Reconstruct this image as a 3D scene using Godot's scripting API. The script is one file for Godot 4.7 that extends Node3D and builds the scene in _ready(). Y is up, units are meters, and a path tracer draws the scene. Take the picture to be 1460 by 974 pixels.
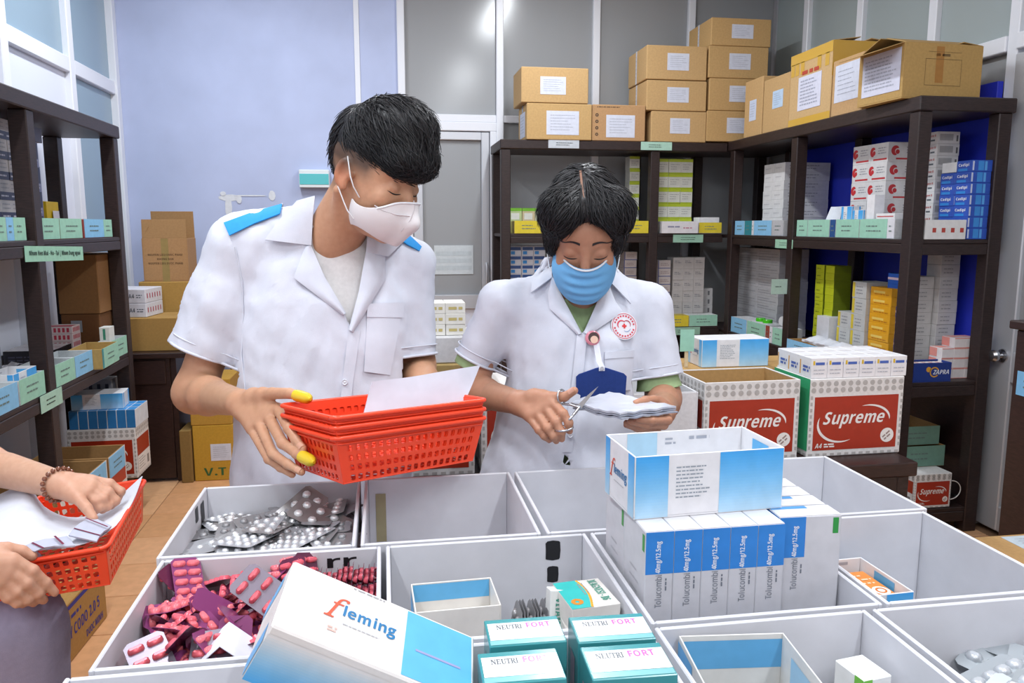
extends Node3D
# A hospital pharmacy store room: two people in white coats behind a table of white bins, shelves of medicine round them.

const F := 1118.0                      # focal length in pixels of the 1460 x 974 frame
const EYE := Vector3(0, 1.42, 0)
var cam_f: Vector3
var cam_r: Vector3
var cam_u: Vector3
var mt := {}
var used := {}
var texts := {}
var rng := RandomNumberGenerator.new()

# ---------------------------------------------------------------- measuring: a pixel's ray met with a plane
func ray(px: float, py: float) -> Vector3:
	return cam_f + cam_r * ((px - 730.0) / F) - cam_u * ((py - 487.0) / F)
func P(px: float, py: float, t: float) -> Vector3:
	return EYE + ray(px, py) * t
func PZ(px: float, py: float, z: float) -> Vector3:
	var d := ray(px, py)
	return EYE + d * (z / d.z)
func PX(px: float, py: float, xx: float) -> Vector3:
	var d := ray(px, py)
	return EYE + d * (xx / d.x)
func PH(px: float, py: float, h: float) -> Vector3:
	var d := ray(px, py)
	return EYE + d * ((h - EYE.y) / d.y)

# ---------------------------------------------------------------- mesh builder
class M:
	var v := PackedVector3Array()
	var n := PackedVector3Array()
	var c := PackedColorArray()
	var x := Transform3D.IDENTITY
	var k := Color.WHITE
	func col(q: Color) -> M:
		k = q.srgb_to_linear()
		return self
	func at(t: Transform3D) -> M:
		x = t
		return self
	func mv(p: Vector3) -> M:
		x = Transform3D(Basis.IDENTITY, p)
		return self
	func tri(a: Vector3, b: Vector3, d: Vector3, na: Vector3, nb: Vector3, nd: Vector3) -> void:
		v.append(x * a); v.append(x * d); v.append(x * b)
		n.append((x.basis * na).normalized()); n.append((x.basis * nd).normalized()); n.append((x.basis * nb).normalized())
		c.append(k); c.append(k); c.append(k)
	func quad(a: Vector3, b: Vector3, d: Vector3, e: Vector3) -> void:
		var q := (b - a).cross(d - a)
		if q.length_squared() < 1e-16:
			q = (d - a).cross(e - a)
		q = q.normalized()
		tri(a, b, d, q, q, q)
		tri(a, d, e, q, q, q)
	func cpoly(center: Vector3, pts: Array) -> void:
		var q: Vector3 = (pts[1] - pts[0]).cross(pts[2] - pts[0])
		var mid := Vector3.ZERO
		for p in pts: mid += p
		mid /= pts.size()
		if q.dot(mid - center) < 0:
			pts.reverse()
			q = -q
		q = q.normalized()
		for i in range(1, pts.size() - 1):
			tri(pts[0], pts[i], pts[i + 1], q, q, q)
	# chamfered box standing on its base centre b
	func box(b: Vector3, s: Vector3, e := 0.0) -> M:
		var ce := b + Vector3(0, s.y / 2, 0)
		var h := s / 2
		e = minf(e, minf(h.x, minf(h.y, h.z)) * 0.9)
		var pt := func(sg: Vector3, ax: int) -> Vector3:
			var q := Vector3.ZERO
			for i in 3: q[i] = sg[i] * (h[i] - (0.0 if i == ax else e))
			return ce + q
		for ax in 3:
			var i1 := (ax + 1) % 3
			var i2 := (ax + 2) % 3
			for s0 in [-1, 1]:
				var pts := []
				for g in [[-1, -1], [1, -1], [1, 1], [-1, 1]]:
					var sg := Vector3.ZERO
					sg[ax] = s0; sg[i1] = g[0]; sg[i2] = g[1]
					pts.append(pt.call(sg, ax))
				cpoly(ce, pts)
		if e > 0:
			for ax in 3:
				var i1 := (ax + 1) % 3
				var i2 := (ax + 2) % 3
				for g in [[-1, -1], [1, -1], [1, 1], [-1, 1]]:
					var lo := Vector3.ZERO
					var hi := Vector3.ZERO
					lo[ax] = -1; hi[ax] = 1; lo[i1] = g[0]; hi[i1] = g[0]; lo[i2] = g[1]; hi[i2] = g[1]
					cpoly(ce, [pt.call(lo, i1), pt.call(hi, i1), pt.call(hi, i2), pt.call(lo, i2)])
			for sx in [-1, 1]:
				for sy in [-1, 1]:
					for sz in [-1, 1]:
						var sg := Vector3(sx, sy, sz)
						cpoly(ce, [pt.call(sg, 0), pt.call(sg, 1), pt.call(sg, 2)])
		return self
	# open-topped box with wall thickness w, standing on b
	func tray(b: Vector3, s: Vector3, w: float) -> M:
		box(b, Vector3(s.x, w, s.z))
		for g in [-1, 1]:
			box(b + Vector3(g * (s.x - w) / 2, w, 0), Vector3(w, s.y - w, s.z), w * 0.3)
			box(b + Vector3(0, w, g * (s.z - w) / 2), Vector3(s.x - 2 * w, s.y - w, w), w * 0.3)
		return self
	func rect(f: Transform3D, x0: float, y0: float, x1: float, y1: float, lift := 0.0004) -> M:
		var o := f.origin + f.basis.z * lift
		quad(o + f.basis.x * x0 + f.basis.y * y0, o + f.basis.x * x1 + f.basis.y * y0, o + f.basis.x * x1 + f.basis.y * y1, o + f.basis.x * x0 + f.basis.y * y1)
		return self
	func ring(f: Transform3D, ce: Vector2, r0: float, r1: float, a0 := 0.0, a1 := TAU, taper := 0.0, lift := 0.0006, seg := 20, sq := 1.0) -> M:
		var o := f.origin + f.basis.z * lift
		for i in seg:
			var u0 := float(i) / seg
			var u1 := float(i + 1) / seg
			var p := []
			for u in [u0, u1]:
				var a: float = lerpf(a0, a1, u)
				var mid := (r0 + r1) / 2
				var hw: float = (r1 - r0) / 2 * (1.0 if taper == 0.0 else pow(sin(PI * u), taper))
				for rr in [mid - hw, mid + hw]:
					p.append(o + f.basis.x * (ce.x + cos(a) * rr) + f.basis.y * (ce.y + sin(a) * rr * sq))
			quad(p[0], p[1], p[3], p[2])
		return self
	func lines(f: Transform3D, x0: float, y0: float, x1: float, y1: float, rows: int, thick: float, r: RandomNumberGenerator, lift := 0.0006) -> M:
		for i in rows:
			var y := lerpf(y1, y0, (i + 0.5) / rows)
			var px := x0
			var stop := lerpf(x0, x1, r.randf_range(0.65, 1.0))
			while px < stop:
				var w := minf(thick * r.randf_range(1.2, 4.5), stop - px)
				rect(f, px, y - thick / 2, px + w, y + thick / 2, lift)
				px += w + thick * r.randf_range(0.5, 0.9)
		return self
	func tube(pts: Array, rad, sides := 8, cap := true) -> M:
		var rings := []
		var up := Vector3.UP
		for i in pts.size():
			var t: Vector3 = (pts[mini(i + 1, pts.size() - 1)] - pts[maxi(i - 1, 0)]).normalized()
			if i == 0 and absf(t.dot(up)) > 0.95: up = Vector3.RIGHT
			var a := t.cross(up).normalized()
			up = a.cross(t).normalized()
			var r: float = rad[i] if rad is Array else rad
			var ringp := []
			for j in sides:
				var g := TAU * j / sides
				var q := a * cos(g) + up * sin(g)
				ringp.append([pts[i] + q * r, q])
			rings.append(ringp)
		for i in pts.size() - 1:
			for j in sides:
				var A = rings[i][j]; var B = rings[i][(j + 1) % sides]; var C = rings[i + 1][(j + 1) % sides]; var D = rings[i + 1][j]
				tri(A[0], C[0], B[0], A[1], C[1], B[1])
				tri(A[0], D[0], C[0], A[1], D[1], C[1])
		if cap:
			for e in [0, pts.size() - 1]:
				var ps := []
				for j in sides: ps.append(rings[e][j][0])
				var inside: Vector3 = pts[1] if e == 0 else pts[e - 1]
				cpoly(inside, ps)
		return self
	# profile of Vector2(radius, height), turned round y
	func lathe(prof: Array, sides := 20) -> M:
		if prof[0].y > prof[-1].y: prof.reverse()
		for i in prof.size() - 1:
			var p: Vector2 = prof[i]
			var q: Vector2 = prof[i + 1]
			var nn := Vector2(q.y - p.y, p.x - q.x).normalized()
			for j in sides:
				var a := TAU * j / sides
				var b := TAU * (j + 1) / sides
				var va := Vector3(cos(a), 0, sin(a)); var vb := Vector3(cos(b), 0, sin(b))
				var na := va * nn.x + Vector3.UP * nn.y; var nb := vb * nn.x + Vector3.UP * nn.y
				var p0 := va * p.x + Vector3.UP * p.y; var p1 := vb * p.x + Vector3.UP * p.y
				var q0 := va * q.x + Vector3.UP * q.y; var q1 := vb * q.x + Vector3.UP * q.y
				tri(p0, q1, p1, na, nb, nb)
				tri(p0, q0, q1, na, na, nb)
		return self
	# grid of points (rows of equal length) as a sheet with thickness
	func sheet(g: Array, th: float) -> M:
		var nu: int = g.size(); var nv: int = g[0].size()
		var nn := []
		for i in nu:
			var row := []
			for j in nv:
				var du: Vector3 = g[mini(i + 1, nu - 1)][j] - g[maxi(i - 1, 0)][j]
				var dv: Vector3 = g[i][mini(j + 1, nv - 1)] - g[i][maxi(j - 1, 0)]
				row.append(du.cross(dv).normalized())
			nn.append(row)
		for i in nu - 1:
			for j in nv - 1:
				var q := [[i, j], [i + 1, j], [i + 1, j + 1], [i, j + 1]]
				var t := []; var b := []; var m := []
				for w in q:
					var p: Vector3 = g[w[0]][w[1]]; var no: Vector3 = nn[w[0]][w[1]]
					t.append(p + no * th / 2); b.append(p - no * th / 2); m.append(no)
				tri(t[0], t[1], t[2], m[0], m[1], m[2]); tri(t[0], t[2], t[3], m[0], m[2], m[3])
				tri(b[0], b[2], b[1], -m[0], -m[2], -m[1]); tri(b[0], b[3], b[2], -m[0], -m[3], -m[2])
		var edge := []
		for i in nu: edge.append([i, 0])
		for j in range(1, nv): edge.append([nu - 1, j])
		for i in range(nu - 2, -1, -1): edge.append([i, nv - 1])
		for j in range(nv - 2, -1, -1): edge.append([0, j])
		for i in edge.size() - 1:
			var a = edge[i]; var b = edge[i + 1]
			var pa: Vector3 = g[a[0]][a[1]]; var pb: Vector3 = g[b[0]][b[1]]
			var na: Vector3 = nn[a[0]][a[1]] * th / 2; var nb: Vector3 = nn[b[0]][b[1]] * th / 2
			quad(pa - na, pb - nb, pb + nb, pa + na)
		return self
	func add(o: M, t: Transform3D) -> M:
		for i in o.v.size():
			v.append(t * o.v[i]); n.append((t.basis * o.n[i]).normalized()); c.append(o.c[i])
		return self
	func mesh() -> ArrayMesh:
		var a := []
		a.resize(Mesh.ARRAY_MAX)
		a[Mesh.ARRAY_VERTEX] = v; a[Mesh.ARRAY_NORMAL] = n; a[Mesh.ARRAY_COLOR] = c
		var m := ArrayMesh.new()
		m.add_surface_from_arrays(Mesh.PRIMITIVE_TRIANGLES, a)
		return m

# ---------------------------------------------------------------- lettering laid flat on a face
func glyphs(s: String, face: String, bold: bool) -> Array:
	var key := s + face + str(bold)
	if not texts.has(key):
		var f := SystemFont.new()
		f.font_names = PackedStringArray([face])
		f.font_weight = 700 if bold else 400
		var t := TextMesh.new()
		t.font = f; t.text = s; t.font_size = 24; t.depth = 0.0; t.pixel_size = 0.01; t.curve_step = 3.0
		t.horizontal_alignment = HORIZONTAL_ALIGNMENT_LEFT; t.vertical_alignment = VERTICAL_ALIGNMENT_BOTTOM
		var out := PackedVector3Array()
		if t.get_surface_count():
			var a := t.surface_get_arrays(0)
			var vs: PackedVector3Array = a[Mesh.ARRAY_VERTEX]
			var ix: PackedInt32Array = a[Mesh.ARRAY_INDEX] if a[Mesh.ARRAY_INDEX] != null else PackedInt32Array()
			if ix.is_empty(): out = vs
			else:
				for i in ix: out.append(vs[i])
		var lo := Vector2(1e9, 1e9); var hi := Vector2(-1e9, -1e9)
		for p in out:
			lo = lo.min(Vector2(p.x, p.y)); hi = hi.max(Vector2(p.x, p.y))
		texts[key] = [out, lo, hi]
	return texts[key]
# the text fills the rectangle x0,y0 .. x1,y1 of the face frame
func write(m: M, f: Transform3D, s: String, x0: float, y0: float, x1: float, y1: float, bold := true, face := "Droid Sans", slant := 0.0, lift := 0.0008) -> void:
	var g = glyphs(s, face, bold)
	var vs: PackedVector3Array = g[0]
	if vs.is_empty(): return
	var lo: Vector2 = g[1]; var sz: Vector2 = g[2] - g[1]
	var nz := f.basis.z.normalized()
	var o := f.origin + nz * lift
	var q := []
	for p in vs:
		var u := (p.x - lo.x) / sz.x; var w := (p.y - lo.y) / sz.y
		q.append(o + f.basis.x * (lerpf(x0, x1, u) + slant * (w - 0.5) * (y1 - y0)) + f.basis.y * lerpf(y0, y1, w))
	for i in range(0, q.size() - 2, 3):
		var a: Vector3 = q[i]; var b: Vector3 = q[i + 1]; var d: Vector3 = q[i + 2]
		if (b - a).cross(d - a).dot(nz) < 0: m.tri(a, d, b, nz, nz, nz)
		else: m.tri(a, b, d, nz, nz, nz)
# frame of a face of a w x h x d box on its base: x to the right, y up, z out
func face(w: float, h: float, d: float, which: String) -> Transform3D:
	match which:
		"front": return Transform3D(Basis(Vector3.RIGHT, Vector3.UP, Vector3.BACK), Vector3(-w / 2, 0, d / 2))
		"back": return Transform3D(Basis(Vector3.LEFT, Vector3.UP, Vector3.FORWARD), Vector3(w / 2, 0, -d / 2))
		"right": return Transform3D(Basis(Vector3.FORWARD, Vector3.UP, Vector3.RIGHT), Vector3(w / 2, 0, d / 2))
		"left": return Transform3D(Basis(Vector3.BACK, Vector3.UP, Vector3.LEFT), Vector3(-w / 2, 0, -d / 2))
	return Transform3D(Basis(Vector3.RIGHT, Vector3.FORWARD, Vector3.UP), Vector3(-w / 2, h, d / 2))

# ---------------------------------------------------------------- objects
func numbered(kind: String) -> String:
	var k: int = used.get(kind, -1) + 1
	used[kind] = k
	return kind if k == 0 else "%s_%03d" % [kind, k]
func tag(o: Node3D, label: String, category: String, group := "", kind := "") -> Node3D:
	if label: o.set_meta("label", label)
	if category: o.set_meta("category", category)
	if group: o.set_meta("group", group)
	if kind: o.set_meta("kind", kind)
	return o
func thing(kind: String, label: String, category: String, p := Vector3.ZERO, turn := 0.0, group := "") -> Node3D:
	var o := Node3D.new()
	o.name = numbered(kind)
	add_child(o)
	o.position = p
	o.rotation.y = turn
	return tag(o, label, category, group)
func part(parent: Node, kind: String, m, mat: String, label := "") -> MeshInstance3D:
	var o := MeshInstance3D.new()
	o.name = kind
	o.mesh = m.mesh() if m is M else m
	o.material_override = mt[mat]
	parent.add_child(o, true)
	if label: o.set_meta("label", label)
	return o
func solo(kind: String, label: String, category: String, m, mat: String, p := Vector3.ZERO, turn := 0.0, group := "") -> MeshInstance3D:
	var o := MeshInstance3D.new()
	o.name = numbered(kind)
	o.mesh = m.mesh() if m is M else m
	o.material_override = mt[mat]
	add_child(o)
	o.position = p
	o.rotation.y = turn
	tag(o, label, category, group)
	return o
func struct(called: String, m, mat: String, parent: Node = null) -> MeshInstance3D:
	var o := MeshInstance3D.new()
	o.name = called
	o.mesh = m.mesh() if m is M else m
	o.material_override = mt[mat]
	if parent: parent.add_child(o, true)
	else:
		add_child(o, true)
		o.set_meta("kind", "structure")
	return o
func ordinal(i: int) -> String:
	return ["first", "second", "third", "fourth", "fifth", "sixth", "seventh", "eighth", "ninth", "tenth", "eleventh", "twelfth", "thirteenth", "fourteenth", "fifteenth", "sixteenth"][i]
func C(h: String) -> Color:
	return Color.html(h)

# ---------------------------------------------------------------- materials
func mk(name: String, col: Color, rough: float, vert := false, metal := 0.0) -> StandardMaterial3D:
	var m := StandardMaterial3D.new()
	m.resource_name = name
	m.albedo_color = col
	m.roughness = rough
	m.metallic = metal
	m.vertex_color_use_as_albedo = vert
	mt[name] = m
	return m
func tri_tex(m: StandardMaterial3D, t: Texture2D, scale: float, world := false) -> StandardMaterial3D:
	m.albedo_texture = t
	m.uv1_triplanar = true
	m.uv1_world_triplanar = world
	m.uv1_scale = Vector3.ONE * scale
	return m
func grain_image(size: int, sx: float, sy: float, lo: float, hi: float, sd: int, oct := 3) -> ImageTexture:
	var n := FastNoiseLite.new()
	n.seed = sd; n.frequency = 1.0; n.fractal_octaves = oct
	var im := Image.create(size, size, false, Image.FORMAT_RGB8)
	var pw := TAU / size
	for y in size:
		for xx in size:
			# wraps both ways: a torus in noise space
			var v := n.get_noise_3d(cos(pw * xx) * sx * size / TAU, sin(pw * xx) * sx * size / TAU, absf(y - size / 2.0) * sy)
			var g := clampf(lerpf(lo, hi, 0.5 + v * 0.9), 0, 1)
			im.set_pixel(xx, y, Color(g, g, g))
	return ImageTexture.create_from_image(im)
func noise_tex(size: int, freq: float, lo: Color, hi: Color, sd: int, normal := false, bump := 1.0) -> NoiseTexture2D:
	var n := FastNoiseLite.new()
	n.seed = sd; n.frequency = freq; n.fractal_octaves = 4
	var t := NoiseTexture2D.new()
	t.width = size; t.height = size; t.seamless = true; t.noise = n
	if normal:
		t.as_normal_map = true; t.bump_strength = bump
	else:
		var g := Gradient.new()
		g.set_color(0, lo); g.set_color(1, hi)
		t.color_ramp = g
	return t
func make_materials() -> void:
	var fine := noise_tex(256, 0.05, Color(0.93, 0.93, 0.93), Color(1, 1, 1), 3)
	var soft := noise_tex(256, 0.012, Color(0.95, 0.95, 0.95), Color(1, 1, 1), 4)
	var weave := noise_tex(256, 0.35, Color.BLACK, Color.WHITE, 5, true, 2.0)
	var wood := grain_image(256, 0.035, 0.5, 0.62, 1.0, 6)
	tri_tex(mk("board", Color.WHITE, 0.85, true), fine, 5.0)          # corrugated cardboard, coloured per carton
	tri_tex(mk("print", Color.WHITE, 0.42, true), soft, 8.0)          # printed medicine cartons
	mk("gloss_print", Color.WHITE, 0.2, true)
	tri_tex(mk("paper", Color(0.93, 0.94, 0.96), 0.7, true), soft, 9.0)
	tri_tex(mk("dark_wood", C("382826"), 0.45), wood, 2.5)
	tri_tex(mk("red_wood", C("3a2420"), 0.4), wood, 2.5)
	tri_tex(mk("lavender", C("bac5e5"), 0.75), soft, 0.7, true)
	tri_tex(mk("cream", C("dcdde2"), 0.8), soft, 0.7, true)
	mk("white_frame", C("e6e9f0"), 0.35)
	mk("aluminium", C("c9ccd2"), 0.35, false, 0.35)
	mk("grey_pane", C("9a9da0"), 0.18)
	mk("haze_pane", C("a2adae"), 0.3)
	mk("pale_pane", C("8fa6b6"), 0.25)
	mk("white_panel", C("dfe4f2"), 0.4)
	tri_tex(mk("blue_board", C("2233c4"), 0.55), soft, 2.0)
	tri_tex(mk("bin", C("d8d9df"), 0.55), soft, 3.0)
	mk("black_ink", C("17181c"), 0.5)
	tri_tex(mk("tile", Color.WHITE, 0.3, true), noise_tex(256, 0.03, Color(0.92, 0.91, 0.9), Color(1, 1, 1), 8), 2.2, true)
	mk("grout", C("8d6d52"), 0.8)
	mk("ceiling_paint", C("e8e8e8"), 0.9)
	mk("basket_red", C("f44a28"), 0.3)
	mk("foil", Color.WHITE, 0.34, true, 0.4)
	mk("steel", C("c4c6ca"), 0.22, false, 0.95)
	mk("plastic", Color.WHITE, 0.25, true)
	var coat := tri_tex(mk("coat_fabric", C("d9dde9"), 0.9), soft, 6.0)
	coat.normal_enabled = true; coat.normal_texture = weave; coat.normal_scale = 0.25
	var cl := tri_tex(mk("cloth", Color.WHITE, 0.85, true), fine, 6.0)
	cl.normal_enabled = true; cl.normal_texture = weave; cl.normal_scale = 0.3
	var sk := tri_tex(mk("skin", Color.WHITE, 0.5, true), noise_tex(256, 0.03, Color(0.93, 0.9, 0.88), Color(1, 1, 1), 9), 8.0)
	sk.subsurf_scatter_enabled = true; sk.subsurf_scatter_strength = 0.12
	mk("hair", C("17161a"), 0.5)
	mk("mask_fabric", Color.WHITE, 0.8, true)
	var pill := mk("clear_plastic", Color(1, 1, 1, 0.22), 0.12)
	pill.transparency = BaseMaterial3D.TRANSPARENCY_ALPHA
	var bag := mk("poly_bag", Color(0.95, 0.96, 1.0, 0.45), 0.2)
	bag.transparency = BaseMaterial3D.TRANSPARENCY_ALPHA
	var lamp := mk("lamp_glow", Color.WHITE, 0.5)
	lamp.emission_enabled = true; lamp.emission = Color(0.96, 0.98, 1.0); lamp.emission_energy_multiplier = 2.5

# ---------------------------------------------------------------- the room
const WL := -1.65
const WR := 2.80
const WB := -5.5
const WF := 2.3
const CEIL := 3.3

func _ready() -> void:
	rng.seed = 11
	var tilt := atan(165.0 / F)
	var yaw := 0.16226
	cam_f = Vector3(sin(yaw) * cos(tilt), -sin(tilt), -cos(yaw) * cos(tilt))
	cam_r = Vector3(cos(yaw), 0, sin(yaw))
	cam_u = cam_r.cross(cam_f)
	var cam := Camera3D.new()
	cam.name = "camera"
	cam.transform = Transform3D(Basis(cam_r, cam_u, -cam_f), EYE)
	cam.fov = rad_to_deg(2.0 * atan(487.0 / F))
	cam.near = 0.05; cam.far = 60.0; cam.current = true
	add_child(cam)
	var env := Environment.new()
	env.background_mode = Environment.BG_COLOR
	env.background_color = Color(0.75, 0.8, 0.9)
	env.tonemap_mode = Environment.TONE_MAPPER_LINEAR
	env.tonemap_exposure = 1.0
	env.sdfgi_enabled = true; env.ssao_enabled = true; env.ssil_enabled = true
	var we := WorldEnvironment.new()
	we.name = "world_environment"; we.environment = env
	add_child(we)
	make_materials()
	for l in [[1.0, -1.3], [1.0, -4.0], [-0.8, -1.3], [-0.8, -4.0], [1.0, 1.1], [-0.8, 1.1]]:
		lamp(Vector3(l[0], CEIL, l[1]))
	room()
	shelves()
	table_and_bins()
	right_shelf_goods()
	back_shelf_goods()
	left_shelf_goods()
	floor_and_bench_goods()
	bin_goods()
	people()

var lamp_count := 0
func lamp(p: Vector3) -> void:
	var where: String = ["over the table on the right", "near the back wall on the right", "over the table on the left", "near the back wall on the left", "behind the viewer on the right", "behind the viewer on the left"][lamp_count]
	lamp_count += 1
	var o := thing("ceiling_lamp", "white fluorescent batten lamp on the ceiling, " + where, "lamp", p, 0.0, "ceiling lamps")
	part(o, "housing", M.new().box(Vector3(0, -0.05, 0), Vector3(0.1, 0.05, 1.24), 0.008), "white_frame")
	part(o, "tube", M.new().tube([Vector3(0, -0.075, -0.59), Vector3(0, -0.075, 0.59)], 0.017, 10), "lamp_glow")
	var a := AreaLight3D.new()
	a.name = "lamp_light"
	a.area_size = Vector2(0.12, 1.2)
	a.light_energy = LAMP_E
	a.light_color = Color(0.96, 0.98, 1.0)
	a.shadow_enabled = true
	a.set("area_range", 12.0)
	a.rotation.x = -PI / 2
	a.position = Vector3(0, -0.1, 0)
	o.add_child(a)
const LAMP_E := 3.6

func slab(lo: Vector3, hi: Vector3, e := 0.0, m: M = null) -> M:
	if m == null: m = M.new()
	m.box(Vector3((lo.x + hi.x) / 2, lo.y, (lo.z + hi.z) / 2), hi - lo, e)
	return m

func room() -> void:
	var fl := struct("floor", slab(Vector3(WL - 0.2, -0.2, WB - 0.2), Vector3(WR + 0.2, -0.006, WF + 0.2)), "grout")
	var rest := M.new()
	var tones := [C("e6b083"), C("e2aa7c"), C("eab689"), C("dda678")]
	var shared := []
	for q in tones: shared.append(M.new().col(q).box(Vector3.ZERO, Vector3(0.295, 0.02, 0.295), 0.002).mesh())
	for ix in 15:
		for iz in 26:
			var p := Vector3(-1.61 + 0.3 * ix + 0.15 - 0.15, -0.02, -5.32 + 0.3 * iz)
			var t := rng.randi() % 4
			if (ix < 5 and iz > 2 and iz < 11) or (ix > 11 and iz > 6 and iz < 11):
				var o := part(fl, "tile", shared[t], "tile")
				o.position = p
			else:
				rest.col(tones[t]).box(p, Vector3(0.295, 0.02, 0.295), 0.002)
	var far := part(fl, "distant_tiles", rest, "tile")
	far.set_meta("kind", "stuff")
	struct("ceiling", slab(Vector3(WL - 0.2, CEIL, WB - 0.2), Vector3(WR + 0.2, CEIL + 0.15, WF + 0.2)), "ceiling_paint")
	struct("wall_front", slab(Vector3(WL - 0.2, 0, WF), Vector3(WR + 0.2, CEIL, WF + 0.15)), "cream")
	struct("wall_left", slab(Vector3(WL - 0.2, 0, WB - 0.2), Vector3(WL - 0.04, CEIL, WF)), "cream")
	struct("wall_right", slab(Vector3(WR + 0.04, 0, WB - 0.2), Vector3(WR + 0.2, CEIL, WF)), "cream")
	var wb := struct("wall_back", slab(Vector3(WL - 0.04, 0, WB - 0.2), Vector3(WR + 0.04, CEIL, WB - 0.05)), "cream")
	part(wb, "lavender_panel", slab(Vector3(WL, 0, WB - 0.05), Vector3(0.125, CEIL, WB)), "lavender")
	part(wb, "cover_strip", slab(Vector3(-0.155, 0, WB), Vector3(-0.12, CEIL, WB + 0.008), 0.002), "white_frame")
	# peeling tape left on the lavender wall
	var rag := M.new()
	var layer := 0.002
	for q in [[328, 282, 30, 9], [326, 296, 9, 34], [388, 279, 9, 14], [357, 279, 44, 2], [318, 276, 8, 6], [341, 284, 7, 12]]:
		var ce := PZ(q[0], q[1], WB)
		var hw: float = q[2] * 0.0025; var hh: float = q[3] * 0.0025
		rag.col(C("eef0f2"))
		var k := []
		for i in 9:
			var a := TAU * i / 9.0
			k.append(ce + Vector3(cos(a) * hw * rng.randf_range(0.94, 1.04), sin(a) * hh * rng.randf_range(0.94, 1.04), layer))
		layer += 0.0008
		rag.cpoly(ce - Vector3(0, 0, 1), k)
	part(wb, "torn_tape", rag, "paper", "torn white tape scraps left on the lavender wall")
	back_partition()
	left_windows()
	right_partition()

func pane(w: Node, lo: Vector3, hi: Vector3, mat: String, kind := "pane") -> void:
	part(w, kind, slab(lo, hi, 0.002), mat)

func back_partition() -> void:
	var xs := [0.125, 0.79, 1.465, 2.153, WR]
	for i in 4:
		var w := Node3D.new()
		w.name = "window_%d" % (i + 1)
		add_child(w); w.set_meta("kind", "structure")
		var x0: float = xs[i]; var x1: float = xs[i + 1]
		part(w, "mullion", slab(Vector3(x0, 0, WB - 0.04), Vector3(x0 + 0.05, CEIL, WB + 0.02), 0.004), "white_frame")
		part(w, "transom", slab(Vector3(x0 + 0.05, 2.12, WB - 0.04), Vector3(x1, 2.17, WB + 0.012), 0.004), "white_frame")
		pane(w, Vector3(x0 + 0.05, 2.17, WB - 0.035), Vector3(x1, CEIL, WB - 0.015), "grey_pane")
		if i > 0:
			pane(w, Vector3(x0 + 0.05, 0.0, WB - 0.035), Vector3(x1, 2.12, WB - 0.015), "grey_pane")
	# the closed door in the first bay
	var d := Node3D.new()
	d.name = "door_1"
	add_child(d); d.set_meta("kind", "structure")
	var z := WB + 0.02
	part(d, "door_frame", slab(Vector3(0.18, 2.06, WB - 0.04), Vector3(0.79, 2.12, z), 0.004), "white_frame")
	part(d, "door_frame", slab(Vector3(0.745, 0, WB - 0.04), Vector3(0.79, 2.06, z), 0.004), "white_frame")
	part(d, "door_frame", slab(Vector3(0.175, 0, WB - 0.04), Vector3(0.21, 2.06, z), 0.004), "white_frame")
	part(d, "stile", slab(Vector3(0.665 + 0.02, 0.02, WB - 0.04), Vector3(0.74, 2.055, z - 0.006), 0.004), "aluminium")
	part(d, "stile", slab(Vector3(0.215, 0.02, WB - 0.04), Vector3(0.28, 2.055, z - 0.006), 0.004), "aluminium")
	part(d, "rail", slab(Vector3(0.28, 2.0, WB - 0.04), Vector3(0.685, 2.055, z - 0.006), 0.004), "aluminium")
	part(d, "rail", slab(Vector3(0.28, 0.84, WB - 0.04), Vector3(0.685, 0.94, z - 0.006), 0.004), "aluminium")
	part(d, "rail", slab(Vector3(0.28, 0.02, WB - 0.04), Vector3(0.685, 0.12, z - 0.006), 0.004), "aluminium")
	pane(d, Vector3(0.28, 0.94, WB - 0.035), Vector3(0.685, 2.0, WB - 0.015), "grey_pane")
	pane(d, Vector3(0.28, 0.12, WB - 0.035), Vector3(0.685, 0.84, WB - 0.015), "white_panel", "kick_panel")
	part(d, "latch", M.new().tube([Vector3(0.715, 1.02, z), Vector3(0.715, 1.02, z + 0.02), Vector3(0.715, 1.14, z + 0.025), Vector3(0.715, 1.16, z)], 0.009), "aluminium")
	var a := PZ(619, 350, WB); var b := PZ(675, 391, WB)
	var nt := M.new().col(C("dfe6e6")).box(Vector3((a.x + b.x) / 2, b.y, WB - 0.011), Vector3(b.x - a.x, a.y - b.y, 0.004))
	nt.col(C("d2dbdc"))
	var f := Transform3D(Basis.IDENTITY, Vector3(a.x, b.y, WB - 0.009))
	for i in 3: nt.rect(f, 0.01, 0.03 + i * 0.05, b.x - a.x - 0.01, 0.06 + i * 0.05, 0.0008)
	solo("paper_notice", "pale faded paper notice taped to the grey glass of the back door", "notice", nt, "paper")

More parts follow.
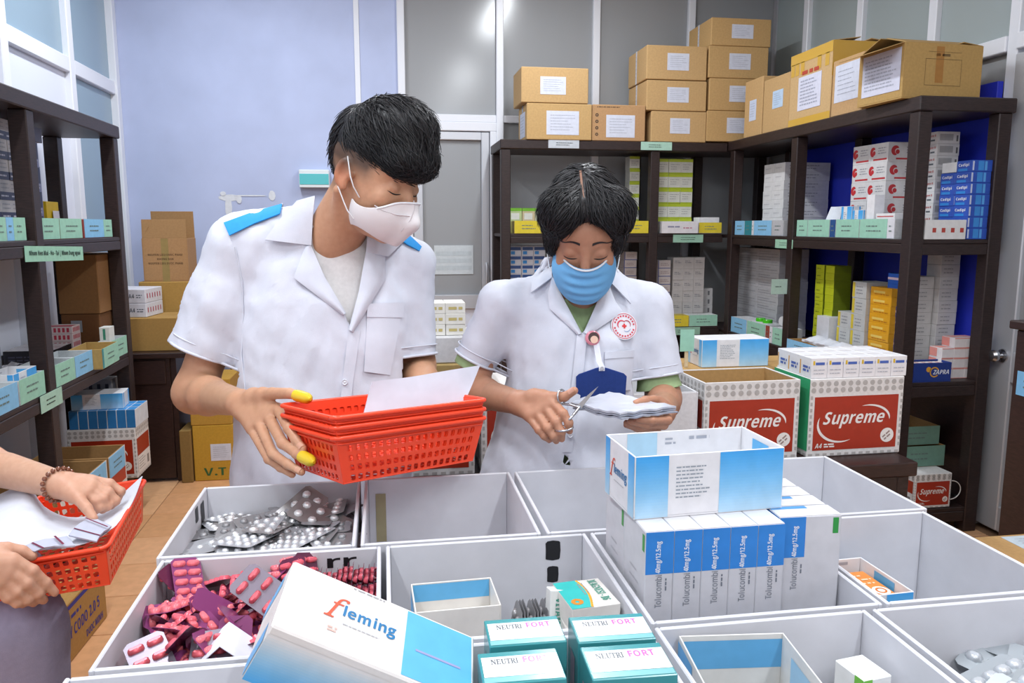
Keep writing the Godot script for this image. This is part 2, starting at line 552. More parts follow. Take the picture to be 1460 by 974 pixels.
func left_windows() -> void:
	var zs := [-5.5, -4.72, -3.93, -3.14, -2.35, -1.56, -0.77, 0.0]
	var xo := WL
	for i in 7:
		var w := Node3D.new()
		w.name = "window_%d" % (i + 5)
		add_child(w); w.set_meta("kind", "structure")
		var z0: float = zs[i]; var z1: float = zs[i + 1]
		part(w, "mullion", slab(Vector3(xo - 0.04, 0, z1 - 0.05), Vector3(xo + 0.02, CEIL, z1 + 0.02), 0.004), "white_frame")
		part(w, "transom", slab(Vector3(xo - 0.04, 2.235, z0 + 0.02), Vector3(xo + 0.018, 2.315, z1 - 0.05), 0.004), "white_frame")
		pane(w, Vector3(xo - 0.035, 2.315, z0 + 0.02), Vector3(xo - 0.012, CEIL, z1 - 0.05), "pale_pane")
		pane(w, Vector3(xo - 0.035, 0, z0 + 0.02), Vector3(xo - 0.012, 2.235, z1 - 0.05), "pale_pane" if i == 0 else "white_panel", "pane" if i == 0 else "panel")
	struct("trim_1", slab(Vector3(xo - 0.04, 0, WB), Vector3(xo + 0.03, CEIL, WB + 0.07), 0.004), "white_frame")
	struct("trim_3", slab(Vector3(xo - 0.04, 0, 0.02), Vector3(xo, CEIL, WF)), "cream")

func right_partition() -> void:
	var zs := [WB, -5.03, -4.42, -3.78, -3.23, -2.3, -1.5]
	for i in 6:
		var w := Node3D.new()
		w.name = "window_%d" % (i + 12)
		add_child(w); w.set_meta("kind", "structure")
		var z0: float = zs[i]; var z1: float = zs[i + 1]
		part(w, "mullion", slab(Vector3(WR - 0.02, 0, z1 - 0.03), Vector3(WR + 0.04, CEIL, z1 + 0.03), 0.004), "white_frame")
		part(w, "transom", slab(Vector3(WR - 0.03, 2.19, z0 + 0.03), Vector3(WR + 0.04, 2.26, z1 - 0.03), 0.004), "white_frame")
		pane(w, Vector3(WR + 0.01, 2.26, z0 + 0.03), Vector3(WR + 0.035, CEIL, z1 - 0.03), "haze_pane")
		if i != 4:
			pane(w, Vector3(WR + 0.01, 0, z0 + 0.03), Vector3(WR + 0.035, 2.19, z1 - 0.03), "grey_pane")
	struct("trim_2", slab(Vector3(WR, 0, -1.47), Vector3(WR + 0.04, CEIL, WF)), "cream")
	var d := Node3D.new()
	d.name = "door_2"
	add_child(d); d.set_meta("kind", "structure")
	var x0 := WR - 0.03; var x1 := WR + 0.02
	part(d, "stile", slab(Vector3(x0, 0.02, -3.195), Vector3(x1, 2.17, -3.06), 0.005), "aluminium")
	part(d, "stile", slab(Vector3(x0, 0.02, -2.46), Vector3(x1, 2.17, -2.335), 0.005), "aluminium")
	part(d, "rail", slab(Vector3(x0, 2.06, -3.06), Vector3(x1, 2.17, -2.46), 0.005), "aluminium")
	part(d, "rail", slab(Vector3(x0, 0.72, -3.06), Vector3(x1, 0.86, -2.46), 0.005), "aluminium")
	part(d, "rail", slab(Vector3(x0, 0.02, -3.06), Vector3(x1, 0.14, -2.46), 0.005), "aluminium")
	pane(d, Vector3(x0 + 0.02, 0.86, -3.06), Vector3(x1 - 0.01, 2.06, -2.46), "grey_pane")
	pane(d, Vector3(x0 + 0.02, 0.14, -3.06), Vector3(x1 - 0.01, 0.72, -2.46), "grey_pane", "kick_panel")
	var k := part(d, "door_knob", M.new().lathe([Vector2(0.001, 0.065), Vector2(0.02, 0.062), Vector2(0.028, 0.05), Vector2(0.026, 0.036), Vector2(0.012, 0.028), Vector2(0.011, 0.01), Vector2(0.03, 0.006), Vector2(0.032, 0)], 24), "steel", "round bright steel door knob")
	k.position = Vector3(x0, 0.836, -3.11)
	k.rotation.z = PI / 2
	var bb := M.new()
	slab(Vector3(WR - 0.05, 0.74, -4.98), Vector3(WR - 0.02, 2.065, -3.26), 0.002, bb)
	solo("blue_board", "large royal blue backing board fixed to the glass behind the right shelf", "board", bb, "blue_board")

# ---------------------------------------------------------------- shelf units and table
func card(parent: Node, f: Transform3D, w: float, h: float, col: Color, rows: int, says := "", ink := C("74877f")) -> MeshInstance3D:
	# a paper card on a face: frame origin is the card's lower left corner
	var m := M.new().col(col)
	m.at(f * Transform3D(Basis.IDENTITY, Vector3(w / 2, 0, 0.0012))).box(Vector3.ZERO, Vector3(w, h, 0.0016))
	m.x = f
	m.col(ink)
	var g := Transform3D(Basis.IDENTITY, Vector3(0, 0, 0.0022))
	if says: write(m, g, says, w * 0.06, h * 0.3, w * 0.94, h * 0.72)
	elif rows > 0: m.lines(g, w * 0.25, h * 0.25, w * 0.8, h * 0.75, rows, h * 0.065, rng)
	return part(parent, "label_card", m, "paper")

func shelves() -> void:
	var o := thing("shelf_unit", "dark brown wooden shelf unit along the right wall before the blue board", "shelf")
	var x0 := 2.27; var x1 := 2.72; var z0 := -4.96; var z1 := -3.12
	var pw := 0.065
	for z in [z1 - pw, -4.19, z0 - 0.02, -5.42]:
		for x in ([x0, x1 - pw] if z > -5.0 and z != -5.42 else [x1 - pw] if z < -5.2 else [x0]):
			part(o, "post", slab(Vector3(x, 0, z), Vector3(x + pw, 1.905, z + pw), 0.004), "dark_wood")
	part(o, "shelf_board", slab(Vector3(x0 - 0.008, 1.905, -5.44), Vector3(x1 + 0.01, 1.967, z1 + 0.01), 0.005), "dark_wood")
	for y in [1.36, 0.72, 0.12]:
		part(o, "shelf_board", slab(Vector3(x0 + 0.006, y - 0.02, -5.42), Vector3(x1 - 0.006, y, z1 - 0.006), 0.003), "dark_wood")
		part(o, "rail", slab(Vector3(x0 + 0.003, y - 0.062, z0 + pw), Vector3(x0 + 0.04, y - 0.02, z1 - pw), 0.003), "dark_wood")
		part(o, "rail", slab(Vector3(x0 + pw, y - 0.068, z1 - 0.045), Vector3(x1 - pw, y - 0.02, z1 - 0.004), 0.003), "dark_wood")
		part(o, "rail", slab(Vector3(x1 - 0.04, y - 0.062, -5.36), Vector3(x1 - 0.003, y - 0.02, z1 - pw), 0.003), "dark_wood")
	part(o, "back_panel", slab(Vector3(x1 - 0.025, 0.14, z0 + pw), Vector3(x1 - 0.012, 0.655, z1 - pw), 0.0), "dark_wood")
	var fr := Transform3D(Basis(Vector3.BACK, Vector3.UP, Vector3.LEFT), Vector3(x0, 0, 0))
	card(o, Transform3D(fr.basis, Vector3(x0 + 0.002, 1.292, -4.32)), 0.2, 0.05, C("a9d8b8"), 2)
	card(o, Transform3D(Basis.IDENTITY, Vector3(2.172, 1.035, -4.155)), 0.097, 0.085, C("c9e6d6"), 1)

	o = thing("shelf_unit", "dark brown wooden shelf unit in the corner against the grey glass back wall", "shelf")
	x0 = 0.75; x1 = 2.25; z0 = -5.44; z1 = -5.0
	pw = 0.06
	for x in [x0, 1.735, x1 - pw]:
		for z in ([z0, z1 - pw] if x < 2.0 else [z0]):
			part(o, "post", slab(Vector3(x, 0, z), Vector3(x + pw, 1.9, z + pw), 0.004), "dark_wood")
	part(o, "shelf_board", slab(Vector3(x0 - 0.008, 1.9, z0), Vector3(x1 + 0.006, 1.958, z1 + 0.008), 0.005), "dark_wood")
	for y in [1.37, 0.745, 0.12]:
		part(o, "shelf_board", slab(Vector3(x0 + 0.006, y - 0.02, z0 + 0.004), Vector3(x1 - 0.006, y, z1 - 0.004), 0.003), "dark_wood")
		for q in [[x0 + pw, 1.735], [1.735 + pw, x1]]:
			part(o, "rail", slab(Vector3(q[0], y - 0.06, z1 - 0.04), Vector3(q[1], y - 0.02, z1 - 0.002), 0.003), "dark_wood")
	part(o, "back_panel", slab(Vector3(x0 + pw, 0.14, z0 + 0.02), Vector3(x1 - pw, 0.685, z0 + 0.03)), "dark_wood")
	for q in [[1.66, 1.905, "b8e0c8", 0.21], [1.9, 1.31, "a3cdb2", 0.21], [1.9, 0.69, "a3cdb2", 0.21], [1.05, 1.908, "d4d7da", 0.2]]:
		card(o, Transform3D(Basis.IDENTITY, Vector3(q[0], q[1], z1 + (0.009 if q[1] > 1.8 else 0.0))), q[3], 0.052, C(q[2]), 2, "", C("24332b"))

	o = thing("shelf_unit", "dark brown wooden shelf unit along the white framed windows on the left", "shelf")
	x0 = -1.28; x1 = -1.6; z0 = -4.24; z1 = -1.9
	pw = 0.065
	for z in [z0, -3.28, z1 - pw]:
		for x in [x0 - pw, x1]:
			part(o, "post", slab(Vector3(x, 0, z), Vector3(x + pw, 1.845, z + pw), 0.004), "dark_wood")
	part(o, "shelf_board", slab(Vector3(x1, 1.845, z0 - 0.01), Vector3(x0 + 0.008, 1.905, z1), 0.005), "dark_wood")
	for y in [1.365, 0.785, 0.2]:
		part(o, "shelf_board", slab(Vector3(x1 + 0.006, y - 0.02, z0 + 0.004), Vector3(x0 - 0.004, y, z1), 0.003), "dark_wood")
		part(o, "rail", slab(Vector3(x0 - 0.04, y - 0.062, z0 + pw), Vector3(x0 - 0.002, y - 0.02, -3.28), 0.003), "dark_wood")
		part(o, "rail", slab(Vector3(x0 - 0.04, y - 0.062, -3.28 + pw), Vector3(x0 - 0.002, y - 0.02, z1), 0.003), "dark_wood")
		part(o, "rail", slab(Vector3(x1 + pw, y - 0.062, z0 + 0.004), Vector3(x0 - pw, y - 0.02, z0 + 0.04), 0.003), "dark_wood")
	var lf := Basis(Vector3.FORWARD, Vector3.UP, Vector3.RIGHT)
	var c1 := card(o, Transform3D(lf.rotated(Vector3.RIGHT, -0.03), Vector3(x0, 1.29, -3.1)), 0.56, 0.058, C("a8dcbe"), 0, "Nhom Hen Mui - Ho - Tai | Nhom Dung ngoai", C("26332d"))
	c1.set_meta("label", "long green shelf label with two group names")
	card(o, Transform3D(lf, Vector3(x0, 0.72, -3.12)), 0.2, 0.066, C("b9dfc6"), 2, "", C("26332d"))

	# working table under the bins
	o = thing("work_table", "low wooden work table carrying the white bins in the foreground", "table")
	part(o, "table_top", slab(Vector3(-0.42, 0.66, -1.56), Vector3(1.02, 0.7, -0.3), 0.004), "dark_wood")
	for x in [-0.38, 0.92]:
		for z in [-1.52, -0.4]:
			part(o, "leg", slab(Vector3(x, 0, z), Vector3(x + 0.06, 0.66, z + 0.06), 0.004), "dark_wood")

	# bench behind the two people
	o = thing("low_bench", "dark low bench behind the woman carrying red and white paper cartons", "table")
	part(o, "bench_top", slab(Vector3(-0.15, 0.655, -2.75), Vector3(1.612, 0.7, -2.1), 0.004), "red_wood")
	for x in [-0.12, 1.55]:
		part(o, "side_panel", slab(Vector3(x, 0, -2.72), Vector3(x + 0.04, 0.655, -2.108), 0.003), "dark_wood")
	part(o, "front_panel", slab(Vector3(-0.08, 0.02, -2.128), Vector3(1.55, 0.655, -2.108), 0.002), "dark_wood")

	# desk in the far left corner
	o = thing("desk", "dark reddish wooden desk in the far left corner under the brown cartons", "desk")
	part(o, "desk_top", slab(Vector3(-1.55, 0.705, -5.35), Vector3(-0.95, 0.735, -4.46), 0.004), "red_wood")
	part(o, "side_panel", slab(Vector3(-1.53, 0, -5.3), Vector3(-1.5, 0.705, -4.5), 0.002), "red_wood")
	part(o, "side_panel", slab(Vector3(-1.17, 0, -5.3), Vector3(-1.14, 0.705, -4.5), 0.002), "red_wood")
	part(o, "front_panel", slab(Vector3(-1.5, 0.02, -4.52), Vector3(-1.17, 0.705, -4.49), 0.002), "red_wood")
	part(o, "drawer", slab(Vector3(-1.48, 0.56, -4.49), Vector3(-1.19, 0.69, -4.475), 0.003), "red_wood")
	part(o, "leg", slab(Vector3(-1.0, 0, -5.3), Vector3(-0.96, 0.705, -5.26), 0.002), "red_wood")

	o = thing("cabinet", "dark red-brown wooden cabinet by the glazed door at the right edge", "cabinet")
	part(o, "carcass", slab(Vector3(2.2, 0.0, -2.42), Vector3(2.62, 1.06, -1.7), 0.006), "red_wood")
	part(o, "cabinet_top", slab(Vector3(2.185, 1.06, -2.44), Vector3(2.64, 1.09, -1.69), 0.004), "red_wood")
	card(o, Transform3D(Basis(Vector3.BACK, Vector3.UP, Vector3.LEFT), Vector3(2.2, 0.83, -2.395)), 0.12, 0.085, C("86c3ea"), 2)

# ---------------------------------------------------------------- white bins
const BIN_H := 0.22
const RIM := 0.92
func table_and_bins() -> void:
	var rows := [
		["rear", -1.535, -1.205, [[-0.352, -0.054], [-0.046, 0.246], [0.256, 0.60], [0.61, 0.95]], ["holding silver blister strips, rear left corner of the table", "standing empty in front of the man in the rear row", "standing empty in front of the woman in the rear row", "behind the blue and white cartons, rear right corner of the table"]],
		["middle", -1.195, -0.893, [[-0.342, -0.014], [-0.006, 0.318], [0.326, 0.649], [0.655, 0.935]], ["full of pink capsule strips at the left edge of the table", "holding the small blue tray and the teal capsule box", "packed with upright blue and grey tablet cartons", "holding the small open box with orange discs at the right edge"]],
		["front", -0.883, -0.56, [[-0.362, -0.02], [-0.012, 0.318], [0.326, 0.616], [0.626, 0.92]], ["nearest the viewer at the left below the pink capsules", "under the tilted tray and the teal cartons in the foreground", "holding the tall open blue and white box in the foreground", "holding loose clear blister packs at the lower right corner"]]]
	for r in rows:
		for i in 4:
			var q = r[3][i]
			var x0: float = q[0]; var x1: float = q[1]
			var w := x1 - x0; var d: float = r[2] - r[1]
			var o := thing("storage_bin", "white corrugated plastic bin " + r[4][i], "bin", Vector3((x0 + x1) / 2, RIM - BIN_H, (r[1] + r[2]) / 2), 0.0, "white bins on the work table")
			var t := 0.006
			part(o, "bin_floor", M.new().box(Vector3.ZERO, Vector3(w, t, d)), "bin")
			for s in [-1, 1]:
				part(o, "side_wall", M.new().box(Vector3(s * (w - t) / 2, t, 0), Vector3(t, BIN_H - t, d), 0.0016), "bin")
			for s in [-1, 1]:
				part(o, "end_wall", M.new().box(Vector3(0, t, s * (d - t) / 2), Vector3(w - 2 * t, BIN_H - t, t), 0.0016), "bin")
			var ink := []
			match str(r[0]) + str(i):
				"rear0": ink = [["left", 0.035, 0.16, 0.03, 0.05], ["left", 0.075, 0.185, 0.022, 0.03]]
				"rear1": ink = [["tape", 0.02, 0.09, 0.02, 0.1]]
				"rear3": ink = [["back", 0.13, 0.185, 0.025, 0.03]]
				"middle0": ink = [["back", 0.245, 0.192, 0.045, 0.016]]
				"middle1": ink = [["back", 0.255, 0.178, 0.026, 0.036], ["back", 0.258, 0.14, 0.02, 0.03]]
				"middle3": ink = [["right", 0.0, 0.15, 0.03, 0.035]]
			for k in ink:
				var m := M.new()
				var f := Transform3D.IDENTITY
				match k[0]:
					"back", "tape": f = Transform3D(Basis.IDENTITY, Vector3(-w / 2 + k[1], k[2], -d / 2 + t))
					"left": f = Transform3D(Basis(Vector3.FORWARD, Vector3.UP, Vector3.RIGHT), Vector3(-w / 2 + t, k[2], -d / 2 + k[1] + 0.03))
					"right": f = Transform3D(Basis(Vector3.BACK, Vector3.UP, Vector3.LEFT), Vector3(w / 2 - t, k[2], d / 2 - 0.04))
				m.x = f
				if k[0] == "tape":
					m.col(C("b9ad84")).rect(Transform3D.IDENTITY, 0, 0, k[3], k[4], 0.001)
					part(o, "masking_tape", m, "paper")
				else:
					var rr := RandomNumberGenerator.new()
					rr.seed = 5 + i
					var pts := []
					for e in 12:
						var a := TAU * e / 12
						pts.append(Vector3(k[3] * (0.5 + 0.5 * signf(cos(a)) * pow(absf(cos(a)), 0.35) * rr.randf_range(0.88, 1.0)), k[4] * (0.5 + 0.5 * signf(sin(a)) * pow(absf(sin(a)), 0.35) * rr.randf_range(0.88, 1.0)), 0.0008))
					if k[0] == "back" and i == 0 or k[0] == "right":
						write(m, Transform3D.IDENTITY, "rr" if i == 0 else "BC", 0, 0, k[3], k[4])
					else:
						m.cpoly(Vector3(0, 0, -1), pts)
					part(o, "marker_ink", m, "black_ink")

# ---------------------------------------------------------------- goods
func carton(w: float, h: float, d: float, base: Color, design = null, e := 0.0012) -> ArrayMesh:
	var m := M.new().col(base).box(Vector3.ZERO, Vector3(w, h, d), e)
	if design != null: design.call(m, w, h, d)
	return m.mesh()
# fills a block with alike cartons, each an object; local x = columns to the right, y = rows, z = layers to the back
func stack(kind: String, mesh: Mesh, s: Vector3, p: Vector3, turn: float, cols: int, rows: int, what: String, where: String, group: String, tops: Array = [], jit := 0.002, mat := "print", gap := 0.001) -> void:
	var b := Basis(Vector3.UP, turn)
	for i in cols:
		var n: int = tops[i] if i < tops.size() else rows
		for j in n:
			var row: String = "bottom row" if j == 0 else ("top row" if j == n - 1 else ordinal(j) + " row up")
			var colu: String = "" if cols == 1 else ", %s column" % ordinal(i)
			var q := p + b * Vector3((i + 0.5) * (s.x + gap) + rng.randf_range(-jit, jit) * 0.5, j * (s.y + 0.0003), -s.z / 2 + rng.randf_range(-jit, jit))
			solo(kind, "%s, %s%s, %s" % [what, row, colu, where], "box", mesh, mat, q, turn + rng.randf_range(-jit, jit) * 4.0, group)

# cut-down carton used as a shelf tray, a paper card on its front; front is local +z, p = front middle at the base
func shelf_tray(p: Vector3, turn: float, w: float, h: float, d: float, inside: Color, cards: Array, label: String, group: String) -> Node3D:
	var o := thing("shelf_tray", label, "tray", p, turn, group)
	part(o, "tray_body", M.new().col(inside).tray(Vector3(0, 0, -d / 2), Vector3(w, h, d), 0.004), "board")
	var x := -w / 2
	for c in cards:
		var cw: float = w * c[1]
		card(o, Transform3D(Basis.IDENTITY, Vector3(x + 0.001, 0.002, 0)), cw - 0.002, h - 0.001, c[0], 2)
		x += cw
	return o
func leaflet(p: Vector3, turn: float, w: float, h: float, lean: float, label: String, c := Color(0.95, 0.96, 0.97)) -> void:
	var g := []
	for i in 5:
		var row := []
		for j in 5:
			var u := i / 4.0 - 0.5; var v := j / 4.0
			row.append(Vector3(u * w, v * h, -lean * v * h - 0.012 * sin(u * 3.0 + v * 2.0)))
		g.append(row)
	solo("folded_leaflet", label, "leaflet", M.new().col(c).sheet(g, 0.0012), "paper", p, turn, "leaflets in the shelf trays")

const GREEN := Color(0.66, 0.87, 0.76)
const BLUE := Color(0.58, 0.82, 0.96)
const WHITE := Color(0.93, 0.93, 0.94)
const YELLOW := Color(0.93, 0.84, 0.22)

# brown shipping carton, closed; front is local +z. labels: [face, x, y, w, h (in fractions), colour]
func shipping(label: String, p: Vector3, turn: float, w: float, h: float, d: float, col: Color, labels: Array, tape := "", group := "") -> Node3D:
	var o := thing("shipping_carton", label, "carton", p, turn, group)
	var m := M.new().col(col).box(Vector3.ZERO, Vector3(w, h, d), 0.004)
	m.col(col.darkened(0.35))
	m.at(face(w, h, d, "top")).rect(Transform3D.IDENTITY, 0.004, d / 2 - 0.0015, w - 0.004, d / 2 + 0.0015)
	part(o, "carton_body", m, "board")
	if tape:
		var tm := M.new().col(C(tape))
		var tw := 0.024
		tm.x = face(w, h, d, "top")
		tm.rect(Transform3D.IDENTITY, -0.001, d / 2 - tw, w + 0.001, d / 2 + tw, 0.0008)
		for s in ["left", "right"]:
			tm.x = face(w, h, d, s)
			tm.rect(Transform3D.IDENTITY, d / 2 - tw, h * 0.62, d / 2 + tw, h + 0.0008, 0.0008)
		part(o, "packing_tape", tm, "gloss_print")
	for l in labels:
		var fw: float = w if l[0] in ["front", "back", "top"] else d
		var fh: float = d if l[0] == "top" else h
		var f := face(w, h, d, l[0])
		var cw: float = l[3] * fw; var ch: float = l[4] * fh
		var lm := M.new().col(l[5] if l.size() > 5 else Color(0.9, 0.91, 0.95))
		lm.x = f * Transform3D(Basis.IDENTITY, Vector3(l[1] * fw, l[2] * fh, 0))
		lm.box(Vector3(cw / 2, 0, 0.0008), Vector3(cw, ch, 0.0012))
		lm.col(C("b3b7c2"))
		lm.lines(Transform3D.IDENTITY, cw * 0.12, ch * 0.15, cw * 0.9, ch * 0.88, 6, ch * 0.022, rng, 0.002)
		part(o, "paper_label", lm, "paper")
	return o
# open flaps of a carton: each flap [side, spread angle in degrees, length]
func flaps(o: Node3D, w: float, h: float, d: float, col: Color, list: Array) -> void:
	for q in list:
		var m := M.new().col(col)
		var len: float = q[2]
		var span: float = (w if q[0] in ["front", "back"] else d) - 0.006
		m.box(Vector3(0, 0, 0), Vector3(span, len, 0.004), 0.001)
		var b := Basis(Vector3.RIGHT, deg_to_rad(q[1]))
		var f := face(w, h, d, q[0])
		var mid := f.origin + f.basis.x * (w if q[0] in ["front", "back"] else d) / 2 + Vector3(0, h, 0)
		var t := part(o, "flap", m, "board")
		t.transform = Transform3D(f.basis * b, mid - f.basis.z * 0.003)

func open_carton(label: String, p: Vector3, turn: float, w: float, h: float, d: float, col: Color, fl: Array, kind := "open_carton") -> Node3D:
	var o := thing(kind, label, "carton", p, turn)
	part(o, "carton_body", M.new().col(col).tray(Vector3.ZERO, Vector3(w, h, d), 0.005), "board")
	flaps(o, w, h, d, col.darkened(0.06), fl)
	return o

# A4 paper carton: white with grey dots and a red panel on every side
func paper_carton(label: String, p: Vector3, turn: float, w: float, h: float, d: float, open := false, green_side := false) -> Node3D:
	var o := thing("paper_carton", label, "carton", p, turn, "")
	var m := M.new().col(C("e4e2e0"))
	if open:
		m.tray(Vector3.ZERO, Vector3(w, h, d), 0.005)
		m.col(C("b8925c"))
		for s in ["front", "back", "left", "right"]:
			var f := face(w - 0.011, h, d - 0.011, s)
			f.basis = Basis(-f.basis.x, f.basis.y, -f.basis.z)
			var fw: float = (w if s in ["front", "back"] else d) - 0.012
			f.origin += -f.basis.x * fw
			m.rect(f, 0, 0.006, fw, h - 0.003, 0.0006)
	else:
		m.box(Vector3.ZERO, Vector3(w, h, d), 0.003)
	part(o, "carton_body", m, "board")
	var pr := M.new()
	for s in ["front", "right", "left", "back"]:
		var fw: float = w if s in ["front", "back"] else d
		pr.x = face(w, h, d, s)
		var I := Transform3D.IDENTITY
		pr.col(C("b3b0ae"))
		var nx := int(fw / 0.025)
		for i in nx:
			for y in [0.935, 0.855]:
				pr.ring(I, Vector2((i + 0.5) * fw / nx, y * h), 0.0, 0.0085, 0, TAU, 0.0, 0.0006, 10)
			pr.rect(I, (i + 0.2) * fw / nx, 0.015 * h, (i + 0.75) * fw / nx, 0.045 * h, 0.0006)
		for y in 9:
			for xx in [0.012, 0.968]:
				pr.rect(I, xx * fw, (0.1 + y * 0.08) * h, (xx + 0.022) * fw, (0.145 + y * 0.08) * h, 0.0006)
		if green_side and s == "left":
			pr.col(C("3aa873")).rect(I, 0, 0.02, fw, h, 0.0007)
			continue
		pr.col(C("a8301b") if s in ["front", "back"] else C("a5301b"))
		pr.rect(I, 0.055 * fw, 0.085 * h, 0.945 * fw, 0.77 * h, 0.0007)
		pr.col(C("efece9"))
		if s == "front" or s == "back":
			write(pr, I, "Supreme", 0.16 * fw, 0.36 * h, 0.80 * fw, 0.575 * h, true, "Droid Sans", 0.28, 0.0014)
			pr.ring(I, Vector2(0.63 * fw, 0.46 * h), 0.215 * fw, 0.245 * fw, -0.05, 1.9, 0.7, 0.0012, 18, 0.62)
			pr.ring(I, Vector2(0.34 * fw, 0.42 * h), 0.225 * fw, 0.255 * fw, 2.75, 5.2, 0.7, 0.0012, 18, 0.75)
			pr.ring(I, Vector2(0.845 * fw, 0.245 * h), 0.0, 0.072 * fw, 0, TAU, 0.0, 0.0012, 24)
			pr.col(C("9c8a86")).lines(Transform3D(Basis(Vector3.BACK, 0.7), Vector3(0.845 * fw, 0.245 * h, 0)), -0.05 * fw, -0.03 * fw, 0.05 * fw, 0.03 * fw, 2, 0.016 * fw, rng, 0.0016)
			pr.col(C("efece9"))
			write(pr, I, "A4", 0.085 * fw, 0.115 * h, 0.155 * fw, 0.175 * h, true, "Droid Sans", 0.2, 0.0014)
			pr.lines(I, 0.175 * fw, 0.115 * h, 0.31 * fw, 0.175 * h, 2, 0.018 * h, rng, 0.0014)
		else:
			pr.rect(I, 0.055 * fw, 0.085 * h, 0.945 * fw, 0.42 * h, 0.0011)
			pr.col(C("8d8a8a")).rect(I, 0.72 * fw, 0.13 * h, 0.86 * fw, 0.3 * h, 0.0014)
			pr.lines(I, 0.12 * fw, 0.12 * h, 0.6 * fw, 0.38 * h, 5, 0.014 * h, rng, 0.0014)
	part(o, "printed_panels", pr, "gloss_print" if false else "print")
	return o

# blue and white tray of a medicine maker, open on top: white with pale text and a blue block at both ends of each side
func blue_tray_body(o: Node3D, w: float, h: float, d: float, logo := true, lidded := false) -> void:
	var m := M.new().col(C("e9e9ec"))
	if lidded: m.box(Vector3.ZERO, Vector3(w, h, d), 0.0015)
	else: m.tray(Vector3.ZERO, Vector3(w, h, d), 0.0025)
	part(o, "box_body", m, "print")
	var p := M.new()
	var I := Transform3D.IDENTITY
	for s in ["front", "back", "left", "right"]:
		var fw: float = w if s in ["front", "back"] else d
		for inside in [false, true]:
			if inside and lidded: continue
			var f := face(w, h, d, s)
			if inside:
				f = face(w - 0.0052, h, d - 0.0052, s)
				f.basis = Basis(-f.basis.x, f.basis.y, -f.basis.z)
				f.origin -= f.basis.x * (fw - 0.0052)
				fw -= 0.006
			p.x = f
			var b0 := 0.22 if s in ["front", "back"] else 0.17
			var b1 := 0.56 if s in ["front", "back"] else 0.8
			if inside:
				# the print of the inner flaps only comes down part of the way
				if s in ["back", "left"]:
					p.col(C("b3d9ee")).rect(I, 0.14 * fw, h * 0.15, 0.36 * fw, h - 0.0015, 0.0005)
					p.col(C("a9aeb8")).lines(I, 0.42 * fw, h * 0.75, 0.5 * fw, h * 0.9, 2, 0.003, rng, 0.0006)
					p.lines(I, 0.6 * fw, h * 0.83, 0.8 * fw, h * 0.9, 1, 0.005, rng, 0.0006)
				else:
					p.col(C("5bb2ea")).rect(I, 0.3 * fw, h * 0.62, 0.7 * fw, h * 0.9, 0.0005)
				continue
			# the blue is a printed fade from pale to full: bands of the print
			for k in 20:
				var cc := C("b9dcf2").lerp(C("45aaf0"), k / 19.0)
				p.col(cc)
				p.rect(I, 0.0015, h * (0.01 + k * 0.049), b0 * fw, h * (0.01 + (k + 1) * 0.049), 0.0004)
				p.rect(I, b1 * fw if s in ["front", "back"] else b1 * fw, h * (0.01 + k * 0.049), fw - 0.0015, h * (0.01 + (k + 1) * 0.049), 0.0004)
			if s in ["front", "back"]:
				p.col(C("9aa3ad")).lines(I, 0.27 * fw, h * 0.28, 0.5 * fw, h * 0.82, 9, h * 0.022, rng, 0.0005)
			elif logo:
				logo_print(p, I, 0.22 * fw, 0.42 * h, 0.76 * fw, 0.72 * h)
	part(o, "printed_sides", p, "print")
func logo_print(p: M, f: Transform3D, x0: float, y0: float, x1: float, y1: float) -> void:
	var w := x1 - x0; var h := y1 - y0
	p.col(C("2a78ad"))
	write(p, f, "leming", x0 + w * 0.2, y0, x1, y0 + h * 0.72, true, "Droid Sans", 0.05, 0.0008)
	p.col(C("e0593c"))
	write(p, f, "f", x0, y0 - h * 0.1, x0 + w * 0.2, y1, false, "Droid Serif", 0.35, 0.0008)
	p.col(C("b9b9bd")).lines(f, x0 + w * 0.22, y0 - h * 0.28, x0 + w * 0.85, y0 - h * 0.12, 1, h * 0.05, rng, 0.0008)

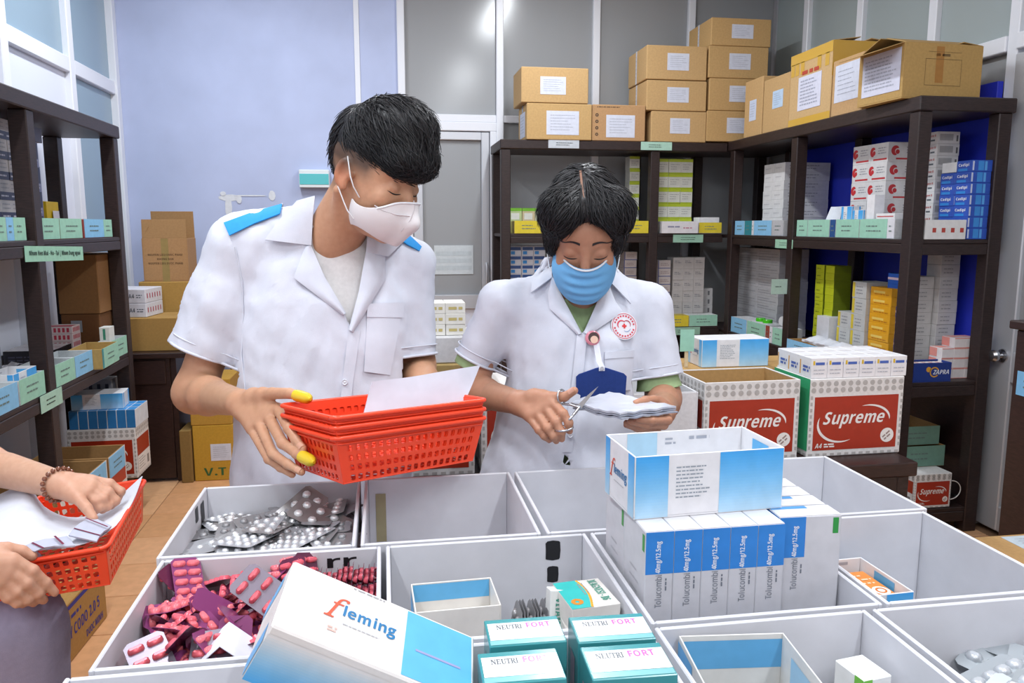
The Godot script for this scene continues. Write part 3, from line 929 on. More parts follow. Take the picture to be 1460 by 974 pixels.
func right_shelf_goods() -> void:
	var T := -PI / 2
	# ---- on top of the unit, from the far end
	var tan := C("c9a572")
	var top := 1.9678
	shipping("narrow brown carton with a small white label, farthest on top of the right shelf", Vector3(2.46, top, -4.70), T, 0.235, 0.345, 0.36, tan, [["front", 0.3, 0.28, 0.38, 0.36, Color(0.86, 0.9, 0.97)]])
	shipping("brown carton with a white and blue striped label on top of the right shelf", Vector3(2.46, top, -4.415), T, 0.305, 0.31, 0.36, C("c7a370"), [["front", 0.38, 0.42, 0.4, 0.32, Color(0.8, 0.89, 0.97)]])
	var o := open_carton("tall brown carton patched with yellow tape on the right shelf top", Vector3(2.46, top, -4.045), T, 0.42, 0.385, 0.36, C("cfae7c"), [["front", -82, 0.15], ["back", -84, 0.15], ["right", -88, 0.05]])
	var m := M.new()
	var w := 0.42; var h := 0.385; var d := 0.36
	m.col(C("cfa646")).at(face(w, h, d, "front"))
	m.rect(Transform3D.IDENTITY, 0.0, h * 0.86, w, h, 0.001)
	m.rect(Transform3D.IDENTITY, 0.0, 0.0, w, h * 0.1, 0.001)
	for k in [0.02, 0.13, 0.26, 0.66, 0.84]: m.rect(Transform3D.IDENTITY, w * k, h * 0.7, w * (k + 0.09), h * 0.87, 0.001)
	m.at(face(w, h, d, "right")).rect(Transform3D.IDENTITY, 0, h * 0.55, d * 0.8, h, 0.001)
	part(o, "yellow_tape", m, "gloss_print")
	m = M.new().col(Color(0.92, 0.92, 0.97)).at(face(w, h, d, "front"))
	m.box(Vector3(w * 0.5, h * 0.2, 0.0015), Vector3(w * 0.55, h * 0.46, 0.0014))
	m.col(C("c8503a")).lines(Transform3D.IDENTITY, w * 0.3, h * 0.68, w * 0.85, h * 0.74, 1, 0.02, rng, 0.0012)
	m.col(C("b6b9c6")).lines(Transform3D.IDENTITY, w * 0.28, h * 0.25, w * 0.72, h * 0.62, 8, 0.007, rng, 0.003)
	part(o, "paper_sheet", m, "paper")
	shipping("brown carton with a large white sheet between the taped carton and the open carton", Vector3(2.46, top, -3.695), T, 0.262, 0.275, 0.36, C("c7a172"), [["front", 0.1, 0.24, 0.84, 0.66]])
	# the open carton at the near end
	w = 0.40; h = 0.235; d = 0.30
	o = open_carton("wide brown carton with raised open flaps at the near end of the right shelf top", Vector3(2.425, top + 0.0, -3.36), 0.06, w, h, d, C("bd9a5e"), [["left", 108, 0.12], ["front", -72, 0.13], ["back", -70, 0.14], ["right", -83, 0.1]])
	m = M.new().at(face(w, h, d, "front")).col(C("7d6238"))
	var I := Transform3D.IDENTITY
	for q in [[0.27, 0.25, 0.73, 0.258], [0.27, 0.72, 0.73, 0.728], [0.27, 0.25, 0.274, 0.728], [0.726, 0.25, 0.73, 0.728], [0.3, 0.85, 0.72, 0.856]]: m.rect(I, q[0] * w, q[1] * h, q[2] * w, q[3] * h, 0.0008)
	m.lines(I, 0.4 * w, 0.76 * h, 0.66 * w, 0.84 * h, 1, 0.011, rng)
	m.col(C("b8823f")).rect(I, 0.4 * w, 0.3 * h, 0.5 * w, 0.95 * h, 0.0006)
	m.at(face(w, h, d, "left")).col(Color(0.9, 0.9, 0.95)).rect(I, d * 0.1, h * 0.16, d * 0.95, h * 0.93, 0.002)
	m.col(C("babdc9")).lines(I, d * 0.16, h * 0.25, d * 0.9, h * 0.85, 9, 0.006, rng, 0.003)
	part(o, "carton_print", m, "paper")

	# ---- upper level
	var y := 1.3608
	var s := Vector3(0.13, 0.055, 0.3)
	stack("medicine_carton", carton(s.x, s.y, s.z, C("e9e9ea"), func(mm, ww, hh, dd):
		mm.at(face(ww, hh, dd, "right")).col(C("b9b9bd")).lines(I, 0.03, 0.01, dd - 0.03, hh - 0.01, 2, 0.006, rng)
		mm.at(face(ww, hh, dd, "front")).col(C("c8c8cc")).lines(I, 0.02, 0.01, ww - 0.02, hh - 0.01, 1, 0.005, rng)), s, Vector3(2.423, y, -4.80), T, 2, 8, "flat white carton", "far pile, right shelf's upper level", "white piles on the right shelf's upper level")
	s = Vector3(0.142, 0.092, 0.22)
	stack("medicine_carton", carton(s.x, s.y, s.z, C("dcdbdb"), func(mm, ww, hh, dd):
		for f in ["front", "right"]:
			var fw: float = ww if f == "front" else dd
			mm.at(face(ww, hh, dd, f)).col(C("c4323a"))
			mm.ring(I, Vector2(fw * 0.2, hh * 0.55), hh * 0.08, hh * 0.3, 0.8, 4.9, 0.6)
			mm.ring(I, Vector2(fw * 0.23, hh * 0.5), 0.0, hh * 0.12)
			mm.rect(I, fw * 0.2, hh * 0.1, fw * 0.95, hh * 0.19)
			mm.col(C("9fa0a6")).lines(I, fw * 0.45, hh * 0.4, fw * 0.9, hh * 0.8, 3, 0.005, rng)), s, Vector3(2.424, y, -3.83), T, 2, 5, "red swirled white carton", "middle of right shelf's upper level", "red and white pile on the right shelf")
	s = Vector3(0.084, 0.0545, 0.115)
	stack("medicine_carton", carton(s.x, s.y, s.z, C("e2e1e0"), func(mm, ww, hh, dd):
		mm.at(face(ww, hh, dd, "front")).col(C("c0483f"))
		write(mm, I, "Vinpre 8", ww * 0.08, hh * 0.52, ww * 0.86, hh * 0.78)
		mm.col(C("5d666b")).rect(I, ww * 0.45, hh * 0.22, ww * 0.8, hh * 0.36)
		mm.at(face(ww, hh, dd, "right")).col(C("b4b4b4")).rect(I, dd * 0.1, hh * 0.25, dd * 0.7, hh * 0.8)
		mm.col(C("6a6a6a")).rect(I, dd * 0.84, hh * 0.2, dd * 0.92, hh * 0.7)), s, Vector3(2.555, y, -3.54), T, 2, 9, "white carton with red name", "behind blue pile, right shelf end", "white and red pile at the shelf end")
	s = Vector3(0.094, 0.049, 0.1)
	stack("medicine_carton", carton(s.x, s.y, s.z, C("2f55b8"), func(mm, ww, hh, dd):
		mm.at(face(ww, hh, dd, "front")).col(C("f2f4fa"))
		write(mm, I, "Cadipi", ww * 0.12, hh * 0.42, ww * 0.8, hh * 0.76)
		mm.col(C("2f8ad8")).rect(I, ww * 0.1, hh * 0.08, ww * 0.7, hh * 0.3)
		mm.at(face(ww, hh, dd, "right")).col(C("c9d4ee"))
		mm.rect(I, dd * 0.02, hh * 0.1, dd * 0.1, hh * 0.9)
		mm.col(C("3f8fdc")).rect(I, dd * 0.3, hh * 0.1, dd * 0.58, hh * 0.92)
		mm.col(C("5aa6e8")).rect(I, dd * 0.62, hh * 0.1, dd * 0.74, hh * 0.9)), s, Vector3(2.554, y, -3.326), T, 2, 7, "royal blue named carton", "blue pile, right shelf's near end", "blue pile at the shelf end", [6, 7])
	solo("medicine_carton", "white plain carton lying on the blue pile beside its raised column", "box", carton(0.09, 0.045, 0.1, C("e6e6e6")), "print", Vector3(2.604, y + 6 * 0.0496, -3.279), T)
	m = M.new().col(C("e3e3e2")).box(Vector3.ZERO, Vector3(0.2, 0.085, 0.06), 0.0015)
	m.at(face(0.2, 0.085, 0.06, "front")).col(C("b5453c"))
	for i in 4: m.rect(I, 0.035 + i * 0.045, 0.03, 0.053 + i * 0.045, 0.05)
	solo("medicine_carton", "long white carton with four small red squares, lying before the blue pile", "box", m, "print", Vector3(2.442, y, -3.155), 0.0)
	# trays along the front edge
	var n := 0
	for q in [[-4.905, -4.77, [[BLUE, 1.0]], "with a sky blue card, farthest"], [-4.765, -4.64, [[C("2f8f98"), 0.8], [WHITE, 0.2]], "with a teal card, second from the far end"], [-4.635, -4.41, [[BLUE, 1.0]], "with a sky blue card, third from the far end"], [-4.4, -4.27, [[C("c9c8c8"), 1.0]], "with a grey card, just beyond the middle post"], [-4.118, -4.005, [[GREEN, 1.0]], "with a mint card, first after the middle post"], [-4.0, -3.79, [[GREEN, 1.0]], "with a mint card, second after the middle post"], [-3.785, -3.735, [[C("29558f"), 1.0]], "with a narrow navy card"], [-3.73, -3.53, [[GREEN, 1.0]], "with a mint card, just after the navy one"], [-3.525, -3.26, [[GREEN, 0.8], [WHITE, 0.2]], "with a mint card, nearest to the front post"]]:
		shelf_tray(Vector3(2.29, y, (q[0] + q[1]) / 2), T, q[1] - q[0], 0.09, 0.13 if n < 7 else 0.085, C("cfd2d4"), q[2], "tray %s, right shelf's upper edge" % q[3], "trays on the right shelf's upper edge")
		n += 1
	leaflet(Vector3(2.35, y + 0.005, -3.9), T, 0.12, 0.155, 0.25, "white leaflet leaning up in a mint tray left of the red and white pile")
	o = thing("medicine_carton", "small pale blue and white open box tilted in the tray before the red pile", "box", Vector3(2.335, y + 0.006, -3.68), T + 0.06)
	blue_tray_body(o, 0.085, 0.15, 0.05, false)
	o = thing("medicine_carton", "small blue edged white box beside the tilted one before the red pile", "box", Vector3(2.335, y + 0.006, -3.582), T)
	blue_tray_body(o, 0.09, 0.13, 0.05, false)
	solo("medicine_carton", "upright white carton with a small blue mark beside the front post", "box", carton(0.06, 0.2, 0.05, C("ecedf0"), func(mm, ww, hh, dd):
		mm.at(face(ww, hh, dd, "front")).col(C("4a73b8")).rect(I, ww * 0.3, hh * 0.25, ww * 0.7, hh * 0.32)), "print", Vector3(2.335, y + 0.006, -3.483), T)
	solo("medicine_carton", "flat white carton with a red edge in the nearest mint tray", "box", carton(0.14, 0.11, 0.05, C("efeeee"), func(mm, ww, hh, dd):
		mm.at(face(ww, hh, dd, "front")).col(C("cf6a6a")).rect(I, 0.01, hh * 0.85, ww - 0.01, hh * 0.9)), "print", Vector3(2.335, y + 0.006, -3.365), T)

	# ---- lower level
	y = 0.7208
	s = Vector3(0.285, 0.05, 0.2)
	var grey := carton(s.x, s.y, s.z, C("b9b9bc"), func(mm, ww, hh, dd):
		mm.at(face(ww, hh, dd, "front")).col(C("93949a")).lines(I, 0.02, 0.01, ww - 0.02, hh - 0.01, 2, 0.005, rng))
	stack("medicine_carton", grey, s, Vector3(2.44, y, -5.15), T, 2, 11, "flat grey-white carton", "far pile, right shelf's lower level", "grey piles on the right shelf's lower level")
	s = Vector3(0.085, 0.04, 0.1)
	stack("medicine_carton", carton(s.x, s.y, s.z, C("b6c021"), func(mm, ww, hh, dd):
		mm.at(face(ww, hh, dd, "front")).col(C("7f8a16")).lines(I, 0.015, 0.008, ww - 0.015, hh - 0.008, 1, 0.006, rng)
		mm.at(face(ww, hh, dd, "right")).col(C("6f7d1a")).rect(I, 0.0, 0.0, dd, hh)), s, Vector3(2.41, y, -4.1), T, 1, 12, "flat lime green carton", "lime pile nearer the middle post", "lime piles on the right shelf")
	stack("medicine_carton", carton(s.x, s.y, s.z, C("b6c021"), func(mm, ww, hh, dd):
		mm.at(face(ww, hh, dd, "right")).col(C("6f7d1a")).rect(I, 0.0, 0.0, dd, hh)), s, Vector3(2.41, y, -4.0), T, 1, 12, "plain flat lime carton", "lime pile farther from middle post", "lime piles on the right shelf")
	s = Vector3(0.06, 0.105, 0.14)
	stack("medicine_carton", carton(s.x, s.y, s.z, C("d5d6da")), s, Vector3(2.36, y, -3.98), T, 2, 2, "upright white carton", "small pile before the lime cartons", "small white pile by the lime cartons")
	s = Vector3(0.12, 0.083, 0.13)
	stack("medicine_carton", carton(s.x, s.y, s.z, C("bfc0bf"), func(mm, ww, hh, dd):
		mm.at(face(ww, hh, dd, "front")).col(C("d4be3e")).rect(I, ww * 0.02, hh * 0.05, ww * 0.2, hh * 0.95)
		mm.col(C("8c8e92")).lines(I, ww * 0.3, hh * 0.2, ww * 0.9, hh * 0.8, 3, 0.005, rng)), s, Vector3(2.4, y, -3.845), T, 2, 5, "grey carton with yellow edge", "pile left of orange cartons", "grey and yellow pile on the right shelf", [3, 5])
	s = Vector3(0.165, 0.044, 0.14)
	stack("medicine_carton", carton(s.x, s.y, s.z, C("e4a51c"), func(mm, ww, hh, dd):
		mm.at(face(ww, hh, dd, "front")).col(C("f0cf6a")).rect(I, ww * 0.15, hh * 0.35, ww * 0.7, hh * 0.6)
		mm.col(C("b87412")).lines(I, ww * 0.2, hh * 0.12, ww * 0.9, hh * 0.32, 1, 0.005, rng)), s, Vector3(2.42, y, -3.6), T, 1, 9, "flat orange-yellow carton", "orange pile on the right shelf", "orange pile on the right shelf")
	s = Vector3(0.1, 0.052, 0.06)
	stack("medicine_carton", carton(s.x, s.y, s.z, C("2a63c8"), func(mm, ww, hh, dd):
		for f in ["front", "right"]:
			var fw: float = ww if f == "front" else dd
			mm.at(face(ww, hh, dd, f)).col(C("e9d3e2")).rect(I, 0.0, hh * 0.4, fw, hh * 0.62)), s, Vector3(2.45, y, -3.515), T, 1, 9, "blue carton with pale band", "behind right shelf's front post", "blue banded pile on the right shelf")
	s = Vector3(0.1, 0.057, 0.1)
	var tall := carton(s.x, s.y, s.z, C("d2d0ce"), func(mm, ww, hh, dd):
		mm.at(face(ww, hh, dd, "front")).col(C("a3a3a3")).lines(I, 0.015, 0.01, ww - 0.015, hh - 0.01, 2, 0.005, rng))
	stack("medicine_carton", tall, s, Vector3(2.513, y, -3.395), 0.0, 1, 8, "grey-white carton", "shorter tall pile, right shelf end", "tall grey piles at the shelf end")
	stack("medicine_carton", tall, s, Vector3(2.617, y, -3.36), 0.0, 1, 10, "grey-white carton", "taller pile, right shelf end", "tall grey piles at the shelf end", [], 0.002)
	s = Vector3(0.06, 0.047, 0.085)
	var pink := carton(s.x, s.y, s.z, C("e8e2e2"), func(mm, ww, hh, dd):
		mm.at(face(ww, hh, dd, "front")).col(C("e79a90")).rect(I, 0.0, hh * 0.9, ww, hh)
		mm.rect(I, 0, 0, ww, hh * 0.06)
		mm.at(face(ww, hh, dd, "left")).col(C("ee9d92")).rect(I, 0.0, hh * 0.1, dd * 0.6, hh * 0.95)
		mm.at(face(ww, hh, dd, "top")).col(C("f0a79c")).rect(I, ww * 0.05, dd * 0.3, ww * 0.95, dd * 0.95))
	stack("medicine_carton", pink, s, Vector3(2.525, y, -3.192), 0.0, 3, 4, "small pink printed white carton", "right shelf's near end", "pink pile at the shelf end", [3, 4, 4])
	o = thing("navy_tray", "navy blue open tray with an orange emblem at the near end of the right shelf", "tray", Vector3(2.436, y, -3.175), 0.0)
	part(o, "tray_body", M.new().col(C("1d3a86")).tray(Vector3.ZERO, Vector3(0.19, 0.088, 0.09), 0.004), "print")
	m = M.new().at(face(0.19, 0.088, 0.09, "front")).col(C("d9a03a"))
	m.ring(I, Vector2(0.105, 0.045), 0.018, 0.024, 0.4, 5.6)
	m.ring(I, Vector2(0.075, 0.058), 0.0, 0.013, 0, TAU, 0.0, 0.0006, 7)
	m.col(C("e9edf6"))
	write(m, I, "ZAPRA", 0.1, 0.035, 0.18, 0.055, true, "Droid Sans", 0.2)
	part(o, "printed_front", m, "print")
	for i in 5:
		solo("medicine_carton", "small white carton with a pink stripe, %s from the left in the navy tray" % ordinal(i), "box", carton(0.032, 0.075, 0.07, C("efe6e4"), func(mm, ww, hh, dd):
			mm.at(face(ww, hh, dd, "top")).col(C("d97c72")).rect(I, 0.004, 0.01, 0.012, dd - 0.01)), "print", Vector3(2.436 + (i - 2) * 0.035, y + 0.005, -3.175), 0.0, "cartons in the navy tray")
	# open carton with the blue and green cards
	o = shelf_tray(Vector3(2.24, y, -3.68), T, 0.78, 0.07, 0.13, C("b08b58"), [[BLUE, 0.42], [GREEN, 0.4]], "long brown open tray with blue and green cards before the lime and orange piles", "")
	for i in 5:
		var g := M.new().col(Color(0.94, 0.95, 0.97))
		var bag := []
		for a in 5:
			var row := []
			for b in 5:
				row.append(Vector3((a - 2) * 0.027, 0.025 * sin(PI * a / 4.0) * sin(PI * b / 4.0) + 0.006 * rng.randf(), (b - 2) * 0.03))
			bag.append(row)
		solo("white_packet", "crumpled white paper packet, %s along the long brown tray from the far end" % ordinal(i), "packet", g.sheet(bag, 0.012), "paper", Vector3(2.305, y + 0.0785, -3.87 + i * 0.115), T, "white packets in the brown tray")
	for q in [[-4.905, -4.68, [[BLUE, 1.0]], "with a sky blue card, farthest"], [-4.67, -4.43, [[GREEN, 1.0]], "with a mint card, second"], [-4.42, -4.34, [[C("a14a38"), 0.6], [WHITE, 0.4]], "with a brick red card, third"], [-4.335, -4.21, [[GREEN, 1.0]], "with a mint card, nearest the middle post"]]:
		shelf_tray(Vector3(2.29, y, (q[0] + q[1]) / 2), T, q[1] - q[0], 0.1, 0.12, C("d9dadc"), q[2], "tray %s, right shelf's lower edge" % q[3], "trays on the right shelf's lower edge")
	o = thing("pill_bottle", "white plastic bottle lying by the grey piles on the right shelf", "bottle", Vector3(2.345, y + 0.134, -4.33))
	o.rotation = Vector3(0, 0.4, -PI / 2)
	part(o, "bottle_body", M.new().col(C("d8d9da")).lathe([Vector2(0.0, 0.1), Vector2(0.016, 0.1), Vector2(0.018, 0.085), Vector2(0.03, 0.075), Vector2(0.03, 0.003), Vector2(0.027, 0), Vector2(0, 0)], 16), "plastic")
	part(o, "cap", M.new().col(C("e8e8e8")).lathe([Vector2(0, 0.125), Vector2(0.02, 0.125), Vector2(0.021, 0.122), Vector2(0.021, 0.1), Vector2(0, 0.1)], 16), "plastic")
	for i in 2:
		solo("round_tin", "small bright green disc tin, %s in the far tray of the right shelf" % ["left one", "right one"][i], "tin", M.new().col(C("4cc425")).lathe([Vector2(0, 0.02), Vector2(0.028, 0.02), Vector2(0.03, 0.017), Vector2(0.03, 0), Vector2(0, 0)], 18), "plastic", Vector3(2.345, y + 0.1035, -4.60 + i * 0.09), 0.0, "green tins")
	solo("medicine_carton", "flat white carton under the green tins in the second far tray", "box", carton(0.2, 0.098, 0.07, C("e3e6ea")), "print", Vector3(2.345, y + 0.0048, -4.55), T)
	solo("medicine_carton", "low white carton under the lying pill bottle", "box", carton(0.1, 0.098, 0.07, C("dadcdf")), "print", Vector3(2.35, y + 0.0048, -4.2725), T)

	# ---- bottom level by the near end
	y = 0.1208
	var low := paper_carton("red and white paper carton standing low at the near end of the right shelf", Vector3(2.49, y, -3.22), 0.0, 0.19, 0.165, 0.17)
	var g1 := GREEN.darkened(0.25)
	o = shelf_tray(Vector3(2.5, y + 0.166, -3.24), 0.0, 0.24, 0.1, 0.3, C("b08b58"), [[g1, 1.0]], "brown tray with a green card standing on the low red and white carton", "")
	shelf_tray(Vector3(2.49, y + 0.267, -3.26), 0.0, 0.22, 0.09, 0.26, C("b08b58"), [[g1, 1.0]], "topmost brown tray with a green card low at the shelf's near end", "")
	var cord := []
	for i in 13:
		var a := -PI / 2 + PI * i / 12.0
		cord.append(Vector3(2.588 + 0.05 * cos(a), y + 0.08 + 0.045 * sin(a), -3.14))
	part(low, "cord_loop", M.new().col(C("d8d6d2")).tube(cord, 0.0025, 6), "plastic").position = -low.position

func back_shelf_goods() -> void:
	var I := Transform3D.IDENTITY
	var top := 1.9588
	var tan := C("c9a571")
	var f := -4.985                                     # the cartons' front plane
	var lab := [["front", 0.28, 0.24, 0.38, 0.5]]
	shipping("upper brown carton of two at the back shelf top's left end", Vector3(1.09, top + 0.225, f - 0.15), 0.0, 0.43, 0.215, 0.3, tan, lab)
	shipping("lower brown carton with a big white sheet, back shelf top's left end", Vector3(1.12, top, f - 0.15), 0.0, 0.42, 0.222, 0.3, C("c6a26c"), [["front", 0.3, 0.14, 0.5, 0.66], ["left", 0.2, 0.1, 0.6, 0.7]], "9aa0ab")
	var o := shipping("brown carton with handling symbols and a white sheet, middle of the back shelf top", Vector3(1.512, top, f - 0.16), 0.0, 0.352, 0.225, 0.3, C("bd9468"), [["front", 0.26, 0.1, 0.54, 0.62]])
	var m: M
	for k in 4:
		m = M.new().col(C("5a4632")).at(face(0.352, 0.225, 0.3, "front"))
		part(o, "handling_symbol", m.ring(I, Vector2(0.03, 0.04 + k * 0.04), 0.004, 0.011, 0, TAU, 0.0, 0.0006, 6 + k * 3), "paper")
	m = M.new().col(C("5a4632")).at(face(0.352, 0.225, 0.3, "front"))
	part(o, "printed_line", m.lines(I, 0.03, 0.205, 0.2, 0.215, 1, 0.005, rng), "paper")
	var lab2 := [["front", 0.34, 0.28, 0.36, 0.5], ["left", 0.42, 0.0, 0.06, 1.0, C("d9dbe0")]]
	for q in [[1.915, 0.0, 0.195, "lowest", 0.375], [1.895, 0.197, 0.19, "middle", 0.405], [1.89, 0.39, 0.212, "top", 0.405]]:
		shipping("brown labelled carton, %s one of the three stacked left of the corner column" % q[3], Vector3(q[0], top + q[1], f - 0.2), 0.0, q[4], q[2] - 0.002, 0.38, tan, lab2)
	for i in 4:
		shipping("brown labelled carton, %s in the tall column of four in the corner" % ["lowest", "second from below", "third from below", "topmost"][i], Vector3(2.31 + 0.01 * (i % 2), top + [0, 0.197, 0.402, 0.603][i] + 0.009, f - 0.2), 0.0, 0.41, [0.195, 0.203, 0.199, 0.172][i], 0.38, C("c7a26d"), lab2)

	var y := 1.3708
	var Z := -5.005
	shelf_tray(Vector3(0.93, y, Z), 0.0, 0.19, 0.08, 0.14, C("c9b86a"), [[YELLOW, 1.0]], "yellow fronted tray at the left end of the back shelf's upper level", "")
	shelf_tray(Vector3(1.64, y, Z), 0.0, 0.18, 0.08, 0.14, C("c9b86a"), [[YELLOW, 1.0]], "yellow fronted tray just left of the back shelf's middle post", "")
	var s := Vector3(0.085, 0.085, 0.12)
	var lime := func(w: float, h: float, d: float) -> ArrayMesh: return carton(w, h, d, C("d5d6cd"), func(mm, ww, hh, dd):
		mm.at(face(ww, hh, dd, "front")).col(C("b3c434")).rect(I, 0, hh * 0.8, ww, hh)
		mm.col(C("a3b52c")).rect(I, 0, 0, ww, hh * 0.1)
		mm.col(C("a2a4a0")).lines(I, ww * 0.15, hh * 0.25, ww * 0.9, hh * 0.7, 3, 0.004, rng)
		mm.at(face(ww, hh, dd, "top")).col(C("b9cc3c")).rect(I, 0, 0, ww, dd))
	stack("medicine_carton", lime.call(0.085, 0.098, 0.12), Vector3(0.085, 0.098, 0.12), Vector3(1.815, y, -5.12), 0.0, 3, 5, "white carton with lime edges", "right of back shelf's middle post", "lime edged pile on the back shelf")
	stack("medicine_carton", lime.call(0.07, 0.085, 0.1), Vector3(0.07, 0.085, 0.1), Vector3(1.655, y, -5.2), 0.0, 1, 6, "white carton with lime edges", "left of back shelf's middle post", "lime edged pile behind the post")
	for i in 3:
		solo("medicine_carton", "green and white carton, %s behind the yellow tray at the back shelf's left end" % ordinal(i), "box", carton(0.085, 0.165, 0.1, [C("c3d39a"), C("d7c6a0"), C("d6dcc4")][i], func(mm, ww, hh, dd):
			mm.at(face(ww, hh, dd, "front")).col(C("7cc234")).rect(I, 0, hh * 0.88, ww, hh)
			mm.col(C("e9ebe4")).rect(I, ww * 0.15, hh * 0.55, ww * 0.8, hh * 0.8)), "print", Vector3(0.87 + i * 0.088, y, -5.22), 0.0, "green cartons behind the yellow tray")
	var w1 := carton(0.25, 0.078, 0.13, C("e2dfe3"), func(mm, ww, hh, dd):
		mm.at(face(ww, hh, dd, "front")).col(C("8f8fa6")).lines(I, ww * 0.15, hh * 0.4, ww * 0.5, hh * 0.7, 1, 0.01, rng)
		mm.col(C("c58a9a")).lines(I, ww * 0.58, hh * 0.3, ww * 0.95, hh * 0.6, 1, 0.008, rng))
	solo("medicine_carton", "long white carton before the lime edged pile on the back shelf", "box", w1, "print", Vector3(1.945, y, Z - 0.05))
	o = shelf_tray(Vector3(2.16, y, Z), 0.0, 0.16, 0.07, 0.14, C("d7d7d7"), [[YELLOW, 1.0]], "yellow fronted tray at the right end of the back shelf's upper level", "")
	solo("medicine_carton", "white carton lying in the yellow tray at the right end of the back shelf", "box", carton(0.145, 0.1, 0.09, C("e8e8ea")), "print", Vector3(2.16, y + 0.005, Z - 0.07))

	y = 0.7458
	s = Vector3(0.075, 0.0765, 0.12)
	stack("medicine_carton", carton(s.x, s.y, s.z, C("c7c3c2"), func(mm, ww, hh, dd):
		mm.at(face(ww, hh, dd, "front")).col(C("8b8b90")).lines(I, ww * 0.12, hh * 0.45, ww * 0.8, hh * 0.75, 2, 0.005, rng)), s, Vector3(1.955, y, -5.13), 0.0, 3, 6, "grey-white carton", "square pile on the back shelf", "square grey pile on the back shelf")
	s = Vector3(0.09, 0.055, 0.14)
	var bl := func(mm, ww, hh, dd):
		mm.at(face(ww, hh, dd, "front")).col(C("46569a")).rect(I, 0, 0, ww, hh * 0.08)
		mm.rect(I, 0, 0, ww * 0.06, hh)
		mm.col(C("a98f92")).lines(I, ww * 0.2, hh * 0.3, ww * 0.9, hh * 0.7, 2, 0.004, rng)
	stack("medicine_carton", carton(s.x, s.y, s.z, C("d0c6c4"), bl), s, Vector3(1.845, y, -5.12), 0.0, 1, 8, "navy edged white carton", "beside back shelf's square grey pile", "blue edged piles on the back shelf")
	stack("medicine_carton", carton(s.x, s.y, s.z, C("d0c6c4"), bl), s, Vector3(1.63, y, -5.2), 0.0, 1, 9, "navy edged white carton", "behind back shelf's middle post", "blue edged piles on the back shelf")
	s = Vector3(0.09, 0.06, 0.12)
	stack("medicine_carton", carton(s.x, s.y, s.z, C("cfcfd0"), func(mm, ww, hh, dd):
		mm.at(face(ww, hh, dd, "front")).col(C("77777c")).rect(I, ww * 0.6, hh * 0.2, ww * 0.75, hh * 0.7)), s, Vector3(2.19, y, -5.2), 0.0, 1, 4, "small grey marked white carton", "low pile, back shelf's right end", "low pile on the back shelf")
	s = Vector3(0.078, 0.06, 0.12)
	stack("medicine_carton", carton(s.x, s.y, s.z, C("c9ccd6"), func(mm, ww, hh, dd):
		mm.at(face(ww, hh, dd, "front")).col(C("2f4f86")).rect(I, ww * 0.05, hh * 0.55, ww * 0.95, hh * 0.9)
		mm.col(C("2f86cc")).rect(I, ww * 0.1, hh * 0.1, ww * 0.45, hh * 0.45)), s, Vector3(0.82, y, -5.1), 0.0, 3, 9, "white carton with blue blocks", "left end of back shelf", "blue block pile on the back shelf")
	shelf_tray(Vector3(1.93, y, Z), 0.0, 0.2, 0.075, 0.11, C("c9b86a"), [[YELLOW, 1.0]], "yellow fronted tray on the back shelf's lower level", "")
	shelf_tray(Vector3(2.135, y, Z), 0.0, 0.2, 0.075, 0.11, C("d8dbd9"), [[GREEN, 1.0]], "mint fronted tray on the back shelf's lower level", "")
	# white carton stack beside the left end
	# teal edged holder on the lavender wall
	var a := PZ(428, 268, WB); var b := PZ(470, 243, WB)
	o = thing("wall_holder", "teal and white plastic holder on the lavender wall behind the man's shoulder", "holder", Vector3((a.x + b.x) / 2, a.y, WB + 0.03))
	part(o, "holder_body", M.new().col(C("dfe7ea")).box(Vector3.ZERO, Vector3(b.x - a.x, b.y - a.y, 0.06), 0.004), "plastic")
	part(o, "teal_front", M.new().col(C("59bfc4")).box(Vector3(0, 0.02, 0.031), Vector3((b.x - a.x) * 0.96, 0.07, 0.004), 0.001), "plastic")

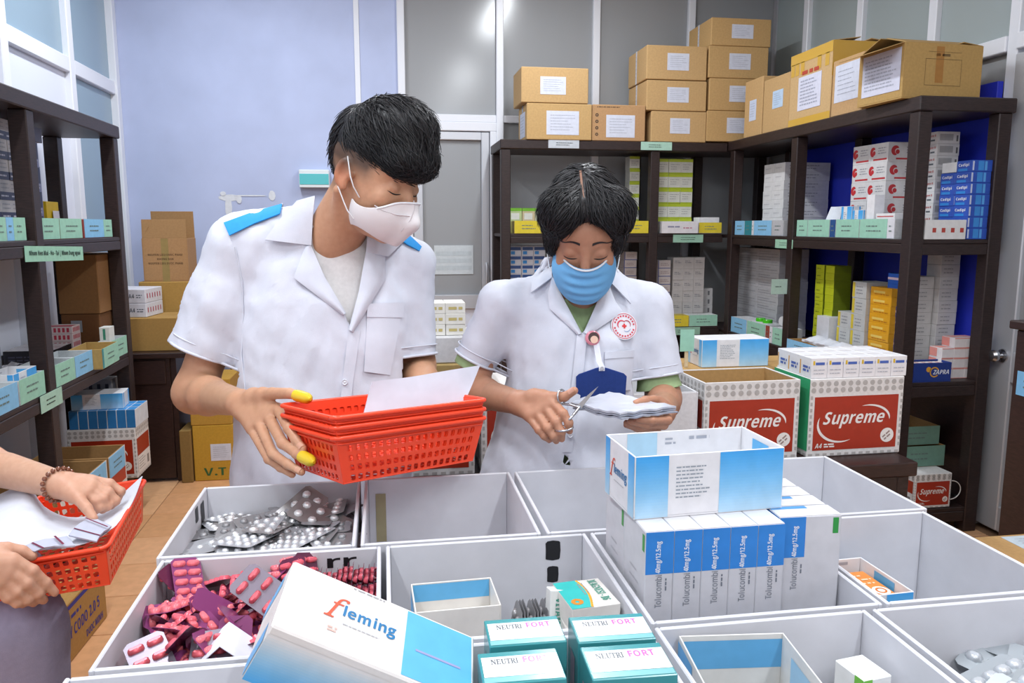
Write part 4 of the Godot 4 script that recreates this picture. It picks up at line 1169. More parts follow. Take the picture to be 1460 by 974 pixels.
func left_shelf_goods() -> void:
	var I := Transform3D.IDENTITY
	var T := PI / 2
	var y := 1.3658
	var x := -1.3
	for q in [[-2.94, 0.16, [[BLUE, 0.45], [GREEN, 0.55]], "with a blue and green card by the near post"], [-3.1, 0.15, [[BLUE, 0.35], [GREEN, 0.65]], "with a half blue card, just before the near post"], [-3.385, 0.2, [[GREEN, 1.0]], "with a mint card, just past the near post"], [-3.61, 0.24, [[GREEN, 1.0]], "with a shiny mint card, midway between the posts"], [-3.94, 0.36, [[BLUE, 0.68], [GREEN, 0.32]], "with a wide blue card, by the far post"]]:
		var o := shelf_tray(Vector3(x, y, q[0]), T, q[1], 0.083, 0.12, C("b25a55") if q[0] < -3.2 else C("d5d8da"), q[2], "tray %s, left shelf's upper level" % q[3], "trays on the left shelf's upper level")
	var s := Vector3(0.09, 0.075, 0.13)
	var st := func(mm, ww, hh, dd):
		for f in ["front", "left"]:
			var fw: float = ww if f == "front" else dd
			mm.at(face(ww, hh, dd, f)).col(C("2c3557")).rect(I, 0.0, 0.0, fw, hh * 0.4)
			mm.col(C("c3c5d2")).lines(I, fw * 0.08, hh * 0.1, fw * 0.9, hh * 0.3, 1, 0.006, rng)
			mm.col(C("96989f")).lines(I, fw * 0.1, hh * 0.5, fw * 0.9, hh * 0.9, 2, 0.004, rng)
	stack("medicine_carton", carton(s.x, s.y, s.z, C("bcbabb"), st), s, Vector3(-1.395, y, -3.13), T, 3, 6, "navy banded grey carton", "by left shelf's near post", "navy banded piles on the left shelf")
	s = Vector3(0.075, 0.1, 0.12)
	stack("medicine_carton", carton(s.x, s.y, s.z, C("7d86ab"), func(mm, ww, hh, dd):
		for f in ["front", "left"]:
			var fw: float = ww if f == "front" else dd
			mm.at(face(ww, hh, dd, f)).col(C("2a3252")).rect(I, 0.0, hh * 0.1, fw * 0.3, hh)
			mm.rect(I, fw * 0.6, hh * 0.3, fw * 0.9, hh * 0.95)
			mm.col(C("c7c9d4")).lines(I, fw * 0.3, hh * 0.05, fw * 0.9, hh * 0.3, 2, 0.005, rng)), s, Vector3(-1.42, y, -3.58), T, 1, 4, "navy and grey carton", "slim pile on left shelf", "slim navy pile on the left shelf")
	solo("medicine_carton", "long navy and grey carton laid across the slim pile on the left shelf", "box", carton(0.17, 0.06, 0.12, C("6f7797"), func(mm, ww, hh, dd):
		for f in ["front", "left"]:
			mm.at(face(ww, hh, dd, f)).col(C("2a3252")).rect(I, 0.02, hh * 0.1, 0.06, hh * 0.9)), "print", Vector3(-1.48, y + 0.402, -3.62), T)
	var o := thing("yellow_box", "upright yellow carton with a white slip behind the mint trays", "box", Vector3(-1.475, y, -3.82), T)
	part(o, "box_body", M.new().col(C("e2c21f")).box(Vector3.ZERO, Vector3(0.13, 0.16, 0.06), 0.001), "print")
	var sl := []
	for i in 4:
		var row := []
		for j in 4: row.append(Vector3(-0.035 + i * 0.025 + j * 0.008, 0.03 + j * 0.03, 0.034 + 0.004 * sin(i * 1.3) + 0.012 * (3 - j) / 3.0))
		sl.append(row)
	part(o, "white_slip", M.new().col(Color(0.95, 0.95, 0.97)).sheet(sl, 0.001), "paper")

	# middle level
	y = 0.7858
	x = -1.285
	for q in [[-2.86, 0.2, [[BLUE, 1.0]], "with a big sky blue card, nearest the viewer"], [-3.08, 0.21, [[GREEN, 1.0]], "with a shiny mint card, just before the near post"], [-3.385, 0.2, [[GREEN, 1.0]], "with a shiny mint card, just past the near post"], [-3.59, 0.2, [[BLUE, 1.0]], "with a sky blue card, midway between the posts"], [-4.06, 0.22, [[GREEN, 1.0]], "with a mint card, by the far post"]]:
		shelf_tray(Vector3(x, y, q[0]), T, q[1], 0.09, 0.14 if q[0] > -4.0 else 0.06, C("cdd3d6"), q[2], "tray %s, left shelf's middle level" % q[3], "trays on the left shelf's middle level")
	o = shelf_tray(Vector3(x + 0.035, y, -3.82), T + 0.04, 0.25, 0.09, 0.14, C("b99a5c"), [[C("4aa0a0"), 0.08], [GREEN, 0.92]], "brown tray with a mint card, standing proud of the left shelf", "")
	# content of the mid level
	o = thing("medicine_carton", "blue and white open box in the tray before the near post", "box", Vector3(-1.355, y + 0.006, -3.08), T)
	blue_tray_body(o, 0.19, 0.105, 0.1, false)
	s = Vector3(0.11, 0.095, 0.2)
	var gl := carton(s.x, s.y, s.z, C("23222e"), func(mm, ww, hh, dd):
		mm.at(face(ww, hh, dd, "top")).col(C("b7b3b6")).rect(I, 0, 0, ww, dd)
		mm.at(face(ww, hh, dd, "left")).col(C("4b4a60")).lines(I, 0.02, 0.02, dd - 0.02, hh - 0.02, 4, 0.007, rng))
	stack("wrapped_carton", gl, s, Vector3(-1.435, y, -3.66), T, 2, 1, "shiny wrapped black carton", "left shelf's middle level", "black wrapped cartons on the left shelf", [], 0.003, "gloss_print")
	s = Vector3(0.1, 0.034, 0.11)
	stack("medicine_carton", carton(s.x, s.y, s.z, C("d9c9c9"), func(mm, ww, hh, dd):
		for f in ["front", "left"]:
			var fw: float = ww if f == "front" else dd
			mm.at(face(ww, hh, dd, f)).col(C("b9354a"))
			for k in 5: mm.rect(I, fw * (0.1 + k * 0.17), hh * 0.2, fw * (0.2 + k * 0.17), hh * 0.8)
		mm.at(face(ww, hh, dd, "top")).col(C("c04a5c")).rect(I, 0.0, 0, ww * 0.5, dd)), s, Vector3(-1.435, y, -3.9), T, 1, 5, "red checked white carton", "behind left shelf's proud tray", "red checked pile on the left shelf")
	solo("medicine_carton", "white carton with a green edge beside the red checked pile", "box", carton(0.07, 0.15, 0.045, C("dfe3df"), func(mm, ww, hh, dd):
		mm.at(face(ww, hh, dd, "left")).col(C("3f8f78")).rect(I, dd * 0.35, hh * 0.6, dd * 0.6, hh * 0.95)), "print", Vector3(-1.318, y + 0.0055, -4.0), T)
	shipping("big dim brown carton with a dark checked band, standing on the left shelf's middle level", Vector3(-1.44, y + 0.215, -4.165), 0.0, 0.185, 0.285, 0.28, C("8a6238"), [])
	o = shipping("dark brown carton with a small grey label under the checked one on the left shelf", Vector3(-1.44, y, -4.165), 0.0, 0.175, 0.213, 0.28, C("6d4526"), [["front", 0.25, 0.6, 0.28, 0.26, Color(0.62, 0.64, 0.66)]])
	var bag := M.new()
	for i in 3:
		var g := []
		for a in 6:
			var row := []
			for b in 6: row.append(Vector3(-1.53 + a * 0.02, y + 0.02 + i * 0.03 + 0.02 * rng.randf(), -3.34 + b * 0.03 - i * 0.01))
			g.append(row)
		bag.sheet(g, 0.001)
	solo("plastic_bag", "crumpled clear plastic bag on the left shelf by the near post", "bag", bag, "poly_bag")
	for i in 2:
		solo("pale_carton", "pale grey-blue tall carton, %s, at the left shelf's near end" % ["nearer one", "farther one"][i], "box", carton(0.2, 0.42 - 0.05 * i, 0.14, C("8b929c"), func(mm, ww, hh, dd):
			mm.at(face(ww, hh, dd, "front")).col(C("747b86")).rect(I, ww * 0.1, hh * 0.7, ww * 0.9, hh * 0.9)), "print", Vector3(-1.5, y, -2.88 - 0.21 * i), T, "pale tall cartons on the left shelf")

	# bottom level
	y = 0.2008
	paper_carton("white and red paper carton on the left shelf's bottom level under the blue cartons", Vector3(-1.36, y, -4.05), 0.0, 0.31, 0.25, 0.215)
	s = Vector3(0.042, 0.09, 0.066)
	for lay in 3:
		stack("medicine_carton", carton(s.x, s.y, s.z, C("dfe6ee"), func(mm, ww, hh, dd):
			mm.at(face(ww, hh, dd, "front")).col(C("2c79b8")).rect(I, 0.0015, 0.001, ww - 0.0015, hh - 0.001)
			mm.at(face(ww, hh, dd, "top")).col(C("3f93d6")).rect(I, 0.0015, 0.0, ww - 0.0015, dd * 0.9)), s, Vector3(-1.5, y + 0.2515, -3.945 - lay * 0.068), 0.0, 7, 1, "blue faced carton, %s rank" % ["front", "middle", "rear"][lay], "low on the left shelf", "blue faced cartons low on the left shelf", [], 0.001)
	o = thing("display_box", "closed pale box with blue blocks lying on the blue cartons low on the left shelf", "box", Vector3(-1.38, y + 0.343, -4.03), 0.1)
	blue_tray_body(o, 0.23, 0.075, 0.13, false, true)
	for i in 3:
		var z: float = [-3.10, -3.405, -3.65][i]
		o = thing("cut_carton", "cut down red and white carton, %s low on the left shelf" % ["nearest of three", "middle of three", "farthest of three"][i], "tray", Vector3(-1.36, y, z), 0.0, "cut down cartons low on the left shelf")
		part(o, "tray_body", M.new().col(C("a98250")).tray(Vector3.ZERO, Vector3(0.32, 0.22, 0.22), 0.006), "board")
		var m := M.new().at(face(0.32, 0.22, 0.22, "right"))
		m.col(C("e6e4e2")).rect(I, 0, 0, 0.22, 0.22, 0.0005)
		m.col(C("b7371f")).rect(I, 0.012, 0.065 if i else 0.09, 0.208, 0.15, 0.001)
		m.col(C("b3b0ae")).lines(I, 0.02, 0.01, 0.15, 0.05, 3, 0.006, rng, 0.001)
		part(o, "printed_side", m, "print")
		if i: card(o, face(0.32, 0.22, 0.22, "right") * Transform3D(Basis.IDENTITY, Vector3(0.004, 0.125, 0.001)), 0.2, 0.092, BLUE, 2)
	s = Vector3(0.16, 0.09, 0.1)
	stack("medicine_carton", carton(s.x, s.y, s.z, C("8f8f92"), func(mm, ww, hh, dd):
		mm.at(face(ww, hh, dd, "front")).col(C("3a3a44"))
		for k in 4: mm.rect(I, ww * (0.08 + k * 0.24), hh * 0.45, ww * (0.18 + k * 0.24), hh * 0.75)), s, Vector3(-1.53, y, -4.166), 0.0, 1, 5, "dim grey marked carton", "behind left shelf's blue cartons", "dim grey pile low on the left shelf")

func floor_and_bench_goods() -> void:
	var I := Transform3D.IDENTITY
	# on the desk in the far left corner
	shipping("yellow-brown carton lying lowest on the desk under the two white paper packs", Vector3(-1.315, 0.7358, -4.68), 0.0, 0.37, 0.185, 0.3, C("a98549"), [])
	shipping("yellow-brown carton on the desk behind the two white paper packs", Vector3(-1.21, 0.7358, -5.0), 0.0, 0.4, 0.36, 0.28, C("b28c47"), [])
	for i in 2:
		var o := thing("paper_pack", "white printed paper pack, %s of the two on the desk carton" % ["lower", "upper"][i], "paper pack", Vector3(-1.385, 0.9218 + i * 0.0778, -4.68), -0.12, "paper packs on the desk")
		var m := M.new().col(C("dcdde6")).box(Vector3.ZERO, Vector3(0.22, 0.077, 0.23), 0.003)
		part(o, "pack_body", m, "print")
		var p := M.new().at(face(0.22, 0.077, 0.23, "front")).col(C("5d626e"))
		write(p, I, "A4", 0.13, 0.028, 0.16, 0.05)
		p.ring(I, Vector2(0.08, 0.04), 0.028, 0.032, 0.5, 5.0, 0.5, 0.0006, 16, 0.6)
		p.lines(I, 0.17, 0.025, 0.21, 0.05, 2, 0.005, rng)
		p.at(face(0.22, 0.077, 0.23, "right")).col(C("b0445c"))
		for k in 6: p.rect(I, 0.02 + k * 0.034, 0.025, 0.032 + k * 0.034, 0.052)
		part(o, "printing", p, "print")
	var op := open_carton("brown open carton with raised flaps topmost on the desk carton pile", Vector3(-1.255, 1.0968, -4.98), 0.0, 0.25, 0.25, 0.22, C("b0875a"), [["front", -4, 0.11], ["back", -3, 0.16], ["right", -102, 0.1], ["left", -30, 0.08]])
	var pr := M.new().at(face(0.25, 0.25, 0.22, "front")).col(C("6b4c2c"))
	for k in 3: write(pr, I, ["NGUYEN LIEU DUOC PHAM", "KHONG BAN", "NGUYEN LIEU DUOC PHAM"][k], 0.03 + 0.05 * float(k == 1), 0.15 - k * 0.025, 0.22 - 0.05 * float(k == 1), 0.162 - k * 0.025)
	pr.col(C("a58b50")).rect(I, 0.105, 0.0, 0.145, 0.25, 0.0004)
	part(op, "printing", pr, "paper")
	# the floor by the desk
	var o := shipping("tall yellow-brown carton with green print standing on the floor right of the desk", Vector3(-0.96, 0.0, -4.62), 0.0, 0.22, 0.32, 0.3, C("c79a34"), [["front", 0.42, 0.36, 0.5, 0.3]])
	var g := M.new().at(face(0.22, 0.32, 0.3, "front")).col(C("3a6b3a"))
	write(g, I, "V.T", 0.05, 0.03, 0.17, 0.075)
	part(o, "printing", g, "paper")
	shipping("yellow-brown carton on top of the tall one right of the desk", Vector3(-0.965, 0.321, -4.62), 0.0, 0.22, 0.26, 0.3, C("bf9238"), [])
	solo("cardboard_panel", "thin brown cardboard panel standing between the desk and the yellow carton", "cardboard", M.new().col(C("8d6f3c")).box(Vector3.ZERO, Vector3(0.06, 0.3, 0.2), 0.004), "board", Vector3(-1.105, 0, -4.55))
	# printed carton on the aisle floor
	o = shipping("brown carton with blue lettering on the aisle floor by the left person", Vector3(-1.153, 0, -2.70), deg_to_rad(-2.5), 0.23, 0.2, 0.42, C("b98d4e"), [])
	var p := M.new().at(face(0.23, 0.2, 0.42, "right")).col(C("3a3c9c"))
	p.rect(I, 0.06, 0.175, 0.38, 0.19)
	write(p, I, "MITY CODO 2.0 5", 0.05, 0.075, 0.36, 0.115)
	write(p, I, "DUOC MINH", 0.24, 0.02, 0.38, 0.045)
	p.lines(I, 0.02, 0.13, 0.3, 0.16, 1, 0.012, rng)
	part(o, "blue_print", p, "paper")
	# lower right corner
	shipping("tan carton with a large printed label at the lower right edge", Vector3(1.94, 0.0, -1.78), 0.0, 0.44, 0.5, 0.4, C("c39b66"), [["top", 0.18, 0.66, 0.5, 0.3, Color(0.85, 0.9, 0.92)]])

	# bench: behind the woman, left group
	var by := 0.7008
	paper_carton("red and white paper carton on the bench behind the red baskets", Vector3(0.095, by, -2.31), 0.0, 0.31, 0.26, 0.215)
	paper_carton("red and white paper carton on the bench just left of the woman", Vector3(0.425, by, -2.31), 0.0, 0.31, 0.26, 0.215)
	shipping("flat brown carton on the bench cartons between the two people", Vector3(0.12, by + 0.261, -2.31), 0.0, 0.36, 0.07, 0.24, C("b59a62"), [])
	solo("white_carton", "flat white carton under the small white boxes between the two people", "carton", carton(0.34, 0.075, 0.22, C("d9d9db"), null, 0.003), "board", Vector3(0.09, by + 0.332, -2.31))
	var s := Vector3(0.057, 0.031, 0.1)
	var wh := carton(s.x, s.y, s.z, C("eceae2"), func(mm, ww, hh, dd):
		mm.at(face(ww, hh, dd, "front")).col(C("c9b978")).lines(I, ww * 0.15, hh * 0.35, ww * 0.9, hh * 0.65, 1, 0.008, rng))
	stack("medicine_carton", wh, s, Vector3(-0.06, by + 0.408, -2.23), 0.0, 5, 3, "gold lined white carton", "block between the two people", "gold lined white cartons between the people")
	# bench: right of the woman
	o = open_carton("white open carton with pink print at the woman's elbow", Vector3(0.80, by, -2.31), 0.0, 0.27, 0.22, 0.2, C("e3e3e6"), [["front", 0, 0.0015], ["back", -15, 0.09], ["left", -50, 0.08]], "white_open_carton")
	p = M.new().at(face(0.27, 0.22, 0.2, "front")).col(C("cf5a78"))
	write(p, I, "pasterol", 0.1, 0.05, 0.25, 0.085)
	part(o, "printing", p, "print")
	paper_carton("open red and white paper carton with its brown inside showing, right of the woman", Vector3(1.105, by, -2.31), 0.02, 0.315, 0.25, 0.22, true)
	paper_carton("closed red and white paper carton at the bench's right end", Vector3(1.455, by, -2.31), 0.015, 0.325, 0.25, 0.22, false, true)
	s = Vector3(0.0535, 0.064, 0.07)
	var yb := carton(s.x, s.y, s.z, C("ebebee"), func(mm, ww, hh, dd):
		mm.at(face(ww, hh, dd, "front")).col(C("d8b62c")).rect(I, ww * 0.1, hh * 0.66, ww * 0.22, hh * 0.86)
		mm.col(C("4a68b8")).lines(I, ww * 0.26, hh * 0.62, ww * 0.98, hh * 0.82, 1, hh * 0.13, rng)
		mm.col(C("b9bcc6")).lines(I, ww * 0.15, hh * 0.15, ww * 0.9, hh * 0.5, 2, 0.003, rng)
		mm.at(face(ww, hh, dd, "left")).col(C("e0a53c")).rect(I, dd * 0.04, hh * 0.1, dd * 0.12, hh * 0.8)
		mm.col(C("4a68b8")).lines(I, dd * 0.3, hh * 0.25, dd * 0.9, hh * 0.6, 2, hh * 0.12, rng)
		mm.at(face(ww, hh, dd, "top")).col(C("d9cfd2")).rect(I, ww * 0.1, dd * 0.75, ww * 0.9, dd * 0.82))
	for lay in 3:
		stack("medicine_carton", yb, s, Vector3(1.298, by + 0.2505, -2.205 - lay * 0.071), 0.0, 6, 1, "white printed carton, %s rank" % ["front", "middle", "rear"][lay], "on the right bench carton", "blue and yellow print cartons on the bench", [], 0.001)
	var q := PZ(1040, 523, -2.5)
	shipping("brown carton behind the open red and white carton on the bench", Vector3(1.2, by, -2.585), 0.0, 0.62, q.y - by - 0.001, 0.24, C("b58f58"), [])
	o = thing("display_box", "closed white box with blue blocks lying behind the open red and white carton", "box", Vector3((PZ(1000, 523, -2.5).x + PZ(1095, 523, -2.5).x) / 2, q.y, -2.56), 0.0)
	blue_tray_body(o, PZ(1095, 523, -2.5).x - PZ(1000, 523, -2.5).x, 0.095, 0.12, true, true)
	var st := PZ(978, 520, -2.52)
	o = thing("tag_stick", "small mint card on a stick standing behind the open red and white carton", "tag", Vector3(st.x, q.y, -2.52))
	part(o, "stick", M.new().col(C("d6c3a0")).box(Vector3.ZERO, Vector3(0.012, 0.1, 0.004)), "board")
	part(o, "card", M.new().col(GREEN).box(Vector3(0, 0.055, 0.004), Vector3(0.05, 0.075, 0.002)), "paper")

# ---------------------------------------------------------------- what lies in the bins
func blister(w: float, d: float, nx: int, ny: int, body: Color, dome: Color, r: float, tall: float, len := 0.0) -> ArrayMesh:
	# lies flat: backing sheet on y = 0, domes upward; corners cut
	var m := M.new().col(body)
	var c := 0.006
	var ring := []
	for q in [[-1, -1, 0], [-1, -1, 1], [1, -1, 1], [1, -1, 0], [1, 1, 0], [1, 1, 1], [-1, 1, 1], [-1, 1, 0]]:
		ring.append(Vector3(q[0] * (w / 2 - (c if q[2] else 0.0)), 0, q[1] * (d / 2 - (0.0 if q[2] else c))))
	var up := []; var dn := []
	for p in ring:
		up.append(p + Vector3(0, 0.0006, 0)); dn.append(p)
	m.cpoly(Vector3(0, -1, 0), up.duplicate()); m.cpoly(Vector3(0, 1, 0), dn.duplicate())
	for i in 8:
		m.cpoly(Vector3.ZERO, [up[i], up[(i + 1) % 8], dn[(i + 1) % 8], dn[i]])
	m.col(dome)
	for ix in nx:
		for iy in ny:
			var ce := Vector3((ix + 0.5) / nx - 0.5, 0, (iy + 0.5) / ny - 0.5) * Vector3(w * 0.94, 0, d * 0.92)
			var prev := []
			var seg := 8
			for k in 3:
				var rr: float = r * [1.0, 0.85, 0.4][k]
				var hh: float = 0.0006 + tall * [0.0, 0.7, 1.0][k]
				var cur := []
				for a in seg:
					var g := TAU * (a + 0.5) / seg
					cur.append(ce + Vector3(cos(g) * (rr + 0.0) + signf(cos(g)) * len / 2, hh, sin(g) * rr))
				if k:
					for a in seg:
						var A: Vector3 = prev[a]; var B: Vector3 = prev[(a + 1) % seg]; var D: Vector3 = cur[a]; var E: Vector3 = cur[(a + 1) % seg]
						var o := ce + Vector3(0, 0, 0)
						var na := (A - o).normalized(); var nb := (B - o).normalized(); var nd := (D - o).normalized(); var ne := (E - o).normalized()
						m.tri(A, E, B, na, ne, nb); m.tri(A, D, E, na, nd, ne)
				prev = cur
			var cap := prev.duplicate()
			m.cpoly(ce, cap)
	return m.mesh()

func scatter(kind: String, meshes: Array, mats: Array, n: int, lo: Vector3, hi: Vector3, tilt: float, label: String, group: String, stand := 0.0) -> void:
	for i in n:
		var k := rng.randi() % meshes.size()
		var p := Vector3(rng.randf_range(lo.x, hi.x), lerpf(lo.y, hi.y, float(i) / n), rng.randf_range(lo.z, hi.z))
		var b := Basis(Vector3.UP, rng.randf_range(0, TAU))
		var bb := Basis(Vector3(rng.randf_range(-1, 1), 0, rng.randf_range(-1, 1)).normalized(), rng.randf_range(stand * 0.6, 1.0) * tilt) * b
		if rng.randf() < 0.14: bb = bb * Basis(Vector3.RIGHT, PI)
		var u := (p.x - lo.x) / (hi.x - lo.x); var w := (p.z - lo.z) / (hi.z - lo.z)
		var lies: String = "standing steeply" if absf(bb.y.y) < 0.62 else ("face up" if bb.y.y > 0 else "back up")
		var where: String = ["left", "middle", "right"][clampi(int(u * 3), 0, 2)] + " " + ["rear", "centre", "front"][clampi(int(w * 3), 0, 2)]
		var o := solo(kind, "%s, %s, %s of the pile%s" % [label, lies, where, ", on top" if i > n - 14 else ""], "blister strip", meshes[k], mats[k], p, 0.0, group)
		o.basis = bb
func fill(kind: String, mesh: Mesh, mat: String, n: int, lo: Vector3, hi: Vector3, label: String) -> void:
	var mm := MultiMesh.new()
	mm.transform_format = MultiMesh.TRANSFORM_3D
	mm.mesh = mesh
	mm.instance_count = n
	for i in n:
		var t := Transform3D(Basis(Vector3.UP, rng.randf_range(0, TAU)) * Basis(Vector3.RIGHT, rng.randf_range(-0.1, 0.1)), Vector3(rng.randf_range(lo.x, hi.x), lerpf(lo.y, hi.y, float(i) / n), rng.randf_range(lo.z, hi.z)))
		mm.set_instance_transform(i, t)
	var o := MultiMeshInstance3D.new()
	o.name = numbered(kind)
	o.multimesh = mm
	o.material_override = mt[mat]
	add_child(o)
	tag(o, label, "blister strips", "", "stuff")

func bin_goods() -> void:
	var I := Transform3D.IDENTITY
	var base := RIM - BIN_H + 0.0068
	# silver strips, rear left bin
	var silver := blister(0.128, 0.078, 6, 4, Color(0.68, 0.69, 0.71), Color(0.92, 0.93, 0.94), 0.0064, 0.004)
	var dull := blister(0.138, 0.052, 5, 2, Color(0.56, 0.56, 0.57), Color(0.6, 0.6, 0.61), 0.0075, 0.0045)
	var lone := blister(0.125, 0.062, 4, 2, Color(0.55, 0.54, 0.54), Color(0.93, 0.93, 0.93), 0.0085, 0.0045)
	fill("blister_pile", dull, "foil", 130, Vector3(-0.29, base + 0.004, -1.47), Vector3(-0.115, 0.848, -1.27), "mass of silver blister strips filling the rear left bin below the top ones")
	scatter("blister_strip", [silver, dull, silver, lone], ["foil", "foil", "foil", "foil"], 60, Vector3(-0.305, 0.848, -1.49), Vector3(-0.1, 0.884, -1.255), 0.34, "silver tablet strip", "loose silver strips in the rear left bin")
	var q := 0
	for s in [[-0.30, 0.872, -1.33, 0.5, 0.15, 0.1, silver], [-0.22, 0.874, -1.29, 0.1, 0.12, -0.06, silver], [-0.255, 0.878, -1.40, -0.3, 0.1, 0.25, silver], [-0.175, 0.888, -1.45, 0.8, 0.55, 0.1, lone], [-0.12, 0.885, -1.42, -0.5, 0.35, -0.2, lone], [-0.16, 0.88, -1.36, -0.35, 0.08, 0.12, dull], [-0.11, 0.878, -1.33, -0.2, 0.12, 0.1, dull]]:
		var b := solo("blister_strip", ["silver strip of many tablets lying flat at the left front of the rear left bin", "silver strip of many tablets lying near the front rim of the rear left bin", "silver strip leaning on the others at the left rear of the rear left bin", "strip of eight big white tablets standing up at the rear of the rear left bin", "strip of eight big white tablets leaning at the right rear of the rear left bin", "dull grey strip face down in the middle of the rear left bin", "dull grey strip face down at the right of the rear left bin"][q], "blister strip", s[6], "foil", Vector3(s[0], s[1], s[2]))
		b.basis = Basis(Vector3.RIGHT, s[4]) * Basis(Vector3.BACK, s[5]) * Basis(Vector3.UP, s[3])
		q += 1
	# pink capsule strips, middle left bin
	var pink := blister(0.04, 0.088, 2, 5, Color(0.36, 0.16, 0.26), Color(0.86, 0.38, 0.44), 0.0044, 0.0065, 0.0095)
	var rose := blister(0.042, 0.09, 2, 5, Color(0.5, 0.24, 0.42), Color(0.9, 0.45, 0.49), 0.0045, 0.0065, 0.0098)
	fill("blister_pile", pink, "gloss_print", 160, Vector3(-0.285, base + 0.005, -1.13), Vector3(-0.08, 0.828, -0.965), "mass of pink capsule strips filling the middle left bin below the top ones")
	scatter("blister_strip", [pink, rose], ["gloss_print", "gloss_print"], 105, Vector3(-0.305, 0.83, -1.16), Vector3(-0.12, 0.902, -0.945), 1.05, "pink capsule strip", "loose pink strips in the middle left bin", 0.5)
	for i in 26:
		var r2 := i % 13
		var b := solo("blister_strip", "pink capsule strip on edge in the bin's packed %s row, %s from the left" % ["rear" if i > 12 else "front", ordinal(r2)], "blister strip", pink, "gloss_print", Vector3(-0.116 + r2 * 0.0078, 0.868 + 0.006 * rng.randf(), -1.07 - 0.062 * float(i > 12) + 0.006 * sin(i * 0.9)), 0.0, "packed pink strips in the middle left bin")
		b.basis = Basis(Vector3.RIGHT, 0.1 * sin(i * 1.7)) * Basis(Vector3.BACK, PI / 2 - 0.16) * Basis(Vector3.UP, PI / 2 + 0.06 * sin(i * 2.3))
	var paleb := blister(0.048, 0.1, 2, 4, Color(0.5, 0.47, 0.52), Color(0.86, 0.4, 0.44), 0.0046, 0.006, 0.011)
	for s in [[-0.165, 0.925, -1.04, 0.9, 0.75, "clear grey strip with pink capsules standing up among the purple ones"], [-0.22, 0.897, -0.935, 0.1, 0.28, "clear grey strip with pink capsules lying at the front rim of the pink bin"], [-0.285, 0.892, -0.94, 0.5, 0.4, "clear grey strip with one pink capsule row at the left front of the pink bin"]]:
		var b := solo("blister_strip", s[5], "blister strip", paleb, "foil", Vector3(s[0], s[1], s[2]))
		b.basis = Basis(Vector3.RIGHT, s[4]) * Basis(Vector3.UP, s[3])
	var wl := solo("paper_slip", "folded white paper slip lying among the pink strips", "paper", fold_slip(), "paper", Vector3(-0.205, 0.885, -0.955))
	# middle second bin: small blue tray, grey strips, teal capsule box
	for i in 4:
		solo("white_carton", "plain white carton, %s in the pile carrying the small blue tray" % ["lowest", "second", "third", "topmost"][i], "box", carton(0.115, 0.0365, 0.085, C("dcdad6")), "print", Vector3(0.089, base + i * 0.0368, -1.045), 0.03, "plain cartons under the small blue tray")
	var o := thing("display_box", "small pale open tray with a blue inner edge, second middle bin", "box", Vector3(0.089, base + 0.1475, -1.045), 0.03)
	part(o, "box_body", M.new().col(C("e6e2dc")).tray(Vector3.ZERO, Vector3(0.118, 0.05, 0.088), 0.002), "print")
	var m := M.new()
	var f := face(0.118, 0.05, 0.088, "back")
	f.basis = Basis(-f.basis.x, f.basis.y, -f.basis.z)
	f.origin += -f.basis.x * 0.118 + Vector3(0, 0, 0.0022)
	m.at(f).col(C("5fb0e2")).rect(I, 0.003, 0.022, 0.115, 0.048, 0.0004)
	part(o, "printed_inside", m, "print")
	m = M.new()
	m.at(face(0.118, 0.05, 0.088, "left")).col(C("62b4ea")).rect(I, 0.0, 0.0, 0.088, 0.04)
	part(o, "printed_sides", m, "print")
	for i in 9:
		var b := solo("blister_strip", "grey strip on edge left of the teal box, %s from the left" % ordinal(i), "blister strip", dull, "foil", Vector3(0.163 + i * 0.0062, 0.8 + 0.06 * 0.0, -1.03), 0.0, "upright grey strips in the second bin")
		b.basis = Basis(Vector3.BACK, PI / 2 - 0.25 + 0.03 * (i % 3)) * Basis(Vector3.UP, 0.0)
		b.position.y = base + 0.112
	solo("white_carton", "plain white carton under the upright grey strips", "box", carton(0.075, 0.052, 0.09, C("d9d9dc")), "print", Vector3(0.19, base, -1.03), 0.0)
	for i in 6:
		o = thing("capsule_box", "teal and white capsule box, %s of the pile in the middle row" % ["lowest", "second", "third", "fourth", "fifth", "topmost"][i], "box", Vector3(0.268, base + i * 0.0345, -1.0), 0.02 + (0.1 if i == 5 else 0.0), "teal capsule boxes")
		part(o, "box_body", M.new().col(C("e9e5de")).box(Vector3.ZERO, Vector3(0.07, 0.034, 0.08), 0.001), "print")
		if i == 5:
			var tp := M.new().at(face(0.07, 0.034, 0.08, "top"))
			tp.col(C("34b9b4")).rect(I, 0.0, 0.0, 0.028, 0.08, 0.0004)
			for k in 16:
				var wv: float = 0.027 + 0.01 * sin(PI * (k + 0.5) / 20.0)
				tp.col(C("34b9b4")).rect(I, 0.0, k * 0.005, wv, k * 0.005 + 0.005, 0.0005)
				tp.col(C("e8a52c")).rect(I, wv, k * 0.005, wv + 0.0035, k * 0.005 + 0.005, 0.0005)
			tp.col(C("d0872c")).ring(I, Vector2(0.014, 0.018), 0.003, 0.009, 0, TAU, 0.0, 0.0008, 8)
			tp.col(C("2f9e86"))
			write(tp, Transform3D(Basis(Vector3.BACK, -PI / 2), Vector3(0.05, 0.075, 0)), "MAGNESI - B6", 0, 0, 0.062, 0.012, true, "Droid Serif")
			tp.col(C("8f908c")).lines(Transform3D(Basis(Vector3.BACK, -PI / 2), Vector3(0.042, 0.07, 0)), 0, -0.012, 0.045, 0, 2, 0.0022, rng)
			part(o, "printed_top", tp, "print")
	o = thing("tube_carton", "slim upright white carton with green lettering left of the teal capsule box", "box", Vector3(0.216, base + 0.01, -0.985), 0.0)
	o.rotation = Vector3(-0.18, 0.1, -0.1)
